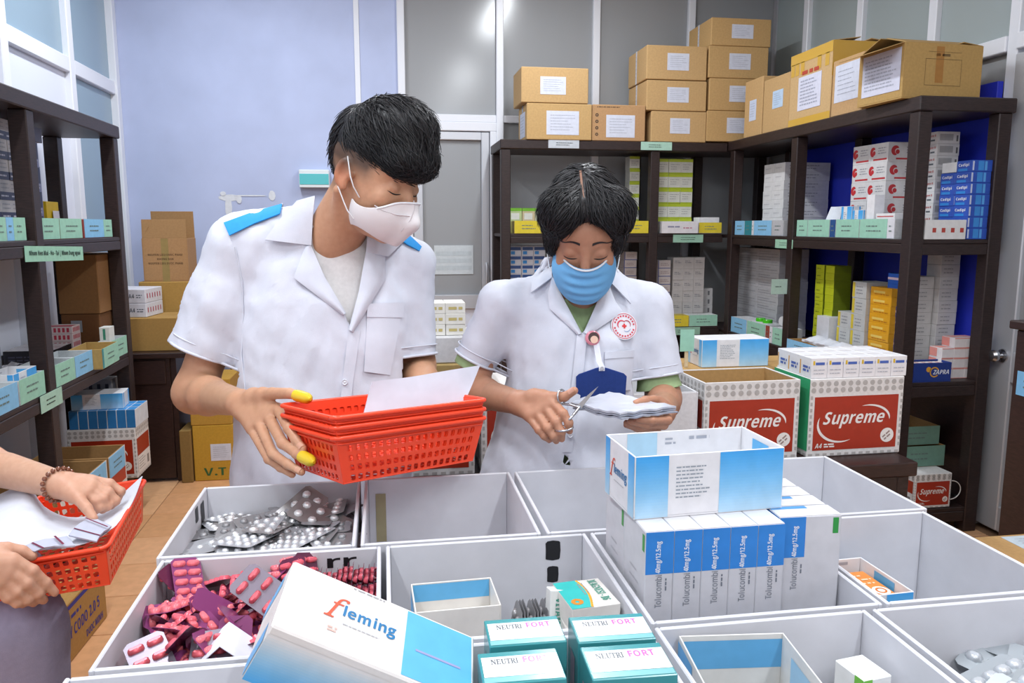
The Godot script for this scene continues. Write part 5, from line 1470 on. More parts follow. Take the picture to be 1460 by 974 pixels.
	part(o, "box_body", M.new().col(C("e7e9e6")).box(Vector3.ZERO, Vector3(0.026, 0.2, 0.022), 0.001), "print")
	m = M.new().at(face(0.026, 0.2, 0.022, "front")).col(C("3f9a84"))
	write(m, Transform3D(Basis(Vector3.BACK, -PI / 2), Vector3(0.008, 0.19, 0)), "VITAMIN", 0, 0, 0.05, 0.01)
	part(o, "printing", m, "print")
	# upright tablet cartons, third middle bin
	var ts := Vector3(0.0402, 0.152, 0.094)
	var body := carton(ts.x, ts.y, ts.z, C("d3d3d8"))
	var face_print := func(mm, w: float, h: float, wide: bool) -> void:
		mm.col(C("2f86d8"))
		var bw: float = w if not wide else w * 0.42
		mm.rect(I, 0.0006, h * 0.6, bw, h - 0.0006, 0.0004)
		var tx: float = w * 0.5 if not wide else w * 0.27
		mm.col(C("eef2f8"))
		write(mm, Transform3D(Basis(Vector3.BACK, PI / 2), Vector3(tx, h * 0.61, 0)), "40mg/12.5mg", 0, -0.004, h * 0.3, 0.0055, true)
		mm.col(C("767c88"))
		write(mm, Transform3D(Basis(Vector3.BACK, PI / 2), Vector3(tx, h * 0.28, 0)), "Tolucombi", 0, -0.004, h * 0.31, 0.0055, false)
		mm.lines(Transform3D(Basis(Vector3.BACK, PI / 2), Vector3(tx + 0.01, h * 0.44, 0)), 0, -0.002, h * 0.13, 0.002, 1, 0.002, rng)
	var fp := M.new().at(face(ts.x, ts.y, ts.z, "front"))
	face_print.call(fp, ts.x, ts.y, false)
	fp.at(face(ts.x, ts.y, ts.z, "top")).col(C("e3e3e7")).rect(I, 0.001, 0.001, ts.x - 0.001, ts.z - 0.001)
	fp.col(C("4d96d8")).rect(I, 0.001, ts.z * 0.86, ts.x - 0.001, ts.z - 0.001, 0.0006)
	fp.at(face(ts.x, ts.y, ts.z, "left")).col(C("c3c3c9")).lines(I, 0.03, 0.03, 0.07, 0.09, 4, 0.0025, rng)
	fp.col(C("46a04c")).rect(I, ts.z - 0.012, ts.y - 0.03, ts.z - 0.003, ts.y - 0.006)
	var pm := fp.mesh()
	var wp := M.new().at(face(ts.z, ts.y, ts.x, "front"))
	face_print.call(wp, ts.z, ts.y, true)
	wp.col(C("2f9a46")).rect(I, ts.z * 0.86, ts.y * 0.82, ts.z * 0.95, ts.y * 0.975)
	wp.col(C("2f86d8")).at(face(ts.z, ts.y, ts.x, "left")).rect(I, 0.0006, ts.y * 0.6, ts.x - 0.0006, ts.y - 0.0006)
	wp.at(face(ts.z, ts.y, ts.x, "top")).col(C("e6e6ea")).rect(I, 0.001, 0.001, ts.z - 0.001, ts.x - 0.001)
	wp.col(C("5aa2e0")).rect(I, 0.001, ts.x * 0.72, ts.z * 0.6, ts.x - 0.001, 0.0006)
	var wm := wp.mesh()
	var wbody := carton(ts.z, ts.y, ts.x, C("d3d3d8"))
	for lev in 2:
		for rk in 2:
			for i in 5:
				var oo := thing("tablet_carton", "upright blue and grey tablet carton, %s from left, %s rank, %s layer" % [ordinal(i), ["front", "rear"][rk], ["hidden lower", "upper"][lev]], "box", Vector3(0.3405 + (i + 0.5) * 0.0405, base + lev * 0.1525, -0.971 - 0.047 - rk * 0.0945 + 0.006 * lev), 0.0, "upright tablet cartons")
				part(oo, "box_body", body, "print")
				part(oo, "printed_faces", pm, "print")
		for k in 4:
			var oo := thing("tablet_carton", "upright tablet carton showing its wide grey face, %s, %s" % [["foremost of the right column", "second of the right column", "third of the right column", "rearmost of the right column"][k], ["lower layer", "upper layer"][lev]], "box", Vector3(0.5935, base + lev * 0.1525, -1.005 - k * 0.0415), -0.03, "wide faced tablet cartons")
			part(oo, "box_body", wbody, "print")
			part(oo, "printed_faces", wm, "print")
	o = thing("display_box", "big open white box with blue blocks standing on the upright tablet cartons", "box", Vector3(0.449, base + 0.1525 * 2 + 0.0005, -1.076), deg_to_rad(2.97))
	blue_tray_body(o, 0.229, 0.091, 0.123)
	# fourth middle bin: small open box with orange round boxes
	for i in 3:
		solo("white_carton", "plain white carton, %s under the small blue box in the right middle bin" % ["lowest", "middle", "upper"][i], "box", carton(0.11, 0.033, 0.13, C("dfe0e2")), "print", Vector3(0.738, base + i * 0.0332, -1.085), 0.04, "plain cartons in the right middle bin")
	o = thing("display_box", "small open box with blue sides holding two orange cartons in the right middle bin", "box", Vector3(0.738, base + 0.1005, -1.085), 0.04)
	blue_tray_body(o, 0.108, 0.056, 0.13, false)
	for i in 2:
		var oo := thing("orange_carton", "orange carton with a round white mark, %s one in the small blue box" % ["left", "right"][i], "box", Vector3(0.714 + i * 0.049, base + 0.1032, -1.085), 0.04, "orange cartons in the small blue box")
		part(oo, "box_body", M.new().col(C("e08a3c")).box(Vector3.ZERO, Vector3(0.045, 0.036, 0.1), 0.001), "print")
		var tp := M.new().at(face(0.045, 0.036, 0.1, "top"))
		tp.col(C("f3ece2")).ring(I, Vector2(0.028, 0.03), 0.0, 0.014)
		tp.col(C("d9762a")).ring(I, Vector2(0.028, 0.03), 0.006, 0.009, 0, TAU, 0.0, 0.001)
		tp.col(C("f6d9b6")).lines(I, 0.004, 0.05, 0.04, 0.09, 3, 0.004, rng)
		part(oo, "printed_top", tp, "print")
	# tilted box over the two left front bins
	o = thing("display_box", "large pale box with a blue block, tilted over the front bins nearest the viewer", "box", Vector3(-0.039, 0.955, -0.78))
	o.basis = Basis(Vector3.UP, deg_to_rad(-6.6)) * Basis(Vector3.RIGHT, deg_to_rad(12.2)) * Basis(Vector3.BACK, deg_to_rad(-29.4))
	var fw := 0.2175; var fh := 0.0715; var fd := 0.1
	part(o, "box_body", M.new().col(C("e4e2df")).box(Vector3(0, -0.01, 0), Vector3(fw, fh, fd), 0.002), "print")
	m = M.new().at(face(fw, fh - 0.01, fd, "top"))
	logo_print(m, I, 0.05, 0.044, 0.124, 0.073)
	m.col(C("5fb4ea")).rect(I, fw * 0.62, 0.004, fw - 0.004, fd - 0.004)
	m.col(C("9aa0c8")).rect(I, fw * 0.68, 0.042, fw * 0.92, 0.045, 0.0008)
	m.col(C("d9b0a6")).lines(I, 0.052, 0.022, 0.066, 0.03, 2, 0.0025, rng)
	m.col(C("a9a9ac")).lines(I, 0.07, 0.092, 0.11, 0.098, 1, 0.002, rng)
	m.at(face(fw, fh, fd, "front"))
	for k in 18:
		m.col(C("e2e2e1").lerp(C("4aa6e2"), k / 17.0))
		m.rect(I, 0.001, fh * (0.817 - k * 0.048) - 0.01, fw * 0.62, fh * (0.865 - k * 0.048) - 0.01)
	m.at(face(fw, fh, fd, "left")).col(C("6bb8ec")).rect(I, 0.001, -0.009, fd * 0.2, fh - 0.03)
	m.rect(I, fd * 0.75, -0.009, fd - 0.001, fh - 0.03)
	m.at(face(fw, fh, fd, "right")).col(C("4ba6ea")).rect(I, fd * 0.3, -0.009, fd - 0.001, fh - 0.016)
	part(o, "printed_faces", m, "print")
	for i in 2:
		solo("white_carton", "plain white carton propping the tilted box in the front bins, %s one" % ["left", "right"][i], "box", carton(0.06, [0.222, 0.13][i], 0.1, C("dedcd8")), "print", Vector3([-0.085, 0.035][i], base, -0.79), 0.05, "cartons propping the tilted box")
	# teal cartons, front second bin
	var ns := Vector3(0.0, 0.0885, 0.0)
	for st in [[0.146, -0.806, 0.085, 0.0575, "rear left"], [0.2435, -0.797, 0.087, 0.0575, "rear right"], [0.13, -0.737, 0.084, 0.058, "front left"], [0.241, -0.729, 0.088, 0.062, "front right"]]:
		for lev in 3:
			var w: float = st[2]; var d: float = st[3]; var h := 0.0885
			var oo := thing("teal_carton", "teal carton with a white lid panel, %s pile, %s" % [st[4], ["lowest", "middle", "topmost"][lev]], "box", Vector3(st[0], base + lev * 0.0888, st[1]), -0.04 if st[0] > 0.2 else -0.02, "teal cartons in the front bin")
			part(oo, "box_body", M.new().col(C("3f9096")).box(Vector3.ZERO, Vector3(w, h, d), 0.001), "gloss_print")
			if lev == 2:
				var tp := M.new().at(face(w, h, d, "top"))
				tp.col(C("eef0f0")).rect(I, w * 0.03, d * 0.2, w * 0.985, d * 0.83)
				tp.col(C("63686f"))
				write(tp, I, "NEUTRI", w * 0.14, d * 0.58, w * 0.48, d * 0.74, true, "Droid Serif")
				tp.col(C("e070b8"))
				write(tp, I, "FORT", w * 0.54, d * 0.59, w * 0.86, d * 0.77)
				tp.col(C("c9ccd0")).lines(I, w * 0.14, d * 0.32, w * 0.6, d * 0.5, 2, 0.0025, rng)
				tp.col(C("7fbcc0")).rect(I, w * 0.02, d * 0.03, w * 0.98, d * 0.19)
				tp.at(face(w, h, d, "front")).col(C("d9dde0")).rect(I, w * 0.36, h * 0.6, w * 0.72, h * 0.86)
				tp.col(C("8d5a7a"))
				write(tp, I, "BH-2408-251", w * 0.4, h * 0.67, w * 0.68, h * 0.78, true, "Droid Sans", 0.0, 0.001)
				for k in 3: tp.col(C("c9a0c8")).ring(I, Vector2(w * (0.3 + 0.27 * k), h * 0.38), 0.0, 0.008)
				tp.at(face(w, h, d, "left")).col(C("b9879f")).rect(I, d * 0.3, h * 0.2, d * 0.7, h * 0.7)
				part(oo, "printed_faces", tp, "gloss_print")
	# front third bin: tall open box and the little green cornered one
	o = thing("display_box", "tall open pale box with a blue inner edge in the third front bin", "box", Vector3(0.414, base, -0.796), deg_to_rad(-6))
	part(o, "box_body", M.new().col(C("e6e5e2")).tray(Vector3.ZERO, Vector3(0.134, 0.205, 0.14), 0.002), "print")
	m = M.new()
	for q2 in [["back", 0.134, [0.004, 0.16, 0.13, 0.198], C("66b0e2")], ["right", 0.14, [0.03, 0.1, 0.1, 0.19], C("a5d0ec")]]:
		f = face(0.134 - 0.0044, 0.2, 0.14 - 0.0044, q2[0])
		f.basis = Basis(-f.basis.x, f.basis.y, -f.basis.z)
		f.origin -= f.basis.x * (q2[1] - 0.0044)
		m.at(f).col(q2[3]).rect(I, q2[2][0], q2[2][1], q2[2][2], q2[2][3], 0.0004)
	m.at(face(0.134, 0.2, 0.14, "left")).col(C("6fb6ea")).rect(I, 0.0, 0.0, 0.06, 0.198)
	m.at(face(0.134, 0.2, 0.14, "front")).col(C("6fb6ea")).rect(I, 0.0, 0.0, 0.03, 0.198)
	part(o, "printed_sides", m, "print")
	solo("white_carton", "small white carton with a green corner in the third front bin", "box", carton(0.042, 0.172, 0.05, C("f0f1f0"), func(mm, ww, hh, dd):
		mm.at(face(ww, hh, dd, "front")).col(C("78c44a")).rect(I, 0.0, hh * 0.7, ww * 0.3, hh)
		mm.at(face(ww, hh, dd, "left")).rect(I, dd * 0.7, hh * 0.7, dd, hh)), "print", Vector3(0.575, base, -0.82), 0.15)
	# front right bin: clear packs
	var clear := blister(0.13, 0.05, 5, 1, Color(0.7, 0.73, 0.75), Color(0.82, 0.84, 0.86), 0.009, 0.007, 0.004)
	fill("blister_pile", clear, "foil", 60, Vector3(0.7, base + 0.004, -0.82), Vector3(0.86, 0.822, -0.64), "mass of clear and silver packs low in the front right bin")
	scatter("blister_strip", [clear, clear], ["foil", "foil"], 24, Vector3(0.695, 0.825, -0.835), Vector3(0.86, 0.862, -0.68), 0.3, "clear silver ampoule strip", "loose clear strips in the front right bin")
func fold_slip() -> M:
	var g := []
	for i in 5:
		var row := []
		for j in 3: row.append(Vector3((i - 2) * 0.016, 0.034 - absf(i - 2) * 0.014, (j - 1) * 0.03))
		g.append(row)
	return M.new().col(Color(0.9, 0.9, 0.95)).sheet(g, 0.001)

# ---------------------------------------------------------------- soft bodies: distance fields, meshed as surface nets
class Fld:
	var o: Vector3
	var s: float
	var nx: int
	var ny: int
	var nz: int
	var f := PackedFloat32Array()
	func _init(lo: Vector3, hi: Vector3, cell: float) -> void:
		o = lo; s = cell
		nx = int((hi.x - lo.x) / cell) + 2; ny = int((hi.y - lo.y) / cell) + 2; nz = int((hi.z - lo.z) / cell) + 2
		f.resize(nx * ny * nz)
		f.fill(1000.0)
	func span(lo: Vector3, hi: Vector3) -> PackedInt32Array:
		var a := (lo - o) / s; var b := (hi - o) / s
		return PackedInt32Array([maxi(0, int(a.x)), mini(nx - 1, int(b.x) + 1), maxi(0, int(a.y)), mini(ny - 1, int(b.y) + 1), maxi(0, int(a.z)), mini(nz - 1, int(b.z) + 1)])
	func put(i: int, d: float, k: float, sub: bool) -> void:
		var a := f[i]
		if sub:
			var h := clampf(0.5 - 0.5 * (a + d) / k, 0.0, 1.0)
			f[i] = lerpf(a, -d, h) + k * h * (1.0 - h)
		elif d - a >= k: pass
		elif a - d >= k: f[i] = d
		else:
			var h := clampf(0.5 + 0.5 * (a - d) / k, 0.0, 1.0)
			f[i] = lerpf(a, d, h) - k * h * (1.0 - h)
	func bone(a: Vector3, b: Vector3, ra: float, rb: float, k := 0.01, sub := false) -> void:
		var m := Vector3.ONE * (maxf(ra, rb) + k + 2.0 * s)
		var r := span(a.min(b) - m, a.max(b) + m)
		var ab := b - a
		var l2 := 1.0 / maxf(ab.length_squared(), 1e-12)
		var dr := rb - ra
		for iz in range(r[4], r[5] + 1):
			for iy in range(r[2], r[3] + 1):
				var i := (iz * ny + iy) * nx + r[0]
				var p := o + Vector3(r[0], iy, iz) * s - a
				for ix in range(r[0], r[1] + 1):
					var t := clampf(p.dot(ab) * l2, 0.0, 1.0)
					put(i, (p - ab * t).length() - ra - dr * t, k, sub)
					i += 1
					p.x += s
	func chain(pts: Array, rad: Array, k := 0.01) -> void:
		for i in pts.size() - 1: bone(pts[i], pts[i + 1], rad[i], rad[i + 1], k)
	func egg(c: Vector3, rad: Vector3, b := Basis.IDENTITY, k := 0.01, sub := false) -> void:
		var mr := maxf(rad.x, maxf(rad.y, rad.z)) + k + 2.0 * s
		var r := span(c - Vector3.ONE * mr, c + Vector3.ONE * mr)
		var bi := b.inverse()
		var mn := minf(rad.x, minf(rad.y, rad.z))
		var iv := Vector3.ONE / rad
		for iz in range(r[4], r[5] + 1):
			for iy in range(r[2], r[3] + 1):
				var i := (iz * ny + iy) * nx + r[0]
				for ix in range(r[0], r[1] + 1):
					var q := (bi * (o + Vector3(ix, iy, iz) * s - c)) * iv
					var k0 := q.length()
					var k1 := (q * iv).length()
					put(i, k0 * (k0 - 1.0) / k1 if k1 > 1e-6 else -mn, k, sub)
					i += 1
	# stacked ellipses: rows [centre, half width, half depth], upward; ax = direction of the width
	func loft(rows: Array, ax: Vector3, k := 0.02, pw := 2.3) -> void:
		ax.y = 0; ax = ax.normalized()
		var az := Vector3(-ax.z, 0, ax.x)
		var y0: float = rows[0][0].y; var y1: float = rows[-1][0].y
		for iy in ny:
			var y := o.y + iy * s
			if y < y0 - 0.04 or y > y1 + 0.04: continue
			var j := 0
			while j < rows.size() - 2 and rows[j + 1][0].y < y: j += 1
			var u := clampf((y - rows[j][0].y) / (rows[j + 1][0].y - rows[j][0].y), 0.0, 1.0)
			u = lerpf(u, u * u * (3.0 - 2.0 * u), 0.5)
			var c: Vector3 = rows[j][0].lerp(rows[j + 1][0], u)
			var w: float = lerpf(rows[j][1], rows[j + 1][1], u)
			var d: float = lerpf(rows[j][2], rows[j + 1][2], u)
			var mn := minf(w, d)
			var cap := maxf(y0 - y, y - y1)
			for iz in nz:
				var i := (iz * ny + iy) * nx
				for ix in nx:
					var q := o + Vector3(ix, iy, iz) * s - c
					var a := absf(q.dot(ax)) / w; var b := absf(q.dot(az)) / d
					if a < 2.0 and b < 2.0:
						var e := (pow(pow(a, pw) + pow(b, pw), 1.0 / pw) - 1.0) * mn
						put(i, maxf(e, cap), k, false)
					i += 1
	func sample(p: Vector3) -> float:
		var q := (p - o) / s
		var ix := int(q.x); var iy := int(q.y); var iz := int(q.z)
		if q.x < 0 or q.y < 0 or q.z < 0 or ix >= nx - 1 or iy >= ny - 1 or iz >= nz - 1: return 1000.0
		var u := q.x - ix; var v := q.y - iy; var w := q.z - iz
		var i := (iz * ny + iy) * nx + ix
		var sy := nx; var sz := nx * ny
		return lerpf(lerpf(lerpf(f[i], f[i + 1], u), lerpf(f[i + sy], f[i + sy + 1], u), v), lerpf(lerpf(f[i + sz], f[i + sz + 1], u), lerpf(f[i + sz + sy], f[i + sz + sy + 1], u), v), w)
	func grad(p: Vector3) -> Vector3:
		var e := s
		return Vector3(sample(p + Vector3(e, 0, 0)) - sample(p - Vector3(e, 0, 0)), sample(p + Vector3(0, e, 0)) - sample(p - Vector3(0, e, 0)), sample(p + Vector3(0, 0, e)) - sample(p - Vector3(0, 0, e))).normalized()
	# first point where a ray enters; falls back to the closest approach
	func cast(a: Vector3, d: Vector3, t0: float, t1: float) -> Vector3:
		var t := t0
		var best := t0
		var bf := 1e9
		while t < t1:
			var v := sample(a + d * t)
			if v < bf: bf = v; best = t
			if v < 0.0:
				var lo := t - s * 0.7; var hi := t
				for i in 7:
					var m := (lo + hi) / 2
					if sample(a + d * m) < 0.0: hi = m
					else: lo = m
				return a + d * hi
			t += s * 0.7 if v > 100.0 else maxf(s * 0.5, minf(v * 0.6, s * 3.0))
		return a + d * best
	func net() -> Sk:
		var out := Sk.new()
		var id := PackedInt32Array()
		id.resize(nx * ny * nz)
		id.fill(-1)
		var st := PackedInt32Array([0, 1, nx, nx + 1, nx * ny, nx * ny + 1, nx * ny + nx, nx * ny + nx + 1])
		var lim := s * 2.5
		for iz in nz - 1:
			for iy in ny - 1:
				var i := (iz * ny + iy) * nx - 1
				for ix in nx - 1:
					i += 1
					var c0 := f[i]
					if c0 > lim or c0 < -lim: continue
					var n := 0
					for k in 8:
						if f[i + st[k]] < 0.0: n += 1
					if n == 0 or n == 8: continue
					var p := Vector3.ZERO
					var m := 0
					for e in 12:
						var a := 0; var b := 0
						var ax := e >> 2
						var q := e & 3
						match ax:
							0: a = q * 2; b = a + 1
							1: a = (q & 1) + (q >> 1) * 4; b = a + 2
							2: a = q; b = a + 4
						var fa := f[i + st[a]]; var fb := f[i + st[b]]
						if (fa < 0.0) != (fb < 0.0):
							var t := fa / (fa - fb)
							var pa := Vector3(a & 1, (a >> 1) & 1, a >> 2); var pb := Vector3(b & 1, (b >> 1) & 1, b >> 2)
							p += pa.lerp(pb, t)
							m += 1
					id[i] = out.v.size()
					out.v.append(o + (Vector3(ix, iy, iz) + p / m) * s)
		for iz in range(1, nz - 1):
			for iy in range(1, ny - 1):
				var i := (iz * ny + iy) * nx
				for ix in range(1, nx - 1):
					i += 1
					if id[i] < 0: continue
					var a := f[i] < 0.0
					for ax in 3:
						var sx: int = [1, nx, nx * ny][ax]; var s1: int = [nx, nx * ny, 1][ax]; var s2: int = [nx * ny, 1, nx][ax]
						var b := f[i + sx] < 0.0
						if a == b: continue
						var q := [id[i], id[i - s1], id[i - s1 - s2], id[i - s2]]
						if q[0] < 0 or q[1] < 0 or q[2] < 0 or q[3] < 0: continue
						if a: out.t.append_array(PackedInt32Array([q[0], q[1], q[2], q[0], q[2], q[3]]))
						else: out.t.append_array(PackedInt32Array([q[0], q[2], q[1], q[0], q[3], q[2]]))
		return out

# a meshed skin: vertices and counter-clockwise triangles
class Sk:
	var v := PackedVector3Array()
	var t := PackedInt32Array()
	var n := PackedVector3Array()
	func normals() -> void:
		n.resize(v.size())
		n.fill(Vector3.ZERO)
		for i in range(0, t.size(), 3):
			var a := v[t[i]]
			var q := (v[t[i + 1]] - a).cross(v[t[i + 2]] - a)
			n[t[i]] += q; n[t[i + 1]] += q; n[t[i + 2]] += q
		for i in n.size(): n[i] = n[i].normalized()
	func relax(k := 0.5) -> void:
		var sum := PackedVector3Array(); sum.resize(v.size())
		var cnt := PackedInt32Array(); cnt.resize(v.size())
		for i in range(0, t.size(), 3):
			for e in 3:
				var a := t[i + e]; var b := t[i + (e + 1) % 3]
				sum[a] += v[b]; cnt[a] += 1
				sum[b] += v[a]; cnt[b] += 1
		for i in v.size():
			if cnt[i]: v[i] = v[i].lerp(sum[i] / cnt[i], k)
	# keeps the side where g < 0, cutting triangles along g = 0
	func cut(g: PackedFloat32Array) -> void:
		var nt := PackedInt32Array()
		var mid := {}
		for i in range(0, t.size(), 3):
			var k := [t[i], t[i + 1], t[i + 2]]
			var ins := []
			for e in 3: ins.append(g[k[e]] < 0.0)
			if ins[0] and ins[1] and ins[2]:
				nt.append_array(PackedInt32Array(k))
				continue
			if not (ins[0] or ins[1] or ins[2]): continue
			var poly := []
			for e in 3:
				var a: int = k[e]; var b: int = k[(e + 1) % 3]
				if ins[e]: poly.append(a)
				if ins[e] != ins[(e + 1) % 3]:
					var key := Vector2i(mini(a, b), maxi(a, b))
					if not mid.has(key):
						mid[key] = v.size()
						v.append(v[key.x].lerp(v[key.y], g[key.x] / (g[key.x] - g[key.y])))
						g.append(0.0)
					poly.append(mid[key])
			for e in range(1, poly.size() - 1): nt.append_array(PackedInt32Array([poly[0], poly[e], poly[e + 1]]))
		t = nt
	# an inner copy and stitched rims: cloth with thickness
	func shell(th: float) -> void:
		normals()
		var edges := {}
		for i in range(0, t.size(), 3):
			for e in 3:
				var a := t[i + e]; var b := t[i + (e + 1) % 3]
				var back := Vector2i(b, a)
				if edges.has(back): edges.erase(back)
				else: edges[Vector2i(a, b)] = true
		var m := v.size()
		for i in m: v.append(v[i] - n[i] * th)
		var old := t.size()
		for i in range(0, old, 3): t.append_array(PackedInt32Array([t[i] + m, t[i + 2] + m, t[i + 1] + m]))
		for e in edges: t.append_array(PackedInt32Array([e.y, e.x, e.x + m, e.y, e.x + m, e.y + m]))
	func into(m: M, col: Color, tint = null) -> void:
		normals()
		m.col(col)
		var c := m.k
		for i in range(0, t.size(), 3):
			for e in [0, 2, 1]:
				var j := t[i + e]
				m.v.append(v[j]); m.n.append(n[j])
				m.c.append(c if tint == null else tint.call(v[j], c))

func poly_has(px: float, py: float, poly: Array) -> float:
	# signed distance in pixels to a polygon, negative inside
	var d := 1e9
	var ins := false
	var p := Vector2(px, py)
	for i in poly.size():
		var a: Vector2 = poly[i]; var b: Vector2 = poly[(i + 1) % poly.size()]
		d = minf(d, p.distance_to(Geometry2D.get_closest_point_to_segment(p, a, b)))
		if (a.y > py) != (b.y > py) and px < (b.x - a.x) * (py - a.y) / (b.y - a.y) + a.x: ins = not ins
	return -d if ins else d
func pix(p: Vector3) -> Vector2:
	var q := p - EYE
	var t := q.dot(cam_f)
	return Vector2(730 + F * q.dot(cam_r) / t, 487 - F * q.dot(cam_u) / t)

# a cloth piece lying on a field: left and right outline in pixels, taken along the view onto the surface
func drape(fld: Fld, left: Array, right: Array, nu: int, nv: int, lift: float, th: float, t0 := 1.2, t1 := 2.2, puff := 0.0) -> M:
	var g := []
	var at := func(c: Array, u: float) -> Vector2:
		var x := u * (c.size() - 1)
		var i := mini(int(x), c.size() - 2)
		return c[i].lerp(c[i + 1], x - i)
	for i in nu + 1:
		var row := []
		var l: Vector2 = at.call(left, float(i) / nu)
		var r: Vector2 = at.call(right, float(i) / nu)
		for j in nv + 1:
			var q := l.lerp(r, float(j) / nv)
			var d := ray(q.x, q.y)
			var p := fld.cast(EYE, d, t0, t1)
			var up := lift + puff * sin(PI * clampf(float(j) / nv, 0, 1))
			row.append(p - d.normalized() * up)
		g.append(row)
	var m := M.new()
	m.sheet(g, th)
	return m

func fold_noise(sd: int, freq: float) -> FastNoiseLite:
	var n := FastNoiseLite.new()
	n.seed = sd; n.frequency = freq; n.fractal_octaves = 3
	return n
# soft folds: noise squeezed along a direction so that creases run across it
func wrinkle(sk: Sk, amp: float, freq: float, along: Vector3, squeeze: float, sd: int) -> void:
	sk.normals()
	var n := fold_noise(sd, freq)
	for i in sk.v.size():
		var p := sk.v[i]
		var q := p + along * p.dot(along) * (squeeze - 1.0)
		sk.v[i] = p + sk.n[i] * amp * (n.get_noise_3dv(q * 100.0))

func box_of(pts: Array, m: float) -> AABB:
	var b := AABB(pts[0], Vector3.ZERO)
	for p in pts: b = b.expand(p)
	return b.grow(m)

# ---------------------------------------------------------------- hands and heads
# elbow and wrist in the world; palm: knuckle points of the four fingers; fingers: four chains of four points; thumb: four points
func hand(m: M, elbow: Vector3, wrist: Vector3, fingers: Array, thumb: Array, col: Color, fat := 1.0, arm := 0.038) -> void:
	var all := [wrist]
	for q in fingers: all.append_array(q)
	all.append_array(thumb)
	var mid := wrist.lerp(elbow, 0.45)
	all.append(mid)
	var b := box_of(all, 0.05)
	var fl := Fld.new(b.position, b.end, 0.0032)
	fl.bone(wrist, mid, 0.027 * fat, lerpf(0.03 * fat, arm, 0.6), 0.02)
	for i in 4:
		var k: Vector3 = fingers[i][0]
		var root := wrist.lerp(k, 0.3)
		fl.bone(wrist.lerp(k, 0.05), root, 0.019 * fat, 0.017 * fat, 0.014)
		fl.bone(root, k, 0.0155 * fat, 0.0115 * fat, 0.012)
		if i < 3: fl.bone(wrist.lerp(k, 0.35).lerp(wrist.lerp(fingers[i + 1][0], 0.35), 0.5), k.lerp(fingers[i + 1][0], 0.5), 0.0145 * fat, 0.0095 * fat, 0.01)
	fl.bone(wrist.lerp(thumb[0], 0.3), thumb[0], 0.018 * fat, 0.0165 * fat, 0.014)
	fl.bone(thumb[0], thumb[1], 0.0165 * fat, 0.0115 * fat, 0.012)
	fl.bone(thumb[1].lerp(thumb[0], 0.5), wrist.lerp(fingers[0][0], 0.7), 0.012 * fat, 0.011 * fat, 0.014)
	var rad := [[0.0112, 0.0098, 0.0086, 0.0074], [0.0115, 0.01, 0.0088, 0.0076], [0.011, 0.0094, 0.0083, 0.0072], [0.0098, 0.0083, 0.0074, 0.0064]]
	for i in 4:
		var q: Array = fingers[i]
		for j in 3:
			fl.bone(q[j], q[j + 1], rad[i][j] * fat, rad[i][j + 1] * fat, 0.003)
			if j: fl.egg(q[j], Vector3.ONE * (rad[i][j] + 0.0009) * fat, Basis.IDENTITY, 0.003)
	for j in range(1, 3): fl.bone(thumb[j], thumb[j + 1], [0.0115, 0.0115, 0.0098][j] * fat, [0.0115, 0.0104, 0.0086][j] * fat, 0.003)
	var sk := fl.net()
	sk.relax(0.35)
	var shade := fold_noise(4, 0.25)
	sk.into(m, col, func(p: Vector3, c: Color) -> Color:
		# knuckles and fingertips are a little redder
		var w := 0.0
		for q in fingers:
			w = maxf(w, 1.0 - p.distance_to(q[1]) / 0.012); w = maxf(w, 1.0 - p.distance_to(q[3]) / 0.014)
		return c.lerp(Color(c.r * 0.95, c.g * 0.72, c.b * 0.68), clampf(w, 0, 1) * 0.55))

func nails(o: Node3D, base: Vector3, tips: Array, col: Color) -> void:
	# a small shaped plate near each fingertip: [tip, previous joint, outward direction, radius]
	for q in tips:
		var ax: Vector3 = (q[0] - q[1]).normalized()
		var out: Vector3 = (q[2] - ax * q[2].dot(ax)).normalized()
		var sd := ax.cross(out)
		var g := []
		for i in 4:
			var row := []
			for j in 5:
				var a := (j - 2) * 0.36
				row.append(q[0] - ax * 0.009 + ax * (i - 0.5) * 0.0042 + (out * cos(a) + sd * sin(a)) * (q[3] * 1.02))
			g.append(row)
		var p := part(o, "fingernail", M.new().col(col).sheet(g, 0.0008), "skin")
		p.position = -base

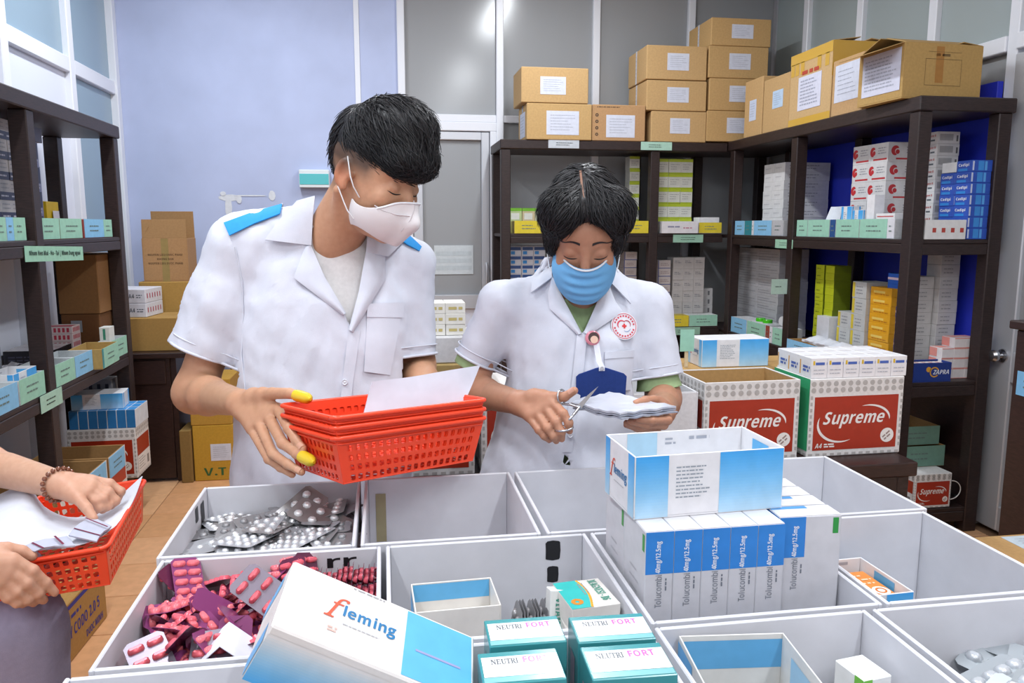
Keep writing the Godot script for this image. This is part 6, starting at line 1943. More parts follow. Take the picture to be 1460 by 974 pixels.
# head: local x = its left... here the picture's right when it faces the viewer, y up, z to the face
func head(m: M, H: Transform3D, neck: Vector3, col: Color, fade: float, neck_r := 0.055) -> Fld:
	var b := box_of([H.origin, neck], 0.0).merge(AABB(H.origin, Vector3.ZERO).grow(0.165))
	b = b.expand(neck - Vector3.ONE * 0.075).expand(neck + Vector3(0.075, 0.02, 0.075))
	var fl := Fld.new(b.position, b.end, 0.0036)
	var B := H.basis
	var sc := B.x.length()
	var R := B.orthonormalized()
	var L := func(x: float, y: float, z: float) -> Vector3: return H * Vector3(x, y, z)
	fl.egg(L.call(0, 0.035, -0.018), Vector3(0.076, 0.09, 0.096) * sc, R, 0.02)
	fl.egg(L.call(0, -0.03, 0.028), Vector3(0.064, 0.092, 0.066) * sc, R, 0.03)
	fl.egg(L.call(0, -0.082, 0.03), Vector3(0.05, 0.036, 0.052) * sc, R, 0.02)
	fl.egg(L.call(0, -0.108, 0.068), Vector3(0.021, 0.016, 0.016) * sc, R, 0.02)
	fl.egg(L.call(0, 0.03, 0.062), Vector3(0.055, 0.03, 0.026) * sc, R, 0.02)
	for s in [-1, 1]:
		fl.egg(L.call(s * 0.04, -0.03, 0.068), Vector3(0.02, 0.018, 0.016) * sc, R, 0.02)
		fl.egg(L.call(s * 0.033, -0.002, 0.1), Vector3(0.02, 0.011, 0.014) * sc, R, 0.012, true)
	for s in [-1, 1]:
		fl.egg(L.call(s * 0.032, -0.003, 0.0765), Vector3(0.0155, 0.0115, 0.0125) * sc, R, 0.004)
	fl.bone(L.call(0, 0.006, 0.086), L.call(0, -0.036, 0.106), 0.0085 * sc, 0.0125 * sc, 0.01)
	for s in [-1, 1]: fl.egg(L.call(s * 0.012, -0.041, 0.095), Vector3(0.008, 0.007, 0.009) * sc, R, 0.006)
	fl.egg(L.call(0, -0.068, 0.086), Vector3(0.024, 0.006, 0.012) * sc, R, 0.004)
	fl.egg(L.call(0, -0.08, 0.084), Vector3(0.022, 0.007, 0.012) * sc, R, 0.004)
	# neck
	fl.bone(L.call(0, -0.05, -0.03), neck, 0.05 * sc, neck_r, 0.02)
	fl.bone(L.call(0, -0.04, -0.045), neck + Vector3(0, 0.01, 0) - R.z * 0.015, 0.045, neck_r * 0.9, 0.02)
	for s in [-1, 1]: fl.bone(L.call(s * 0.062, -0.05, -0.03), neck + R.z * 0.03, 0.012, 0.012, 0.02)
	# ears
	for s in [-1, 1]:
		var E := R * Basis(Vector3.UP, s * -0.35)
		fl.egg(L.call(s * 0.079, -0.008, -0.016), Vector3(0.0085, 0.031, 0.018) * sc, E, 0.005)
		fl.egg(L.call(s * 0.087, -0.004, -0.011), Vector3(0.007, 0.02, 0.010) * sc, E, 0.004, true)
		fl.egg(L.call(s * 0.078, -0.033, -0.008), Vector3(0.0075, 0.009, 0.009) * sc, E, 0.005)
		fl.egg(L.call(s * 0.077, -0.008, 0.003), Vector3(0.006, 0.009, 0.006) * sc, E, 0.004)
	var sk := fl.net()
	sk.relax(0.3)
	var Hi := H.affine_inverse()
	sk.into(m, col, func(p: Vector3, c: Color) -> Color:
		var q := Hi * p
		var r := c
		# cheeks, ears and lips have their own tones; the cropped hair shades the skin above the ears
		var ear := clampf((absf(q.x) - 0.074) / 0.01, 0, 1) * clampf(1.0 - q.distance_to(Vector3(signf(q.x) * 0.08, -0.01, -0.014)) / 0.04, 0, 1) * 2.0
		r = r.lerp(Color(c.r, c.g * 0.66, c.b * 0.58), clampf(ear, 0, 1) * 0.6)
		var lip := clampf(1.0 - q.distance_to(Vector3(0, -0.074, 0.094)) / 0.022, 0, 1)
		r = r.lerp(Color(c.r * 0.75, c.g * 0.42, c.b * 0.42), lip)
		if fade > 0.0:
			var crop := clampf((q.y - fade + 0.02) / 0.035, 0, 1) * clampf((0.05 - q.z) / 0.02, 0, 1)
			var back := clampf((-0.03 - q.z) / 0.04, 0, 1) * clampf((q.y + 0.065) / 0.04, 0, 1)
			r = r.lerp(Color(0.02, 0.018, 0.017), clampf(maxf(crop, back), 0, 1) * 0.85)
		return r)
	return fl

func face_bits(o: Node3D, base: Vector3, H: Transform3D, fl: Fld, brow_w: float) -> void:
	for s in [-1, 1]:
		var lash := []; var crease := []
		for i in 9:
			var u := i / 8.0
			var x: float = s * lerpf(0.0175, 0.0475, u)
			for k in 2:
				var y: float = (-0.0115 - 0.0035 * sin(PI * u) if k == 0 else 0.006 + 0.003 * sin(PI * u)) + 0.002 * u
				var a := H * Vector3(x, y, 0.14)
				var p := fl.cast(a, -H.basis.z.normalized(), 0.0, 0.12)
				(lash if k == 0 else crease).append(p)
		var p1 := part(o, "eyelashes", M.new().tube(lash, [0.0004, 0.0011, 0.0015, 0.0016, 0.0016, 0.0016, 0.0015, 0.0012, 0.0005], 6), "hair")
		p1.position = -base
		var row := []
		for k in 3:
			var rr := []
			for i in 9:
				var u := i / 8.0
				var x: float = s * lerpf(0.013, 0.054, u)
				var y: float = 0.0235 + 0.005 * sin(PI * minf(u * 1.25, 1.0)) - 0.003 * u + (k - 1) * brow_w * (1.0 - 0.75 * u)
				rr.append(fl.cast(H * Vector3(x, y, 0.14), -H.basis.z.normalized(), 0.0, 0.13) + H.basis.z.normalized() * 0.0008)
			row.append(rr)
		var p2 := part(o, "eyebrow", M.new().sheet(row, 0.0018), "hair")
		p2.position = -base

# hair: a rough cap plus thousands of fine locks laid over it
func hair(o: Node3D, base: Vector3, H: Transform3D, cap: Fld, n: int, flow: Callable, len0: float, sd: int) -> void:
	var r := RandomNumberGenerator.new()
	r.seed = sd
	var m := M.new()
	var sk := cap.net()
	sk.relax(0.4)
	wrinkle(sk, 0.0035, 0.6, H.basis.y.normalized(), 0.3, sd)
	sk.into(m, Color.WHITE)
	var c := H * Vector3(0, 0.03, -0.01)
	var tries := 0
	var made := 0
	while made < n and tries < n * 4:
		tries += 1
		var d := Vector3(r.randf_range(-1, 1), r.randf_range(-0.55, 1), r.randf_range(-1, 1))
		if d.length() > 1 or d.length() < 0.3: continue
		d = d.normalized()
		var w := (H.basis * d).normalized()
		# walk in from outside to the cap
		var p := cap.cast(c + w * 0.17, -w, 0.0, 0.16)
		if absf(cap.sample(p)) > 0.003: continue
		var fdir: Vector3 = H.basis * (flow.call(H.affine_inverse() * p) as Vector3)
		var pts := [p]
		var l := len0 * r.randf_range(0.6, 1.15)
		var q := p
		var jit := Vector3(r.randf_range(-1, 1), r.randf_range(-1, 1), r.randf_range(-1, 1)) * 0.4
		var loose := r.randf() * r.randf() * 1.6 + 0.4
		for i in 5:
			var g := cap.grad(q)
			var t := fdir.normalized() + jit
			t = (t - g * t.dot(g)).normalized()
			q += t * l / 5.0
			var sd2 := cap.sample(q)
			if sd2 < 900.0: q += g * (0.0018 + 0.0016 * i * loose - sd2) * (1.0 if sd2 < 0.02 else 0.0)
			pts.append(q)
		m.tube(pts, [0.0014, 0.0014, 0.0013, 0.0011, 0.0008, 0.0003], 3, false)
		made += 1
	var h := part(o, "hair", m, "hair")
	h.position = -base

# ---------------------------------------------------------------- people
func V2(list: Array) -> Array:
	var out := []
	for q in list: out.append(Vector2(q[0], q[1]))
	return out
func PT(q: Array) -> Vector3:
	return P(q[0], q[1], q[2])
func PTS(list: Array) -> Array:
	var out := []
	for q in list: out.append(P(q[0], q[1], q[2]))
	return out
func CH(list: Array) -> Array:
	var out := []
	for q in list: out.append(PTS(q))
	return out
func sub_part(o: Node3D, base: Vector3, kind: String, m: M, mat: String, label := "") -> MeshInstance3D:
	var p := part(o, kind, m, mat, label)
	p.position = -base
	return p
func on_field(fld: Fld, list: Array, lift: float) -> Array:
	var out := []
	for q in list:
		var d := ray(q[0], q[1])
		out.append(fld.cast(EYE, d, 1.2, 2.3) - d.normalized() * lift)
	return out
func around(fld: Fld, c: Vector3, axis: Vector3, reach: float, lift: float, n := 24) -> Array:
	axis = axis.normalized()
	var a := axis.cross(Vector3.BACK).normalized(); var b := axis.cross(a)
	var out := []
	for i in n + 1:
		var d := a * cos(TAU * i / n) + b * sin(TAU * i / n)
		out.append(fld.cast(c + d * reach, -d, 0.0, reach) + d * lift)
	return out
func rows_of(list: Array) -> Array:
	var out := []
	for q in list: out.append([P(q[0], q[1], q[2]), q[3], q[4]])
	out.sort_custom(func(a, b): return a[0].y < b[0].y)
	return out
func legs(o: Node3D, base: Vector3, hip: Vector3, foot_gap: float, col: Color) -> void:
	var m := M.new()
	var fl := Fld.new(hip - Vector3(0.24, hip.y + 0.02, 0.24), hip + Vector3(0.24, 0.12, 0.24), 0.016)
	for s in [-1, 1]:
		var h: Vector3 = hip + cam_r * s * 0.085
		var f: Vector3 = Vector3(base.x, 0.07, base.z) + cam_r * s * foot_gap
		fl.bone(h, h.lerp(f, 0.5) + Vector3(0, 0, 0.015), 0.088, 0.066, 0.03)
		fl.bone(h.lerp(f, 0.5) + Vector3(0, 0, 0.015), f, 0.066, 0.058, 0.03)
	fl.egg(hip, Vector3(0.16, 0.12, 0.11), Basis.IDENTITY, 0.04)
	var sk := fl.net()
	wrinkle(sk, 0.006, 0.12, Vector3.UP, 2.0, 3)
	sk.into(m, col)
	sub_part(o, base, "trousers", m, "cloth")
	for s in [-1, 1]:
		var f: Vector3 = Vector3(base.x, 0, base.z) + cam_r * s * foot_gap
		var sf := Fld.new(f - Vector3(0.09, 0.03, 0.14), f + Vector3(0.09, 0.14, 0.22), 0.009)
		sf.bone(f + Vector3(0, 0.04, -0.05), f + Vector3(0, 0.032, 0.13), 0.042, 0.034, 0.02)
		sf.bone(f + Vector3(0, 0.05, -0.02), f + Vector3(0, 0.09, -0.03), 0.045, 0.045, 0.02)
		var ks := sf.net()
		for i in ks.v.size(): ks.v[i].y = maxf(ks.v[i].y, 0.001)
		var sm := M.new()
		ks.into(sm, C("2a2a2e"))
		sub_part(o, base, "shoe", sm, "plastic")

func cut_arm(sk: Sk, a: Vector3, e: Vector3, reach := 0.13) -> void:
	# removes what lies past e on the arm a > e
	var g := PackedFloat32Array()
	g.resize(sk.v.size())
	var ax := (e - a).normalized()
	for i in sk.v.size():
		var q := sk.v[i] - e
		var along := q.dot(ax)
		var off := (q - ax * along).length()
		g[i] = along if off < reach else -1.0
	sk.cut(g)
func cut_front(sk: Sk, poly: Array) -> void:
	sk.normals()
	var g := PackedFloat32Array()
	g.resize(sk.v.size())
	for i in sk.v.size():
		var w := (sk.v[i] - EYE).normalized()
		if sk.n[i].dot(w) < 0.25:
			var q := pix(sk.v[i])
			g[i] = -poly_has(q.x, q.y, poly) * 0.002
		else: g[i] = -1.0
	sk.cut(g)
func cut_above(sk: Sk, c: Vector3, up: Vector3, reach: float) -> void:
	var g := PackedFloat32Array()
	g.resize(sk.v.size())
	for i in sk.v.size():
		var q := sk.v[i] - c
		g[i] = q.dot(up) if q.length() < reach else -1.0
	sk.cut(g)

func mask(o: Node3D, base: Vector3, H: Transform3D, blue: bool) -> Fld:
	var sc := H.basis.x.length()
	var R := H.basis.orthonormalized()
	var fl := Fld.new(H.origin - Vector3.ONE * 0.17, H.origin + Vector3.ONE * 0.17, 0.0038)
	fl.egg(H * Vector3(0, -0.06, 0.04), Vector3(0.071, 0.072, 0.078) * sc, R, 0.01)
	fl.egg(H * Vector3(0, -0.02, 0.08), Vector3(0.03, 0.03, 0.036) * sc, R, 0.02)
	if not blue:
		fl.bone(H * Vector3(0, -0.018, 0.106), H * Vector3(0, -0.06, 0.128), 0.005, 0.006, 0.03)
		fl.bone(H * Vector3(0, -0.06, 0.128), H * Vector3(0, -0.112, 0.098), 0.006, 0.005, 0.03)
	else:
		fl.egg(H * Vector3(0, -0.085, 0.055), Vector3(0.052, 0.05, 0.062) * sc, R, 0.02)
	var sk := fl.net()
	sk.relax(0.4)
	var Hi := H.affine_inverse()
	var g := PackedFloat32Array()
	g.resize(sk.v.size())
	var top := func(x: float) -> float:
		return (-0.016 - 8.0 * x * x) if not blue else (-0.022 + 2.2 * x * x)
	for i in sk.v.size():
		var q := Hi * sk.v[i]
		var t: float = top.call(q.x)
		var bot: float = (-0.118 + 5.0 * q.x * q.x) if not blue else (-0.126 + 7.0 * q.x * q.x)
		g[i] = maxf(maxf(q.y - t, bot - q.y), (0.012 if not blue else 0.0) - q.z)
		if blue: sk.v[i] += H.basis.z * 0.0022 * sin(q.y * 300.0) * clampf((0.055 - absf(q.x)) / 0.03, 0, 1)
	sk.cut(g)
	sk.shell(0.0014)
	var m := M.new()
	sk.into(m, C("6fb0e2") if blue else C("e4e1e3"))
	var mo := sub_part(o, base, "face_mask", m, "mask_fabric", "light blue pleated face mask" if blue else "white folded face mask")
	# top edge and ear loops belong to the mask
	var e := []
	for i in 17:
		var x := lerpf(-0.062, 0.062, i / 16.0)
		var y: float = top.call(x)
		var a := H * Vector3(x, y - 0.002, 0.2)
		e.append(fl.cast(a, -R.z, 0.0, 0.2) + R.z * 0.0006)
	part(mo, "edge_band", M.new().col(C("e9edf2")).tube(e, 0.0022, 6), "mask_fabric")
	for s in [-1, 1]:
		for k in 2:
			var a := H * Vector3(s * 0.0655, -0.043 if k == 0 else -0.088, 0.03)
			var b := H * Vector3(s * 0.083, 0.026 if k == 0 else -0.037, -0.012 if k == 0 else -0.016)
			var midp: Vector3 = a.lerp(b, 0.5) + H.basis.x * s * (0.009 if k == 0 else 0.005)
			part(mo, "ear_loop", M.new().col(C("eceef0")).tube([a, a.lerp(midp, 0.5) + H.basis.x * s * 0.004, midp, b], 0.0014, 6), "mask_fabric")
	return fl

func man() -> void:
	var base := Vector3(PT([462, 690, 1.86]).x, 0.0, PT([462, 690, 1.86]).z)
	var o := thing("person", "young man in a white coat with blue shoulder stripes, holding a stack of red baskets", "person", base)
	var skin := C("cb9c7c")
	var zc := Vector3(0.71, -0.36, 0.605).normalized()
	var yc := (Vector3(0.24, 0.95, 0.16) - zc * zc.dot(Vector3(0.24, 0.95, 0.16))).normalized()
	var H := Transform3D(Basis(yc.cross(zc), yc, zc).scaled(Vector3.ONE * 1.06), P(536, 249, 1.72))
	var neck := P(474, 352, 1.83)
	var body := M.new()
	var hf := head(body, H, neck, skin, 0.004, 0.062)
	# torso and legs under the clothes, coarse
	var rows := rows_of([[466, 770, 1.86, 0.16, 0.1], [465, 600, 1.86, 0.15, 0.1], [465, 450, 1.86, 0.155, 0.1], [466, 385, 1.86, 0.14, 0.08], [470, 350, 1.86, 0.08, 0.06]])
	var tf := Fld.new(rows[0][0] - Vector3(0.25, 0.05, 0.2), rows[-1][0] + Vector3(0.25, 0.05, 0.2), 0.014)
	tf.loft(rows, cam_r, 0.03)
	var rs := P(348, 356, 1.84); var re := P(277, 560, 1.85); var rw := P(341, 574, 1.62)
	var ls := P(577, 378, 1.9); var le := P(594, 520, 1.93); var lw := P(612, 586, 1.745)
	tf.bone(rs, re.lerp(rs, 0.2), 0.05, 0.045, 0.03)
	tf.net().into(body, skin)
	for q in [[rs, re, rw, 0.05, 0.045], [ls, le, lw, 0.046, 0.042]]:
		var ab := box_of([q[0], q[1], q[2]], 0.08)
		var af := Fld.new(ab.position, ab.end, 0.006)
		af.bone(q[0], q[1], q[3], q[4], 0.02)
		af.bone(q[1], q[1].lerp(q[2], 0.35), q[4] * 0.98, q[4] * 0.93, 0.03)
		af.bone(q[1].lerp(q[2], 0.35), q[2], q[4] * 0.93, 0.0275, 0.02)
		var ask := af.net()
		ask.relax(0.5)
		ask.into(body, skin)
	var rf := CH([[[397, 583, 1.525], [412, 611, 1.445], [422, 627, 1.425], [432, 640, 1.405]], [[383, 594, 1.53], [403, 632, 1.445], [423, 647, 1.41], [443, 657, 1.385]], [[370, 604, 1.535], [389, 647, 1.455], [410, 662, 1.42], [430, 673, 1.4]], [[359, 612, 1.545], [383, 655, 1.475], [400, 667, 1.45], [417, 677, 1.43]]])
	var rt := PTS([[362, 566, 1.58], [388, 561, 1.53], [413, 561, 1.49], [438, 568, 1.46]])
	hand(body, re, rw, rf, rt, skin, 1.02, 0.042)
	var lfg := CH([[[634, 584, 1.70], [650, 590, 1.665], [662, 598, 1.645], [668, 608, 1.63]], [[632, 592, 1.70], [648, 600, 1.665], [660, 608, 1.645], [668, 617, 1.63]], [[628, 599, 1.705], [643, 609, 1.67], [655, 617, 1.65], [664, 625, 1.635]], [[624, 605, 1.71], [636, 616, 1.68], [647, 624, 1.665], [655, 630, 1.65]]])
	hand(body, le, lw, lfg, PTS([[618, 576, 1.71], [627, 568, 1.7], [634, 562, 1.685], [642, 559, 1.67]]), skin, 1.0, 0.04)
	sub_part(o, base, "body", body, "skin")
	face_bits(o, base, H, hf, 0.0032)
	var mf := mask(o, base, H, false)
	for q in [[[534, 293], [546, 300], [564, 306], [584, 308]], [[590, 286], [591, 298], [585, 314], [572, 330]]]:
		sub_part(o, base, "mask_seam", M.new().col(C("d6d2d5")).tube(on_field(mf, q, 0.0004), 0.0013, 6), "mask_fabric")
	for q in [[rt, "thumb"], [rf[1], "middle finger"]]:
		var a: Vector3 = q[0][3]; var b: Vector3 = q[0][2]
		var d := (a - b).normalized()
		sub_part(o, base, "fingertip_wrap", M.new().col(C("e0c22c")).tube([b.lerp(a, 0.35), b.lerp(a, 0.5), a, a + d * 0.006, a + d * 0.0098], [0.0108, 0.0116, 0.0108, 0.0085, 0.003], 12), "plastic", "yellow wrap on the " + str(q[1]))
	nails(o, base, [[rf[0][3], rf[0][2], (EYE - rf[0][3]).normalized() + Vector3(-0.3, 0.3, 0), 0.0076], [rf[2][3], rf[2][2], (EYE - rf[2][3]).normalized() + Vector3(-0.3, 0.3, 0), 0.0074]], C("dba38a"))
	# hair
	var R := H.basis.orthonormalized()
	var hb := H.origin
	var cap := Fld.new(hb - Vector3.ONE * 0.2, hb + Vector3.ONE * 0.22, 0.0055)
	cap.egg(H * Vector3(0, 0.068, -0.006), Vector3(0.083, 0.082, 0.106), R, 0.02)
	cap.egg(H * Vector3(0, 0.112, 0.03), Vector3(0.072, 0.056, 0.08), R, 0.03)
	cap.egg(H * Vector3(-0.004, 0.056, 0.085), Vector3(0.062, 0.036, 0.042), R, 0.04)
	cap.egg(H * Vector3(0, 0.03, -0.062), Vector3(0.064, 0.075, 0.046), R, 0.03)
	cap.egg(H * Vector3(0, -0.042, 0.09), Vector3(0.1, 0.065, 0.055), R, 0.012, true)
	for s in [-1, 1]: cap.egg(H * Vector3(s * 0.094, -0.008, 0.012), Vector3(0.03, 0.05, 0.075), R, 0.025, true)
	cap.egg(H * Vector3(0, -0.085, -0.07), Vector3(0.12, 0.06, 0.1), R, 0.012, true)
	hair(o, base, H, cap, 3600, func(p: Vector3) -> Vector3:
		var d := p - Vector3(0.01, 0.15, -0.05)
		return Vector3(d.x * 0.8, -0.35 - absf(d.x) * 2.5, 0.9 if p.z > -0.06 else -0.5), 0.068, 21)
	# t-shirt
	var sh := Fld.new(rows[0][0] - Vector3(0.26, 0.03, 0.2), rows[-1][0] + Vector3(0.26, 0.1, 0.2), 0.01)
	var trow := rows_of([[466, 770, 1.86, 0.17, 0.108], [465, 600, 1.86, 0.16, 0.108], [466, 450, 1.865, 0.165, 0.108], [468, 385, 1.865, 0.15, 0.09], [474, 350, 1.85, 0.09, 0.074], [476, 322, 1.84, 0.075, 0.072]])
	sh.loft(trow, cam_r, 0.02)
	sh.bone(P(474, 345, 1.85), rs, 0.06, 0.05, 0.03)
	sh.bone(P(474, 345, 1.85), ls, 0.06, 0.05, 0.03)
	var ss := sh.net()
	ss.relax(0.5)
	wrinkle(ss, 0.004, 0.10, Vector3.UP, 0.5, 12)
	var nk := P(478, 326, 1.80)
	cut_above(ss, nk, Vector3(0.05, 0.93, -0.36).normalized(), 0.11)
	ss.shell(0.002)
	var sm := M.new()
	ss.into(sm, C("e7e5e4"))
	sub_part(o, base, "t_shirt", sm, "cloth", "white crew neck t-shirt")
	sub_part(o, base, "neck_band", M.new().col(C("e3e0df")).tube(around(sh, nk + Vector3(0, -0.006, 0), Vector3(0.05, 0.93, -0.36), 0.14, 0.0005), 0.0045, 6, false), "cloth")
	# coat
	var crow := rows_of([[462, 780, 1.83, 0.225, 0.14], [462, 690, 1.845, 0.216, 0.138], [463, 600, 1.855, 0.207, 0.135], [464, 500, 1.86, 0.203, 0.135], [465, 430, 1.865, 0.203, 0.133], [465, 385, 1.87, 0.195, 0.12], [467, 350, 1.875, 0.16, 0.1], [470, 322, 1.875, 0.115, 0.088], [472, 300, 1.87, 0.088, 0.082]])
	var cf := Fld.new(crow[0][0] - Vector3(0.42, 0.0, 0.26), crow[-1][0] + Vector3(0.42, 0.06, 0.3), 0.0105)
	cf.loft(crow, cam_r, 0.02, 2.2)
	var nb := P(470, 322, 1.86)
	cf.bone(nb, rs, 0.075, 0.076, 0.04)
	cf.bone(nb, ls, 0.075, 0.066, 0.04)
	var rh := P(289, 503, 1.845); var lh := P(590, 508, 1.905)
	var rx := (rh - rs).normalized(); var lx := (lh - ls).normalized()
	cf.bone(rs, rs.lerp(rh, 0.5), 0.076, 0.074, 0.03)
	cf.bone(rs.lerp(rh, 0.5), rh + rx * 0.05, 0.074, 0.078, 0.03)
	cf.bone(ls, lh + lx * 0.05, 0.066, 0.056, 0.025)
	var cs := cf.net()
	cs.relax(0.5)
	wrinkle(cs, 0.011, 0.075, Vector3(0.35, 0.93, 0), 0.16, 31)
	wrinkle(cs, 0.005, 0.15, Vector3(-0.7, 0.7, 0), 0.2, 33)
	cut_arm(cs, rs, rh)
	cut_arm(cs, ls, lh, 0.1)
	cut_above(cs, P(472, 306, 1.86), Vector3(0.1, 0.97, -0.2).normalized(), 0.12)
	cut_front(cs, V2([[446, 255], [443, 320], [444, 352], [463, 395], [492, 447], [499, 472], [502, 458], [522, 376], [524, 335], [530, 250]]))
	cs.shell(0.0028)
	var cm := M.new()
	cs.into(cm, Color.WHITE)
	var coat := sub_part(o, base, "white_coat", cm, "coat_fabric")
	# collar, lapels, placket, pocket, stripes, seams
	for q in [
		["collar", [[449, 280], [446, 310], [444, 350]], [[424, 287], [394, 320], [378, 342]], 8, 8, 0.008, 0.004, 0.006],
		["lapel", [[443, 350], [463, 395], [493, 447]], [[436, 352], [419, 396], [489, 449]], 10, 8, 0.006, 0.003, 0.006],
		["collar", [[524, 330], [523, 345], [522, 360]], [[560, 318], [575, 345], [553, 366]], 6, 8, 0.008, 0.004, 0.006],
		["lapel", [[522, 358], [512, 415], [498, 470]], [[549, 366], [548, 400], [503, 474]], 10, 8, 0.006, 0.003, 0.006],
		["placket", [[497, 470], [488, 545], [474, 690]], [[514, 472], [503, 545], [490, 690]], 16, 4, 0.003, 0.003, 0.001],
		["pocket", [[524, 442], [519, 530]], [[574, 440], [556, 535]], 10, 8, 0.004, 0.002, 0.002],
		["pocket_flap", [[524, 433], [523, 452]], [[576, 431], [574, 453]], 4, 8, 0.006, 0.003, 0.001]]:
		part(coat, q[0], drape(cf, V2(q[1]), V2(q[2]), q[3], q[4], q[5], q[6], 1.3, 2.3, q[7]), "coat_fabric")
	for q in [[[[402, 291], [360, 303], [319, 318]], [[399, 305], [362, 319], [327, 336]]], [[[567, 329], [585, 337], [601, 352]], [[565, 338], [581, 349], [598, 358]]]]:
		var st := drape(cf, V2(q[0]), V2(q[1]), 10, 4, 0.008, 0.003, 1.3, 2.4)
		st.col(C("2f9be6"))
		for i in st.c.size(): st.c[i] = st.k
		part(coat, "shoulder_stripe", st, "cloth", "sky blue shoulder stripe")
	part(coat, "sleeve_seam", M.new().tube(around(cf, rh - rx * 0.024, rx, 0.14, 0.0006), 0.0016, 5, false), "coat_fabric")
	part(coat, "sleeve_hem", M.new().tube(around(cf, rh - rx * 0.002, rx, 0.14, -0.001), 0.0034, 6, false), "coat_fabric")
	part(coat, "sleeve_seam", M.new().tube(around(cf, lh - lx * 0.024, lx, 0.1, 0.0006), 0.0016, 5, false), "coat_fabric")
	part(coat, "sleeve_hem", M.new().tube(around(cf, lh - lx * 0.002, lx, 0.1, -0.001), 0.0034, 6, false), "coat_fabric")
	part(coat, "front_seam", M.new().tube(on_field(cf, [[335, 352], [345, 400], [347, 450], [344, 505], [350, 560]], 0.001), 0.0016, 5), "coat_fabric")
	for q in [[492, 545], [484, 640]]:
		var c: Vector3 = on_field(cf, [q], 0.006)[0]
		var b := M.new().col(C("dfe2ea"))
		b.x = Transform3D(Basis(cam_r, -cam_f, -cam_u), c)
		b.lathe([Vector2(0, 0.0035), Vector2(0.004, 0.0022), Vector2(0.0058, 0.0034), Vector2(0.0064, 0.002), Vector2(0.0058, 0)], 14)
		part(coat, "button", b, "plastic")
	legs(o, base, P(464, 800, 1.87), 0.1, C("3a4254"))

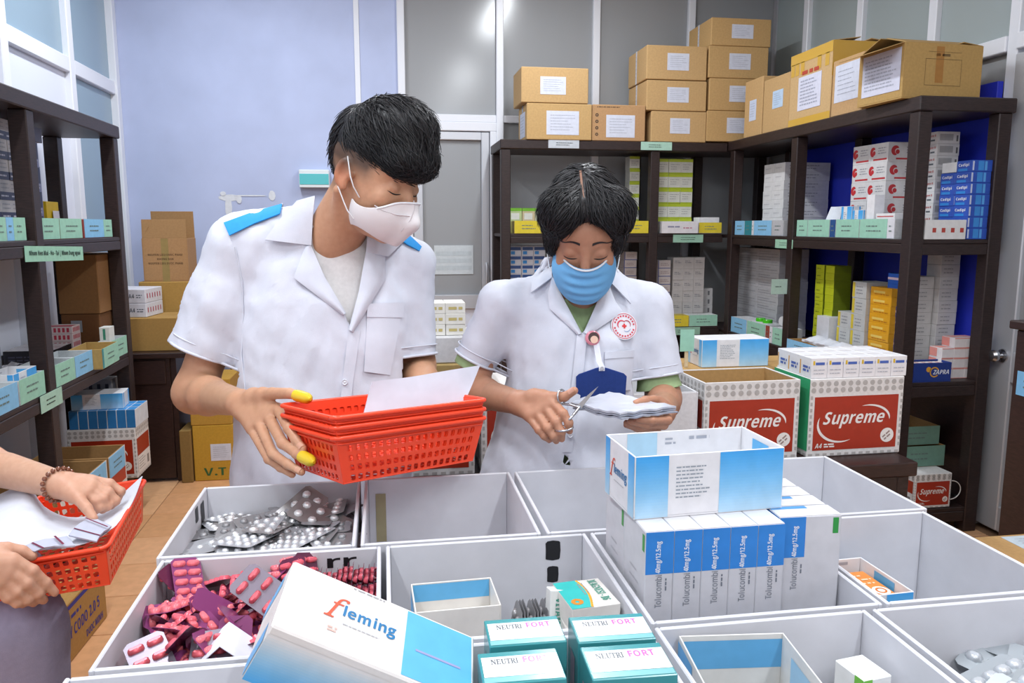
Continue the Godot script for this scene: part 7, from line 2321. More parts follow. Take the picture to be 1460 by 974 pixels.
func woman() -> void:
	var base := Vector3(PT([808, 690, 1.87]).x, 0.0, PT([808, 690, 1.87]).z)
	var o := thing("person", "woman in a white coat and light blue mask, cutting a pack with scissors", "person", base)
	var skin := C("bb8a6f")
	var zc := Vector3(-0.19, -0.47, 0.86).normalized()
	var yc := (Vector3(-0.06, 0.94, 0.34) - zc * zc.dot(Vector3(-0.06, 0.94, 0.34))).normalized()
	var H := Transform3D(Basis(yc.cross(zc), yc, zc).scaled(Vector3.ONE * 1.02), P(833.5, 333, 1.76))
	var neck := P(829, 436, 1.86)
	var body := M.new()
	var hf := head(body, H, neck, skin, 0.0, 0.052)
	var rows := rows_of([[806, 770, 1.87, 0.15, 0.1], [808, 600, 1.87, 0.125, 0.09], [816, 500, 1.88, 0.13, 0.09], [822, 450, 1.885, 0.12, 0.075], [828, 425, 1.885, 0.07, 0.055]])
	var tf := Fld.new(rows[0][0] - Vector3(0.22, 0.05, 0.18), rows[-1][0] + Vector3(0.22, 0.05, 0.18), 0.014)
	tf.loft(rows, cam_r, 0.03)
	tf.net().into(body, skin)
	var rs := P(716, 436, 1.85); var re := P(668, 556, 1.88); var rw := P(738, 574, 1.685)
	var ls := P(922, 436, 1.87); var le := P(946, 568, 1.87); var lw := P(946, 588, 1.70)
	for q in [[rs, re, rw, 0.043, 0.037, 0.0245], [ls, le, lw, 0.043, 0.037, 0.0245]]:
		var ab := box_of([q[0], q[1], q[2]], 0.07)
		var af := Fld.new(ab.position, ab.end, 0.006)
		af.bone(q[0], q[1], q[3], q[4], 0.02)
		af.bone(q[1], q[1].lerp(q[2], 0.35), q[4], q[4] * 0.95, 0.03)
		af.bone(q[1].lerp(q[2], 0.35), q[2], q[4] * 0.95, q[5], 0.02)
		var ask := af.net()
		ask.relax(0.5)
		ask.into(body, skin)
	var rf := CH([[[789, 575, 1.60], [803, 590, 1.57], [811, 603, 1.565], [812, 615, 1.57]], [[779, 583, 1.605], [793, 602, 1.57], [800, 616, 1.565], [801, 626, 1.575]], [[767, 591, 1.61], [781, 611, 1.575], [789, 622, 1.572], [793, 629, 1.585]], [[755, 595, 1.62], [768, 613, 1.59], [776, 622, 1.585], [783, 628, 1.59]]])
	var rt := PTS([[762, 566, 1.645], [786, 566, 1.61], [805, 566, 1.59], [819, 557, 1.58]])
	hand(body, re, rw, rf, rt, skin, 0.96, 0.035)
	var lf := CH([[[951, 591, 1.64], [952, 599, 1.595], [930, 600, 1.575], [909, 598, 1.57]], [[948, 597, 1.645], [946, 606, 1.605], [922, 606, 1.585], [899, 601, 1.58]], [[942, 603, 1.655], [936, 612, 1.62], [914, 610, 1.60], [893, 603, 1.595]], [[934, 606, 1.665], [926, 614, 1.64], [908, 611, 1.62], [892, 606, 1.612]]])
	var lt := PTS([[940, 578, 1.675], [932, 571, 1.645], [920, 571, 1.625], [907, 575, 1.61]])
	hand(body, le, lw, lf, lt, skin, 0.93, 0.035)
	sub_part(o, base, "body", body, "skin")
	face_bits(o, base, H, hf, 0.0024)
	mask(o, base, H, true)
	nails(o, base, [[rt[3], rt[2], Vector3(-0.5, 0.6, 0.6), 0.0082]], C("d8a08c"))
	# hair
	var R := H.basis.orthonormalized()
	var hb := H.origin
	var cap := Fld.new(hb - Vector3.ONE * 0.2, hb + Vector3.ONE * 0.2, 0.0055)
	cap.egg(H * Vector3(0, 0.05, -0.022), Vector3(0.079, 0.094, 0.11), R, 0.02)
	for s in [-1, 1]:
		cap.egg(H * Vector3(s * 0.064, 0.022, 0.012), Vector3(0.022, 0.062, 0.045), R, 0.03)
		cap.egg(H * Vector3(s * 0.05, 0.075, 0.045), Vector3(0.05, 0.05, 0.055), R, 0.02)
	cap.egg(H * Vector3(0, -0.03, -0.075), Vector3(0.07, 0.09, 0.045), R, 0.03)
	cap.egg(H * Vector3(0.006, 0.0, 0.108), Vector3(0.063, 0.082, 0.064), R, 0.015, true)
	cap.egg(H * Vector3(0, -0.135, 0.02), Vector3(0.2, 0.085, 0.2), R, 0.015, true)
	cap.egg(H * Vector3(0.0, -0.1, 0.05), Vector3(0.068, 0.07, 0.08), R, 0.012, true)
	hair(o, base, H, cap, 3600, func(p: Vector3) -> Vector3:
		return Vector3(signf(p.x + 0.006) * (0.55 if p.y > 0.05 else 0.12), -1.0, 0.55 if p.z > 0.0 and p.y > 0.06 else -0.1), 0.085, 22)
	var part_line := drape(cap, V2([[826, 243], [828, 262], [832, 282]]), V2([[829, 243], [831, 262], [833, 282]]), 8, 3, 0.001, 0.002, 1.4, 2.0)
	part_line.col(C("8f6a58"))
	for i in part_line.c.size(): part_line.c[i] = part_line.k
	sub_part(o, base, "hair_parting", part_line, "skin")
	# green shirt under the coat
	var trow := rows_of([[806, 770, 1.87, 0.16, 0.108], [808, 600, 1.87, 0.135, 0.098], [816, 500, 1.88, 0.14, 0.1], [822, 450, 1.885, 0.125, 0.085], [828, 425, 1.885, 0.08, 0.07], [829, 405, 1.885, 0.065, 0.065]])
	var sh := Fld.new(rows[0][0] - Vector3(0.3, 0.03, 0.2), rows[-1][0] + Vector3(0.3, 0.1, 0.2), 0.01)
	sh.loft(trow, cam_r, 0.02)
	var rh := P(677, 513, 1.87); var lh := P(937, 536, 1.868)
	var rx := (rh - rs).normalized(); var lx := (lh - ls).normalized()
	sh.bone(P(828, 425, 1.885), rs, 0.055, 0.046, 0.03)
	sh.bone(P(828, 425, 1.885), ls, 0.055, 0.046, 0.03)
	sh.bone(rs, rh, 0.04, 0.042, 0.02)
	sh.bone(rh, rh + rx * 0.06, 0.042, 0.046, 0.01)
	sh.bone(ls, lh - lx * 0.02, 0.04, 0.042, 0.02)
	sh.bone(lh - lx * 0.02, lh + lx * 0.06, 0.042, 0.062, 0.01)
	var ss := sh.net()
	ss.relax(0.5)
	wrinkle(ss, 0.004, 0.12, Vector3.UP, 0.5, 14)
	cut_arm(ss, rs, rh + rx * 0.022, 0.09)
	cut_arm(ss, ls, lh + lx * 0.03, 0.1)
	var nk := P(828, 428, 1.83)
	cut_above(ss, nk, Vector3(0, 0.9, -0.43).normalized(), 0.1)
	ss.shell(0.002)
	var sm := M.new()
	ss.into(sm, C("a3bd8c"))
	sub_part(o, base, "green_shirt", sm, "cloth", "pale green short sleeved shirt under the coat")
	# coat
	var crow := rows_of([[798, 780, 1.85, 0.215, 0.14], [800, 690, 1.855, 0.196, 0.132], [806, 610, 1.865, 0.168, 0.12], [814, 540, 1.875, 0.152, 0.12], [820, 480, 1.88, 0.158, 0.12], [822, 445, 1.885, 0.15, 0.105], [826, 415, 1.89, 0.1, 0.085], [829, 392, 1.885, 0.075, 0.075]])
	var cf := Fld.new(crow[0][0] - Vector3(0.36, 0.0, 0.24), crow[-1][0] + Vector3(0.36, 0.06, 0.26), 0.0105)
	cf.loft(crow, cam_r, 0.02, 2.2)
	var nb := P(828, 415, 1.88)
	cf.bone(nb, rs, 0.062, 0.054, 0.04)
	cf.bone(nb, ls, 0.062, 0.054, 0.04)
	cf.bone(rs, rh + rx * 0.05, 0.055, 0.053, 0.025)
	cf.bone(ls, lh + lx * 0.05, 0.056, 0.059, 0.025)
	var cs := cf.net()
	cs.relax(0.5)
	wrinkle(cs, 0.010, 0.075, Vector3(0.3, 0.95, 0), 0.16, 41)
	wrinkle(cs, 0.005, 0.16, Vector3(-0.7, 0.7, 0), 0.2, 43)
	cut_arm(cs, rs, rh, 0.09)
	cut_arm(cs, ls, lh, 0.09)
	cut_above(cs, P(829, 398, 1.88), Vector3(0, 0.95, -0.3).normalized(), 0.1)
	cut_front(cs, V2([[786, 330], [786, 391], [805, 430], [829, 476], [833, 472], [852, 430], [867, 396], [868, 330]]))
	cut_front(cs, V2([[806, 640], [802, 662], [814, 664]]))
	cs.shell(0.0028)
	var cm := M.new()
	cs.into(cm, Color.WHITE)
	var coat := sub_part(o, base, "white_coat", cm, "coat_fabric")
	for q in [
		["collar", [[787, 366], [787, 380], [787, 396]], [[777, 368], [760, 395], [757, 418]], 8, 8, 0.008, 0.004, 0.006],
		["lapel", [[787, 394], [806, 432], [829, 476]], [[782, 419], [784, 440], [824, 477]], 10, 8, 0.006, 0.003, 0.006],
		["collar", [[868, 372], [868, 385], [866, 398]], [[882, 386], [890, 405], [899, 433]], 8, 8, 0.008, 0.004, 0.006],
		["lapel", [[866, 397], [851, 432], [833, 474]], [[876, 430], [888, 445], [838, 478]], 10, 8, 0.006, 0.003, 0.006],
		["placket", [[823, 476], [816, 540], [802, 645]], [[837, 477], [831, 540], [815, 645]], 16, 4, 0.003, 0.003, 0.001],
		["pocket", [[862, 512], [862, 560]], [[903, 508], [899, 556]], 8, 6, 0.004, 0.002, 0.002],
		["pocket_band", [[862, 502], [862, 512]], [[904, 499], [903, 509]], 3, 6, 0.006, 0.003, 0.001]]:
		part(coat, q[0], drape(cf, V2(q[1]), V2(q[2]), q[3], q[4], q[5], q[6], 1.3, 2.3, q[7]), "coat_fabric")
	part(coat, "sleeve_seam", M.new().tube(around(cf, rh - rx * 0.022, rx, 0.09, 0.0006), 0.0015, 5, false), "coat_fabric")
	part(coat, "sleeve_hem", M.new().tube(around(cf, rh - rx * 0.002, rx, 0.09, -0.001), 0.0032, 6, false), "coat_fabric")
	part(coat, "sleeve_seam", M.new().tube(around(cf, lh - lx * 0.022, lx, 0.09, 0.0006), 0.0015, 5, false), "coat_fabric")
	part(coat, "sleeve_hem", M.new().tube(around(cf, lh - lx * 0.002, lx, 0.09, -0.001), 0.0032, 6, false), "coat_fabric")
	for q in [[826, 545], [813, 620]]:
		var c: Vector3 = on_field(cf, [q], 0.006)[0]
		var b := M.new().col(C("dfe2ea"))
		b.x = Transform3D(Basis(cam_r, -cam_f, -cam_u), c)
		b.lathe([Vector2(0, 0.0035), Vector2(0.004, 0.0022), Vector2(0.0058, 0.0034), Vector2(0.0064, 0.002), Vector2(0.0058, 0)], 14)
		part(coat, "button", b, "plastic")
	# round cloth badge
	var ec: Vector3 = on_field(cf, [[890, 465]], 0.0085)[0]
	var en := -cf.grad(on_field(cf, [[890, 465]], 0.0)[0])
	if en.dot(cam_f) > 0: en = -en
	en = (en * 0.5 - cam_f * 0.5).normalized()
	var ex := Vector3.UP.cross(en).normalized()
	var ef := Transform3D(Basis(ex, en.cross(ex), en), ec)
	var em := M.new()
	var I := Transform3D.IDENTITY
	em.x = ef
	var O2 := Vector2.ZERO
	em.col(C("eceaf0")).ring(I, O2, 0.0, 0.0315, 0, TAU, 0.0, 0.0, 32)
	var ring := []
	for i in 33: ring.append(Vector3(cos(TAU * i / 32) * 0.031, sin(TAU * i / 32) * 0.031, -0.001))
	em.tube(ring, 0.0012, 6, false)
	em.col(C("d8485c")).ring(I, O2, 0.028, 0.0294, 0, TAU, 0.0, 0.0006, 32)
	for i in 22:
		if i != 5 and i != 16: em.rect(Transform3D(Basis(Vector3.BACK, TAU * i / 22), Vector3.ZERO), -0.0022, 0.0215, 0.0018, 0.0255, 0.0006)
	em.ring(I, Vector2(-0.006, 0.003), 0.008, 0.0115, 0.6, 3.9, 0.5)
	em.col(C("b8485c")).ring(I, Vector2(0.006, 0.003), 0.008, 0.0105, -0.6, 2.4, 0.5)
	em.col(C("8fa8cc")).ring(I, Vector2(0.005, -0.003), 0.009, 0.011, 3.9, 6.0, 0.5)
	em.col(C("e03a3f")).rect(I, -0.0055, -0.002, 0.0055, 0.002, 0.0008)
	em.rect(I, -0.002, -0.0055, 0.002, 0.0055, 0.0009)
	part(coat, "round_badge", em, "print", "round white badge with red ring, heart shapes and cross")
	# name card on a clip
	var cc: Vector3 = on_field(cf, [[857, 548]], 0.016)[0]
	var card_x := (cam_r * 1.0 + Vector3(0, 0.0, 0)).normalized()
	var pl := M.new().col(C("24408c"))
	var up := (Vector3.UP - cam_f * 0.12).normalized()
	var nn := card_x.cross(up).normalized()
	var kf := Transform3D(Basis(card_x, up, nn), cc)
	var k := 1.745 / F
	var outl := []
	for q in [[-35, -27], [35, -27], [36, 12], [32, 16], [8, 24], [0, 26], [-8, 24], [-32, 15], [-36, 11]]: outl.append(Vector3(q[0] * k, q[1] * k, 0))
	pl.x = kf
	var fr := []; var bk := []
	for q in outl: fr.append(q + Vector3(0, 0, 0.002)); bk.append(q - Vector3(0, 0, 0.002))
	for i in outl.size(): pl.cpoly(Vector3.ZERO, [fr[i], fr[(i + 1) % fr.size()], bk[(i + 1) % bk.size()], bk[i]])
	pl.cpoly(Vector3(0, 0, -1), fr.duplicate()); pl.cpoly(Vector3(0, 0, 1), bk.duplicate())
	sub_part(o, base, "name_card", pl, "cloth", "blue name card holder")
	var btn: Vector3 = on_field(cf, [[845, 482]], 0.014)[0]
	var bm := M.new()
	bm.x = Transform3D(Basis(cam_r, -cam_f, -cam_u), btn)
	bm.col(C("d98a98")).lathe([Vector2(0, 0.004), Vector2(0.012, 0.004), Vector2(0.0165, 0.0015), Vector2(0.0165, -0.004), Vector2(0, -0.004)], 24)
	var bf := Transform3D(Basis(Vector3.RIGHT, Vector3.FORWARD, Vector3.UP), Vector3(0, 0.0042, 0))
	bm.col(C("4a3a38")).ring(bf, Vector2(0.002, 0.001), 0.0, 0.0122, 0, TAU, 0.0, 0.0002, 20)
	bm.col(C("e8c3ae")).ring(bf, Vector2(0.003, -0.0035), 0.0, 0.0085, 0, TAU, 0.0, 0.0006, 18)
	sub_part(o, base, "round_clip", bm, "gloss_print", "small round pink clip with a dark brown spot")
	var stp := [btn + cam_r * 0.008 - Vector3(0, 0.012, 0) - cam_f * 0.002, (btn + cc) / 2 + cam_r * 0.004 - cam_f * 0.008, cc + up * 26 * k - cam_f * 0.004, cc + up * 20 * k - cam_f * 0.006]
	var sg := []
	for q in stp:
		var row := []
		for j in 3: row.append(q + cam_r * (j - 1) * 0.0065)
		sg.append(row)
	sub_part(o, base, "clip_strap", M.new().sheet(sg, 0.001), "poly_bag")
	sub_part(o, base, "strap_stud", M.new().col(C("c9ccd2")).tube([cc + up * 24 * k - cam_f * 0.004, cc + up * 24 * k - cam_f * 0.009], 0.004, 10), "steel")
	legs(o, base, P(806, 800, 1.88), 0.09, C("3c3f52"))
	# scissors
	var pv := P(826, 581, 1.578)
	var sc := thing("scissors", "steel scissors in the woman's right hand, one blade raised over the card", "scissors", pv)
	var blade := func(tip: Vector3, flip: float) -> M:
		var m := M.new()
		var ax := tip - pv
		var w := ax.cross(cam_f).normalized()
		var nrm := ax.cross(w).normalized() * 0.0011
		var pts := []
		for i in 9:
			var u := i / 8.0
			pts.append([pv + ax * u + w * flip * 0.0055 * (1.0 - u * u), pv + ax * u - w * flip * 0.0042 * (1.0 - u)])
		for i in 8:
			var A: Vector3 = pts[i][0]; var B: Vector3 = pts[i + 1][0]; var D: Vector3 = pts[i + 1][1]; var E: Vector3 = pts[i][1]
			var mid := (A + B + D + E) / 4
			m.cpoly(mid - nrm, [A + nrm, B + nrm, D + nrm, E + nrm]); m.cpoly(mid + nrm, [A - nrm, B - nrm, D - nrm, E - nrm])
			m.cpoly((D + E) / 2, [A + nrm, B + nrm, B - nrm, A - nrm]); m.cpoly((A + B) / 2, [D + nrm, E + nrm, E - nrm, D - nrm])
		return m
	part(sc, "blade", blade.call(P(853, 551, 1.60), 1.0), "steel").position = -pv
	part(sc, "blade", blade.call(P(853, 578, 1.605), -1.0), "steel").position = -pv
	part(sc, "pivot", M.new().tube([pv - cam_f * 0.003, pv + cam_f * 0.003], 0.0035, 10), "steel").position = -pv
	var loop := func(c: Vector3, a: Vector3, b: Vector3) -> Array:
		var out := []
		for i in 25: out.append(c + a * cos(TAU * i / 24) + b * sin(TAU * i / 24))
		return out
	var tc: Vector3 = rt[1].lerp(rt[2], 0.78)
	var td: Vector3 = (rt[2] - rt[1]).normalized()
	var ta := td.cross(cam_f).normalized(); var tb := td.cross(ta).normalized()
	part(sc, "handle_ring", M.new().tube(loop.call(tc, ta * 0.0145, tb * 0.0145), 0.0022, 8, false), "steel").position = -pv
	part(sc, "shank", M.new().tube([tc - ta * 0.0145 * signf(ta.y), tc.lerp(pv, 0.5) - Vector3(0, 0.005, 0), pv], [0.0022, 0.0028, 0.0036], 8), "steel").position = -pv
	var fc: Vector3 = rf[1][2].lerp(rf[0][2], 0.4)
	part(sc, "shank", M.new().tube([pv, P(818, 591, 1.565), P(812, 598, 1.556), fc + Vector3(0.008, 0.016, 0.0)], [0.0036, 0.003, 0.0026, 0.0022], 8), "steel").position = -pv
	part(sc, "handle_ring", M.new().tube(loop.call(fc, Vector3(0.016, 0.004, 0), Vector3(0.004, 0, 0.014)), 0.0022, 8, false), "steel").position = -pv
	# the pack she cuts
	var corner := PTS([[814, 575, 1.60], [868, 560, 1.66], [964, 581, 1.60], [884, 591, 1.535]])
	var g := []
	var cn := fold_noise(8, 0.9)
	for i in 13:
		var row := []
		for j in 9:
			var u := i / 12.0; var v := j / 8.0
			var p: Vector3 = corner[0].lerp(corner[1], v).lerp(corner[3].lerp(corner[2], v), u)
			row.append(p + Vector3.UP * (0.0035 * cn.get_noise_2d(i * 0.5, j * 0.6) + 0.0012 * sin(u * 9.0)))
		g.append(row)
	var pk := thing("foil_pack", "flat silvery pack of strips held in the woman's left hand", "pack", corner[3])
	part(pk, "pack_sheet", M.new().col(C("d3d7e2")).sheet(g, 0.004), "foil").position = -corner[3]
	for s in 2:
		var g2 := []
		for row in g:
			var r2 := []
			for p in row: r2.append(p + Vector3(0.003 * s, -0.0048 * (s + 1), 0.004 * s))
			g2.append(r2)
		part(pk, "pack_sheet", M.new().col(C("aeb3c0")).sheet(g2, 0.003), "foil").position = -corner[3]

# ---------------------------------------------------------------- baskets
func plate(m: M, a: Vector3, b: Vector3, c: Vector3, d: Vector3, nu: int, nv: int, open: float, th: float) -> void:
	# a plate a b c d pierced by nu x nv rounded holes
	var nrm := (b - a).cross(d - a).normalized() * th / 2
	var at := func(u: float, v: float) -> Vector3: return a.lerp(b, u).lerp(d.lerp(c, u), v)
	for i in nu:
		for j in nv:
			var outer := []; var hole := []
			for q in [[0, 0], [0.5, 0], [1, 0], [1, 0.5], [1, 1], [0.5, 1], [0, 1], [0, 0.5]]:
				outer.append(at.call((i + q[0]) / float(nu), (j + q[1]) / float(nv)))
			for q in 8:
				var g := -PI * 0.75 + q * PI / 4
				var r := open * (0.5 if q % 2 else 0.6)
				var x := clampf(0.5 + cos(g) * r, 0.5 - open / 2, 0.5 + open / 2); var y := clampf(0.5 + sin(g) * r, 0.5 - open / 2, 0.5 + open / 2)
				hole.append(at.call((i + x) / nu, (j + y) / nv))
			for q in 8:
				var w := (q + 1) % 8
				m.quad(outer[q] + nrm, outer[w] + nrm, hole[w] + nrm, hole[q] + nrm)
				m.quad(outer[w] - nrm, outer[q] - nrm, hole[q] - nrm, hole[w] - nrm)
				m.quad(hole[q] + nrm, hole[w] + nrm, hole[w] - nrm, hole[q] - nrm)
func basket_meshes() -> Array:
	var w := 0.318; var h := 0.082; var d := 0.202; var k := 0.88
	var side := M.new()
	var th := 0.0014
	var top := []; var bot := []
	for q in [[-1, 1], [1, 1], [1, -1], [-1, -1]]:
		top.append(Vector3(q[0] * w / 2, h, q[1] * d / 2)); bot.append(Vector3(q[0] * w / 2 * k, 0, q[1] * d / 2 * k))
	for i in 4:
		var j := (i + 1) % 4
		var ta: Vector3 = bot[i].lerp(top[i], 0.86); var tb: Vector3 = bot[j].lerp(top[j], 0.86)
		var u0 := 0.045 if i % 2 == 0 else 0.07
		var n := 18 if i % 2 == 0 else 11
		var A: Vector3 = bot[i].lerp(bot[j], u0); var B: Vector3 = bot[j].lerp(bot[i], u0); var Cc := tb.lerp(ta, u0); var D := ta.lerp(tb, u0)
		plate(side, A, B, Cc, D, n, 4, 0.66, th)
		for q in [[bot[i], A, D, ta], [B, bot[j], tb, Cc], [ta, tb, top[j], top[i]]]:
			var nn: Vector3 = (q[1] - q[0]).cross(q[3] - q[0]).normalized() * th / 2
			side.quad(q[0] + nn, q[1] + nn, q[2] + nn, q[3] + nn)
			side.quad(q[1] - nn, q[0] - nn, q[3] - nn, q[2] - nn)
		side.tube([bot[i], top[i]], 0.0012, 6)
	var floor_m := M.new()
	plate(floor_m, bot[0], bot[1], bot[2], bot[3], 16, 10, 0.6, th)
	for i in 4: floor_m.tube([bot[i], bot[(i + 1) % 4]], 0.0014, 6)
	var rim := M.new()
	for lv in [[h, 0.0042, 0.005], [h * 0.87, 0.0018, 0.002]]:
		var path := []
		for i in 4:
			var p: Vector3 = bot[i].lerp(top[i], lv[0] / h)
			var sx := signf(p.x); var sz := signf(p.z)
			var r := 0.008
			var ce := Vector3(p.x - sx * r, lv[0], p.z - sz * r)
			var a0: float = [PI / 2, 0, -PI / 2, PI][i] + PI / 2
			for s in 5:
				var a := a0 - s * PI / 8
				path.append(ce + Vector3(cos(a), 0, sin(a)) * (r + lv[2]))
		path.append(path[0])
		rim.tube(path, lv[1], 8, false)
	return [side.mesh(), floor_m.mesh(), rim.mesh()]
func basket(ms: Array, label: String, t: Transform3D, group := "") -> Node3D:
	var o := thing("basket", label, "basket", Vector3.ZERO, 0.0, group)
	o.transform = t
	part(o, "basket_walls", ms[0], "basket_red")
	part(o, "basket_floor", ms[1], "basket_red")
	part(o, "rim", ms[2], "basket_red")
	return o
func spread(rows: Array, su: int, sv: int) -> Array:
	# a smooth grid through rows of points
	var out := []
	var nr := rows.size(); var nc: int = rows[0].size()
	var at := func(r: int, x: float) -> Vector3:
		var i := mini(int(x), nc - 2)
		return (rows[r][i] as Vector3).cubic_interpolate(rows[r][i + 1], rows[r][maxi(i - 1, 0)], rows[r][mini(i + 2, nc - 1)], x - i)
	for a in su + 1:
		var y := float(a) / su * (nr - 1)
		var j := mini(int(y), nr - 2)
		var line := []
		for b in sv + 1:
			var x := float(b) / sv * (nc - 1)
			var p1: Vector3 = at.call(j, x); var p2: Vector3 = at.call(j + 1, x); var p0: Vector3 = at.call(maxi(j - 1, 0), x); var p3: Vector3 = at.call(mini(j + 2, nr - 1), x)
			line.append(p1.cubic_interpolate(p2, p0, p3, y - j))
		out.append(line)
	return out

func baskets() -> void:
	var ms := basket_meshes()
	var b := Basis(Vector3.UP, deg_to_rad(31.6)) * Basis(Vector3.RIGHT, deg_to_rad(-3.95)) * Basis(Vector3.BACK, deg_to_rad(-2.85))
	for i in 3:
		basket(ms, "red perforated plastic basket, %s of the three nested in the man's hands" % ["lowest", "middle", "topmost"][i], Transform3D(b, Vector3(-0.003, 0.969, -1.473) + b.y * 0.0177 * i), "nested red baskets")
	var b2 := Basis(Vector3.UP, deg_to_rad(4.4)) * Basis(Vector3.RIGHT, deg_to_rad(3.4)) * Basis(Vector3.BACK, deg_to_rad(5.7))
	var t2 := Transform3D(b2 * Basis(Vector3.UP, PI / 2), Vector3(-0.608, 0.769, -1.593))
	basket(ms, "red perforated plastic basket holding white papers at the left edge", t2)
	# white sheets standing in the top basket
	var g := spread([PTS([[530, 544, 1.47], [583, 538, 1.52], [635, 529, 1.565], [684, 521, 1.61]]), PTS([[524, 568, 1.46], [577, 562, 1.505], [628, 553, 1.55], [674, 546, 1.595]]), PTS([[517, 597, 1.44], [568, 590, 1.485], [618, 582, 1.53], [662, 574, 1.57]]), PTS([[516, 612, 1.43], [566, 606, 1.475], [614, 598, 1.52], [655, 591, 1.56]])], 9, 12)
	solo("paper_sheets", "blank white sheets standing in the topmost red basket", "paper", M.new().col(C("e4e6ee")).sheet(g, 0.003), "paper")
	g = spread([PTS([[-40, 722, 1.63], [5, 703, 1.62], [38, 690, 1.6], [62, 722, 1.585], [100, 738, 1.6], [145, 728, 1.63], [203, 679, 1.67]]), PTS([[-45, 752, 1.52], [0, 735, 1.51], [40, 728, 1.505], [75, 748, 1.5], [115, 752, 1.52], [155, 737, 1.56], [193, 707, 1.6]]), PTS([[-50, 790, 1.42], [0, 775, 1.42], [40, 765, 1.42], [80, 768, 1.425], [118, 765, 1.45], [152, 752, 1.49], [182, 728, 1.55]]), PTS([[-50, 806, 1.38], [0, 795, 1.382], [40, 787, 1.387], [75, 783, 1.392], [105, 779, 1.40], [140, 768, 1.43], [165, 750, 1.49]])], 14, 20)
	solo("paper_bag", "large white paper curled up in the left red basket", "paper", M.new().col(C("eceef4")).sheet(g, 0.0015), "paper")
	var q := 0
	for r in [[[98, 767, 1.41], [138, 776, 1.40], [159, 751, 1.47], [130, 737, 1.50]], [[32, 784, 1.375], [50, 790, 1.37], [107, 779, 1.39], [96, 765, 1.42]]]:
		var c := PTS(r)
		var rows := []
		for i in 5:
			var row := []
			for j in 4: row.append(c[0].lerp(c[1], j / 3.0).lerp(c[3].lerp(c[2], j / 3.0), i / 4.0) + Vector3(0, 0.004 * sin(i * 1.2) + 0.004, 0))
			rows.append(row)
		var m := M.new().col(C("c3c5d2")).sheet(rows, 0.003)
		m.col(C("a54a68"))
		for u in [0.22, 0.72]:
			var up: Vector3 = (c[1] - c[0]).cross(c[3] - c[0]).normalized()
			if up.y < 0: up = -up
			var s0: Vector3 = c[0].lerp(c[3], u) + up * 0.0095; var s1: Vector3 = c[1].lerp(c[2], u) + up * 0.0095
			var dv: Vector3 = (c[3] - c[0]).normalized() * 0.0018
			m.quad(s0 - dv, s0 + dv, s1 + dv, s1 - dv)
			m.quad(s0 - dv, s1 - dv, s1 + dv, s0 + dv)
		solo("sachet", "pale grey sachet with red lines, %s in the left basket" % ["nearer the corner", "nearer the person's thumb"][q], "sachet", m, "paper", Vector3.ZERO, 0.0, "sachets in the left basket")
		q += 1

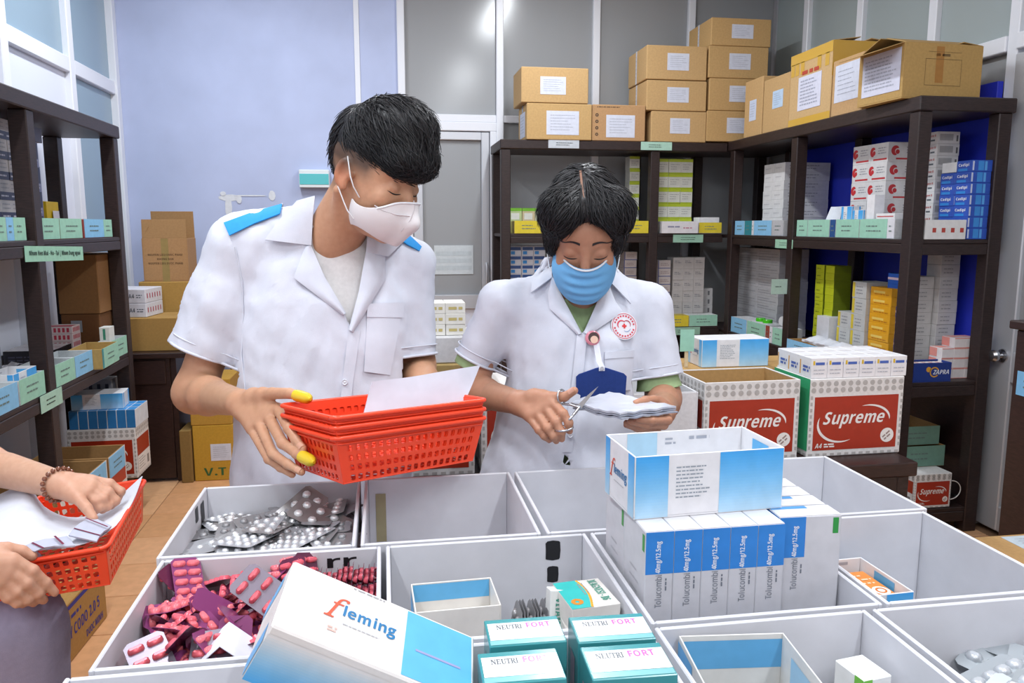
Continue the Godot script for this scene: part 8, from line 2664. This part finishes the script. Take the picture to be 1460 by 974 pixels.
func third_person() -> void:
	var skin := C("cfa086")
	var hip := P(-110, 900, 1.5)
	var base := Vector3(hip.x, 0, hip.z)
	var o := thing("person", "partly seen person at the left edge in lavender grey trousers, holding a red basket", "person", base)
	var body := M.new()
	var w1 := P(80, 690, 1.535); var e1 := P(-75, 648, 1.66)
	var f1 := CH([[[130, 685, 1.565], [156, 690, 1.575], [172, 701, 1.58], [168, 712, 1.585]], [[131, 692, 1.55], [154, 702, 1.555], [165, 714, 1.56], [158, 722, 1.565]], [[128, 698, 1.54], [147, 711, 1.54], [153, 722, 1.545], [146, 728, 1.55]], [[122, 703, 1.53], [136, 715, 1.53], [142, 724, 1.532], [136, 730, 1.538]]])
	hand(body, e1, w1, f1, PTS([[100, 700, 1.525], [112, 711, 1.51], [124, 725, 1.5], [133, 739, 1.492]]), skin, 1.0, 0.04)
	var w2 := P(-28, 806, 1.31); var e2 := P(-190, 760, 1.42)
	var f2 := CH([[[18, 798, 1.332], [46, 814, 1.345], [65, 831, 1.362], [78, 845, 1.375]], [[11, 812, 1.325], [38, 831, 1.338], [54, 846, 1.355], [62, 856, 1.37]], [[4, 824, 1.32], [24, 844, 1.33], [39, 855, 1.345], [48, 860, 1.36]], [[-6, 834, 1.315], [11, 852, 1.325], [24, 860, 1.335], [33, 862, 1.347]]])
	hand(body, e2, w2, f2, PTS([[-12, 792, 1.335], [10, 783, 1.352], [31, 786, 1.365], [46, 793, 1.372]]), skin, 1.02, 0.042)
	var s1 := P(-150, 400, 1.6); var s2 := P(-260, 420, 1.35)
	for q in [[s1, e1, w1], [s2, e2, w2]]:
		var ab := box_of(q, 0.08)
		var af := Fld.new(ab.position, ab.end, 0.0065)
		af.bone(q[0], q[1], 0.046, 0.041, 0.02)
		af.bone(q[1], q[1].lerp(q[2], 0.35), 0.041, 0.039, 0.03)
		af.bone(q[1].lerp(q[2], 0.35), q[2], 0.039, 0.027, 0.02)
		var ask := af.net()
		ask.relax(0.5)
		ask.into(body, skin)
	var neck := P(-215, 330, 1.48)
	var H := Transform3D(Basis(Vector3.UP, 1.1).scaled(Vector3.ONE * 1.05), neck + Vector3(0.03, 0.145, 0.0))
	var hf := head(body, H, neck, skin, 0.0)
	sub_part(o, base, "body", body, "skin")
	face_bits(o, base, H, hf, 0.0024)
	var cap := Fld.new(H.origin - Vector3.ONE * 0.2, H.origin + Vector3.ONE * 0.2, 0.007)
	cap.egg(H * Vector3(0, 0.05, -0.022), Vector3(0.09, 0.096, 0.112), H.basis.orthonormalized(), 0.02)
	cap.egg(H * Vector3(0, -0.05, -0.06), Vector3(0.085, 0.1, 0.06), H.basis.orthonormalized(), 0.03)
	cap.egg(H * Vector3(0, -0.02, 0.1), Vector3(0.062, 0.075, 0.062), H.basis.orthonormalized(), 0.012, true)
	var hs := cap.net()
	var hm := M.new()
	hs.into(hm, Color.WHITE)
	sub_part(o, base, "hair", hm, "hair")
	var tr := rows_of([[-120, 930, 1.5, 0.17, 0.13], [-130, 800, 1.5, 0.165, 0.125], [-160, 650, 1.5, 0.16, 0.12], [-190, 500, 1.49, 0.17, 0.12], [-205, 430, 1.48, 0.16, 0.1], [-215, 370, 1.48, 0.09, 0.07]])
	var sh := Fld.new(tr[0][0] - Vector3(0.35, 0.05, 0.32), tr[-1][0] + Vector3(0.4, 0.08, 0.32), 0.012)
	sh.loft(tr, (cam_r - cam_f * 0.8), 0.02)
	sh.bone(P(-215, 380, 1.48), s1, 0.065, 0.06, 0.03)
	sh.bone(P(-215, 380, 1.48), s2, 0.065, 0.06, 0.03)
	sh.bone(s1, s1.lerp(e1, 0.75), 0.06, 0.058, 0.03)
	sh.bone(s2, s2.lerp(e2, 0.75), 0.06, 0.058, 0.03)
	var ss := sh.net()
	ss.relax(0.5)
	wrinkle(ss, 0.006, 0.06, Vector3(0.4, 0.9, 0), 0.45, 51)
	cut_arm(ss, s1, s1.lerp(e1, 0.62), 0.1)
	cut_arm(ss, s2, s2.lerp(e2, 0.62), 0.1)
	ss.shell(0.0025)
	var sm := M.new()
	ss.into(sm, Color.WHITE)
	sub_part(o, base, "white_coat", sm, "coat_fabric")
	# wide lavender grey trousers
	var tm := M.new()
	var fl := Fld.new(Vector3(hip.x - 0.3, -0.02, hip.z - 0.3), Vector3(hip.x + 0.36, hip.y + 0.14, hip.z + 0.32), 0.014)
	var la := P(12, 905, 1.45)
	fl.bone(la, Vector3(la.x - 0.02, 0.08, la.z), 0.098, 0.082, 0.03)
	fl.bone(P(-150, 900, 1.62), Vector3(la.x - 0.2, 0.08, la.z - 0.1), 0.098, 0.082, 0.03)
	fl.egg(P(-60, 860, 1.52), Vector3(0.17, 0.13, 0.14), Basis.IDENTITY, 0.06)
	var ts := fl.net()
	ts.relax(0.5)
	wrinkle(ts, 0.010, 0.07, Vector3.UP, 0.25, 61)
	ts.into(tm, C("8f8aa0"))
	sub_part(o, base, "trousers", tm, "cloth", "loose lavender grey trousers")
	for f in [Vector3(la.x - 0.02, 0, la.z + 0.03), Vector3(la.x - 0.2, 0, la.z - 0.07)]:
		var sf := Fld.new(f - Vector3(0.09, 0.03, 0.14), f + Vector3(0.2, 0.14, 0.14), 0.009)
		sf.bone(f + Vector3(-0.03, 0.04, 0), f + Vector3(0.12, 0.032, 0), 0.042, 0.034, 0.02)
		var ks := sf.net()
		for i in ks.v.size(): ks.v[i].y = maxf(ks.v[i].y, 0.001)
		var km := M.new()
		ks.into(km, C("2a2a2e"))
		sub_part(o, base, "shoe", km, "plastic")
	# bead bracelet on the wrist
	var bm := M.new().col(C("7a4a35"))
	var ax := (w1 - e1).normalized()
	var a := ax.cross(Vector3.UP).normalized(); var b := ax.cross(a)
	var wc := w1.lerp(e1, -0.02)
	for i in 20:
		var dd := a * cos(TAU * i / 20) + b * sin(TAU * i / 20)
		bm.mv(wc + dd * 0.0325 + ax * 0.003 * sin(i * 0.6))
		bm.lathe([Vector2(0, 0.0048), Vector2(0.0034, 0.0034), Vector2(0.0048, 0), Vector2(0.0034, -0.0034), Vector2(0, -0.0048)], 8)
	sub_part(o, base, "bead_bracelet", bm, "gloss_print", "bracelet of brown round beads")

func people() -> void:
	man()
	woman()
	baskets()
	third_person()
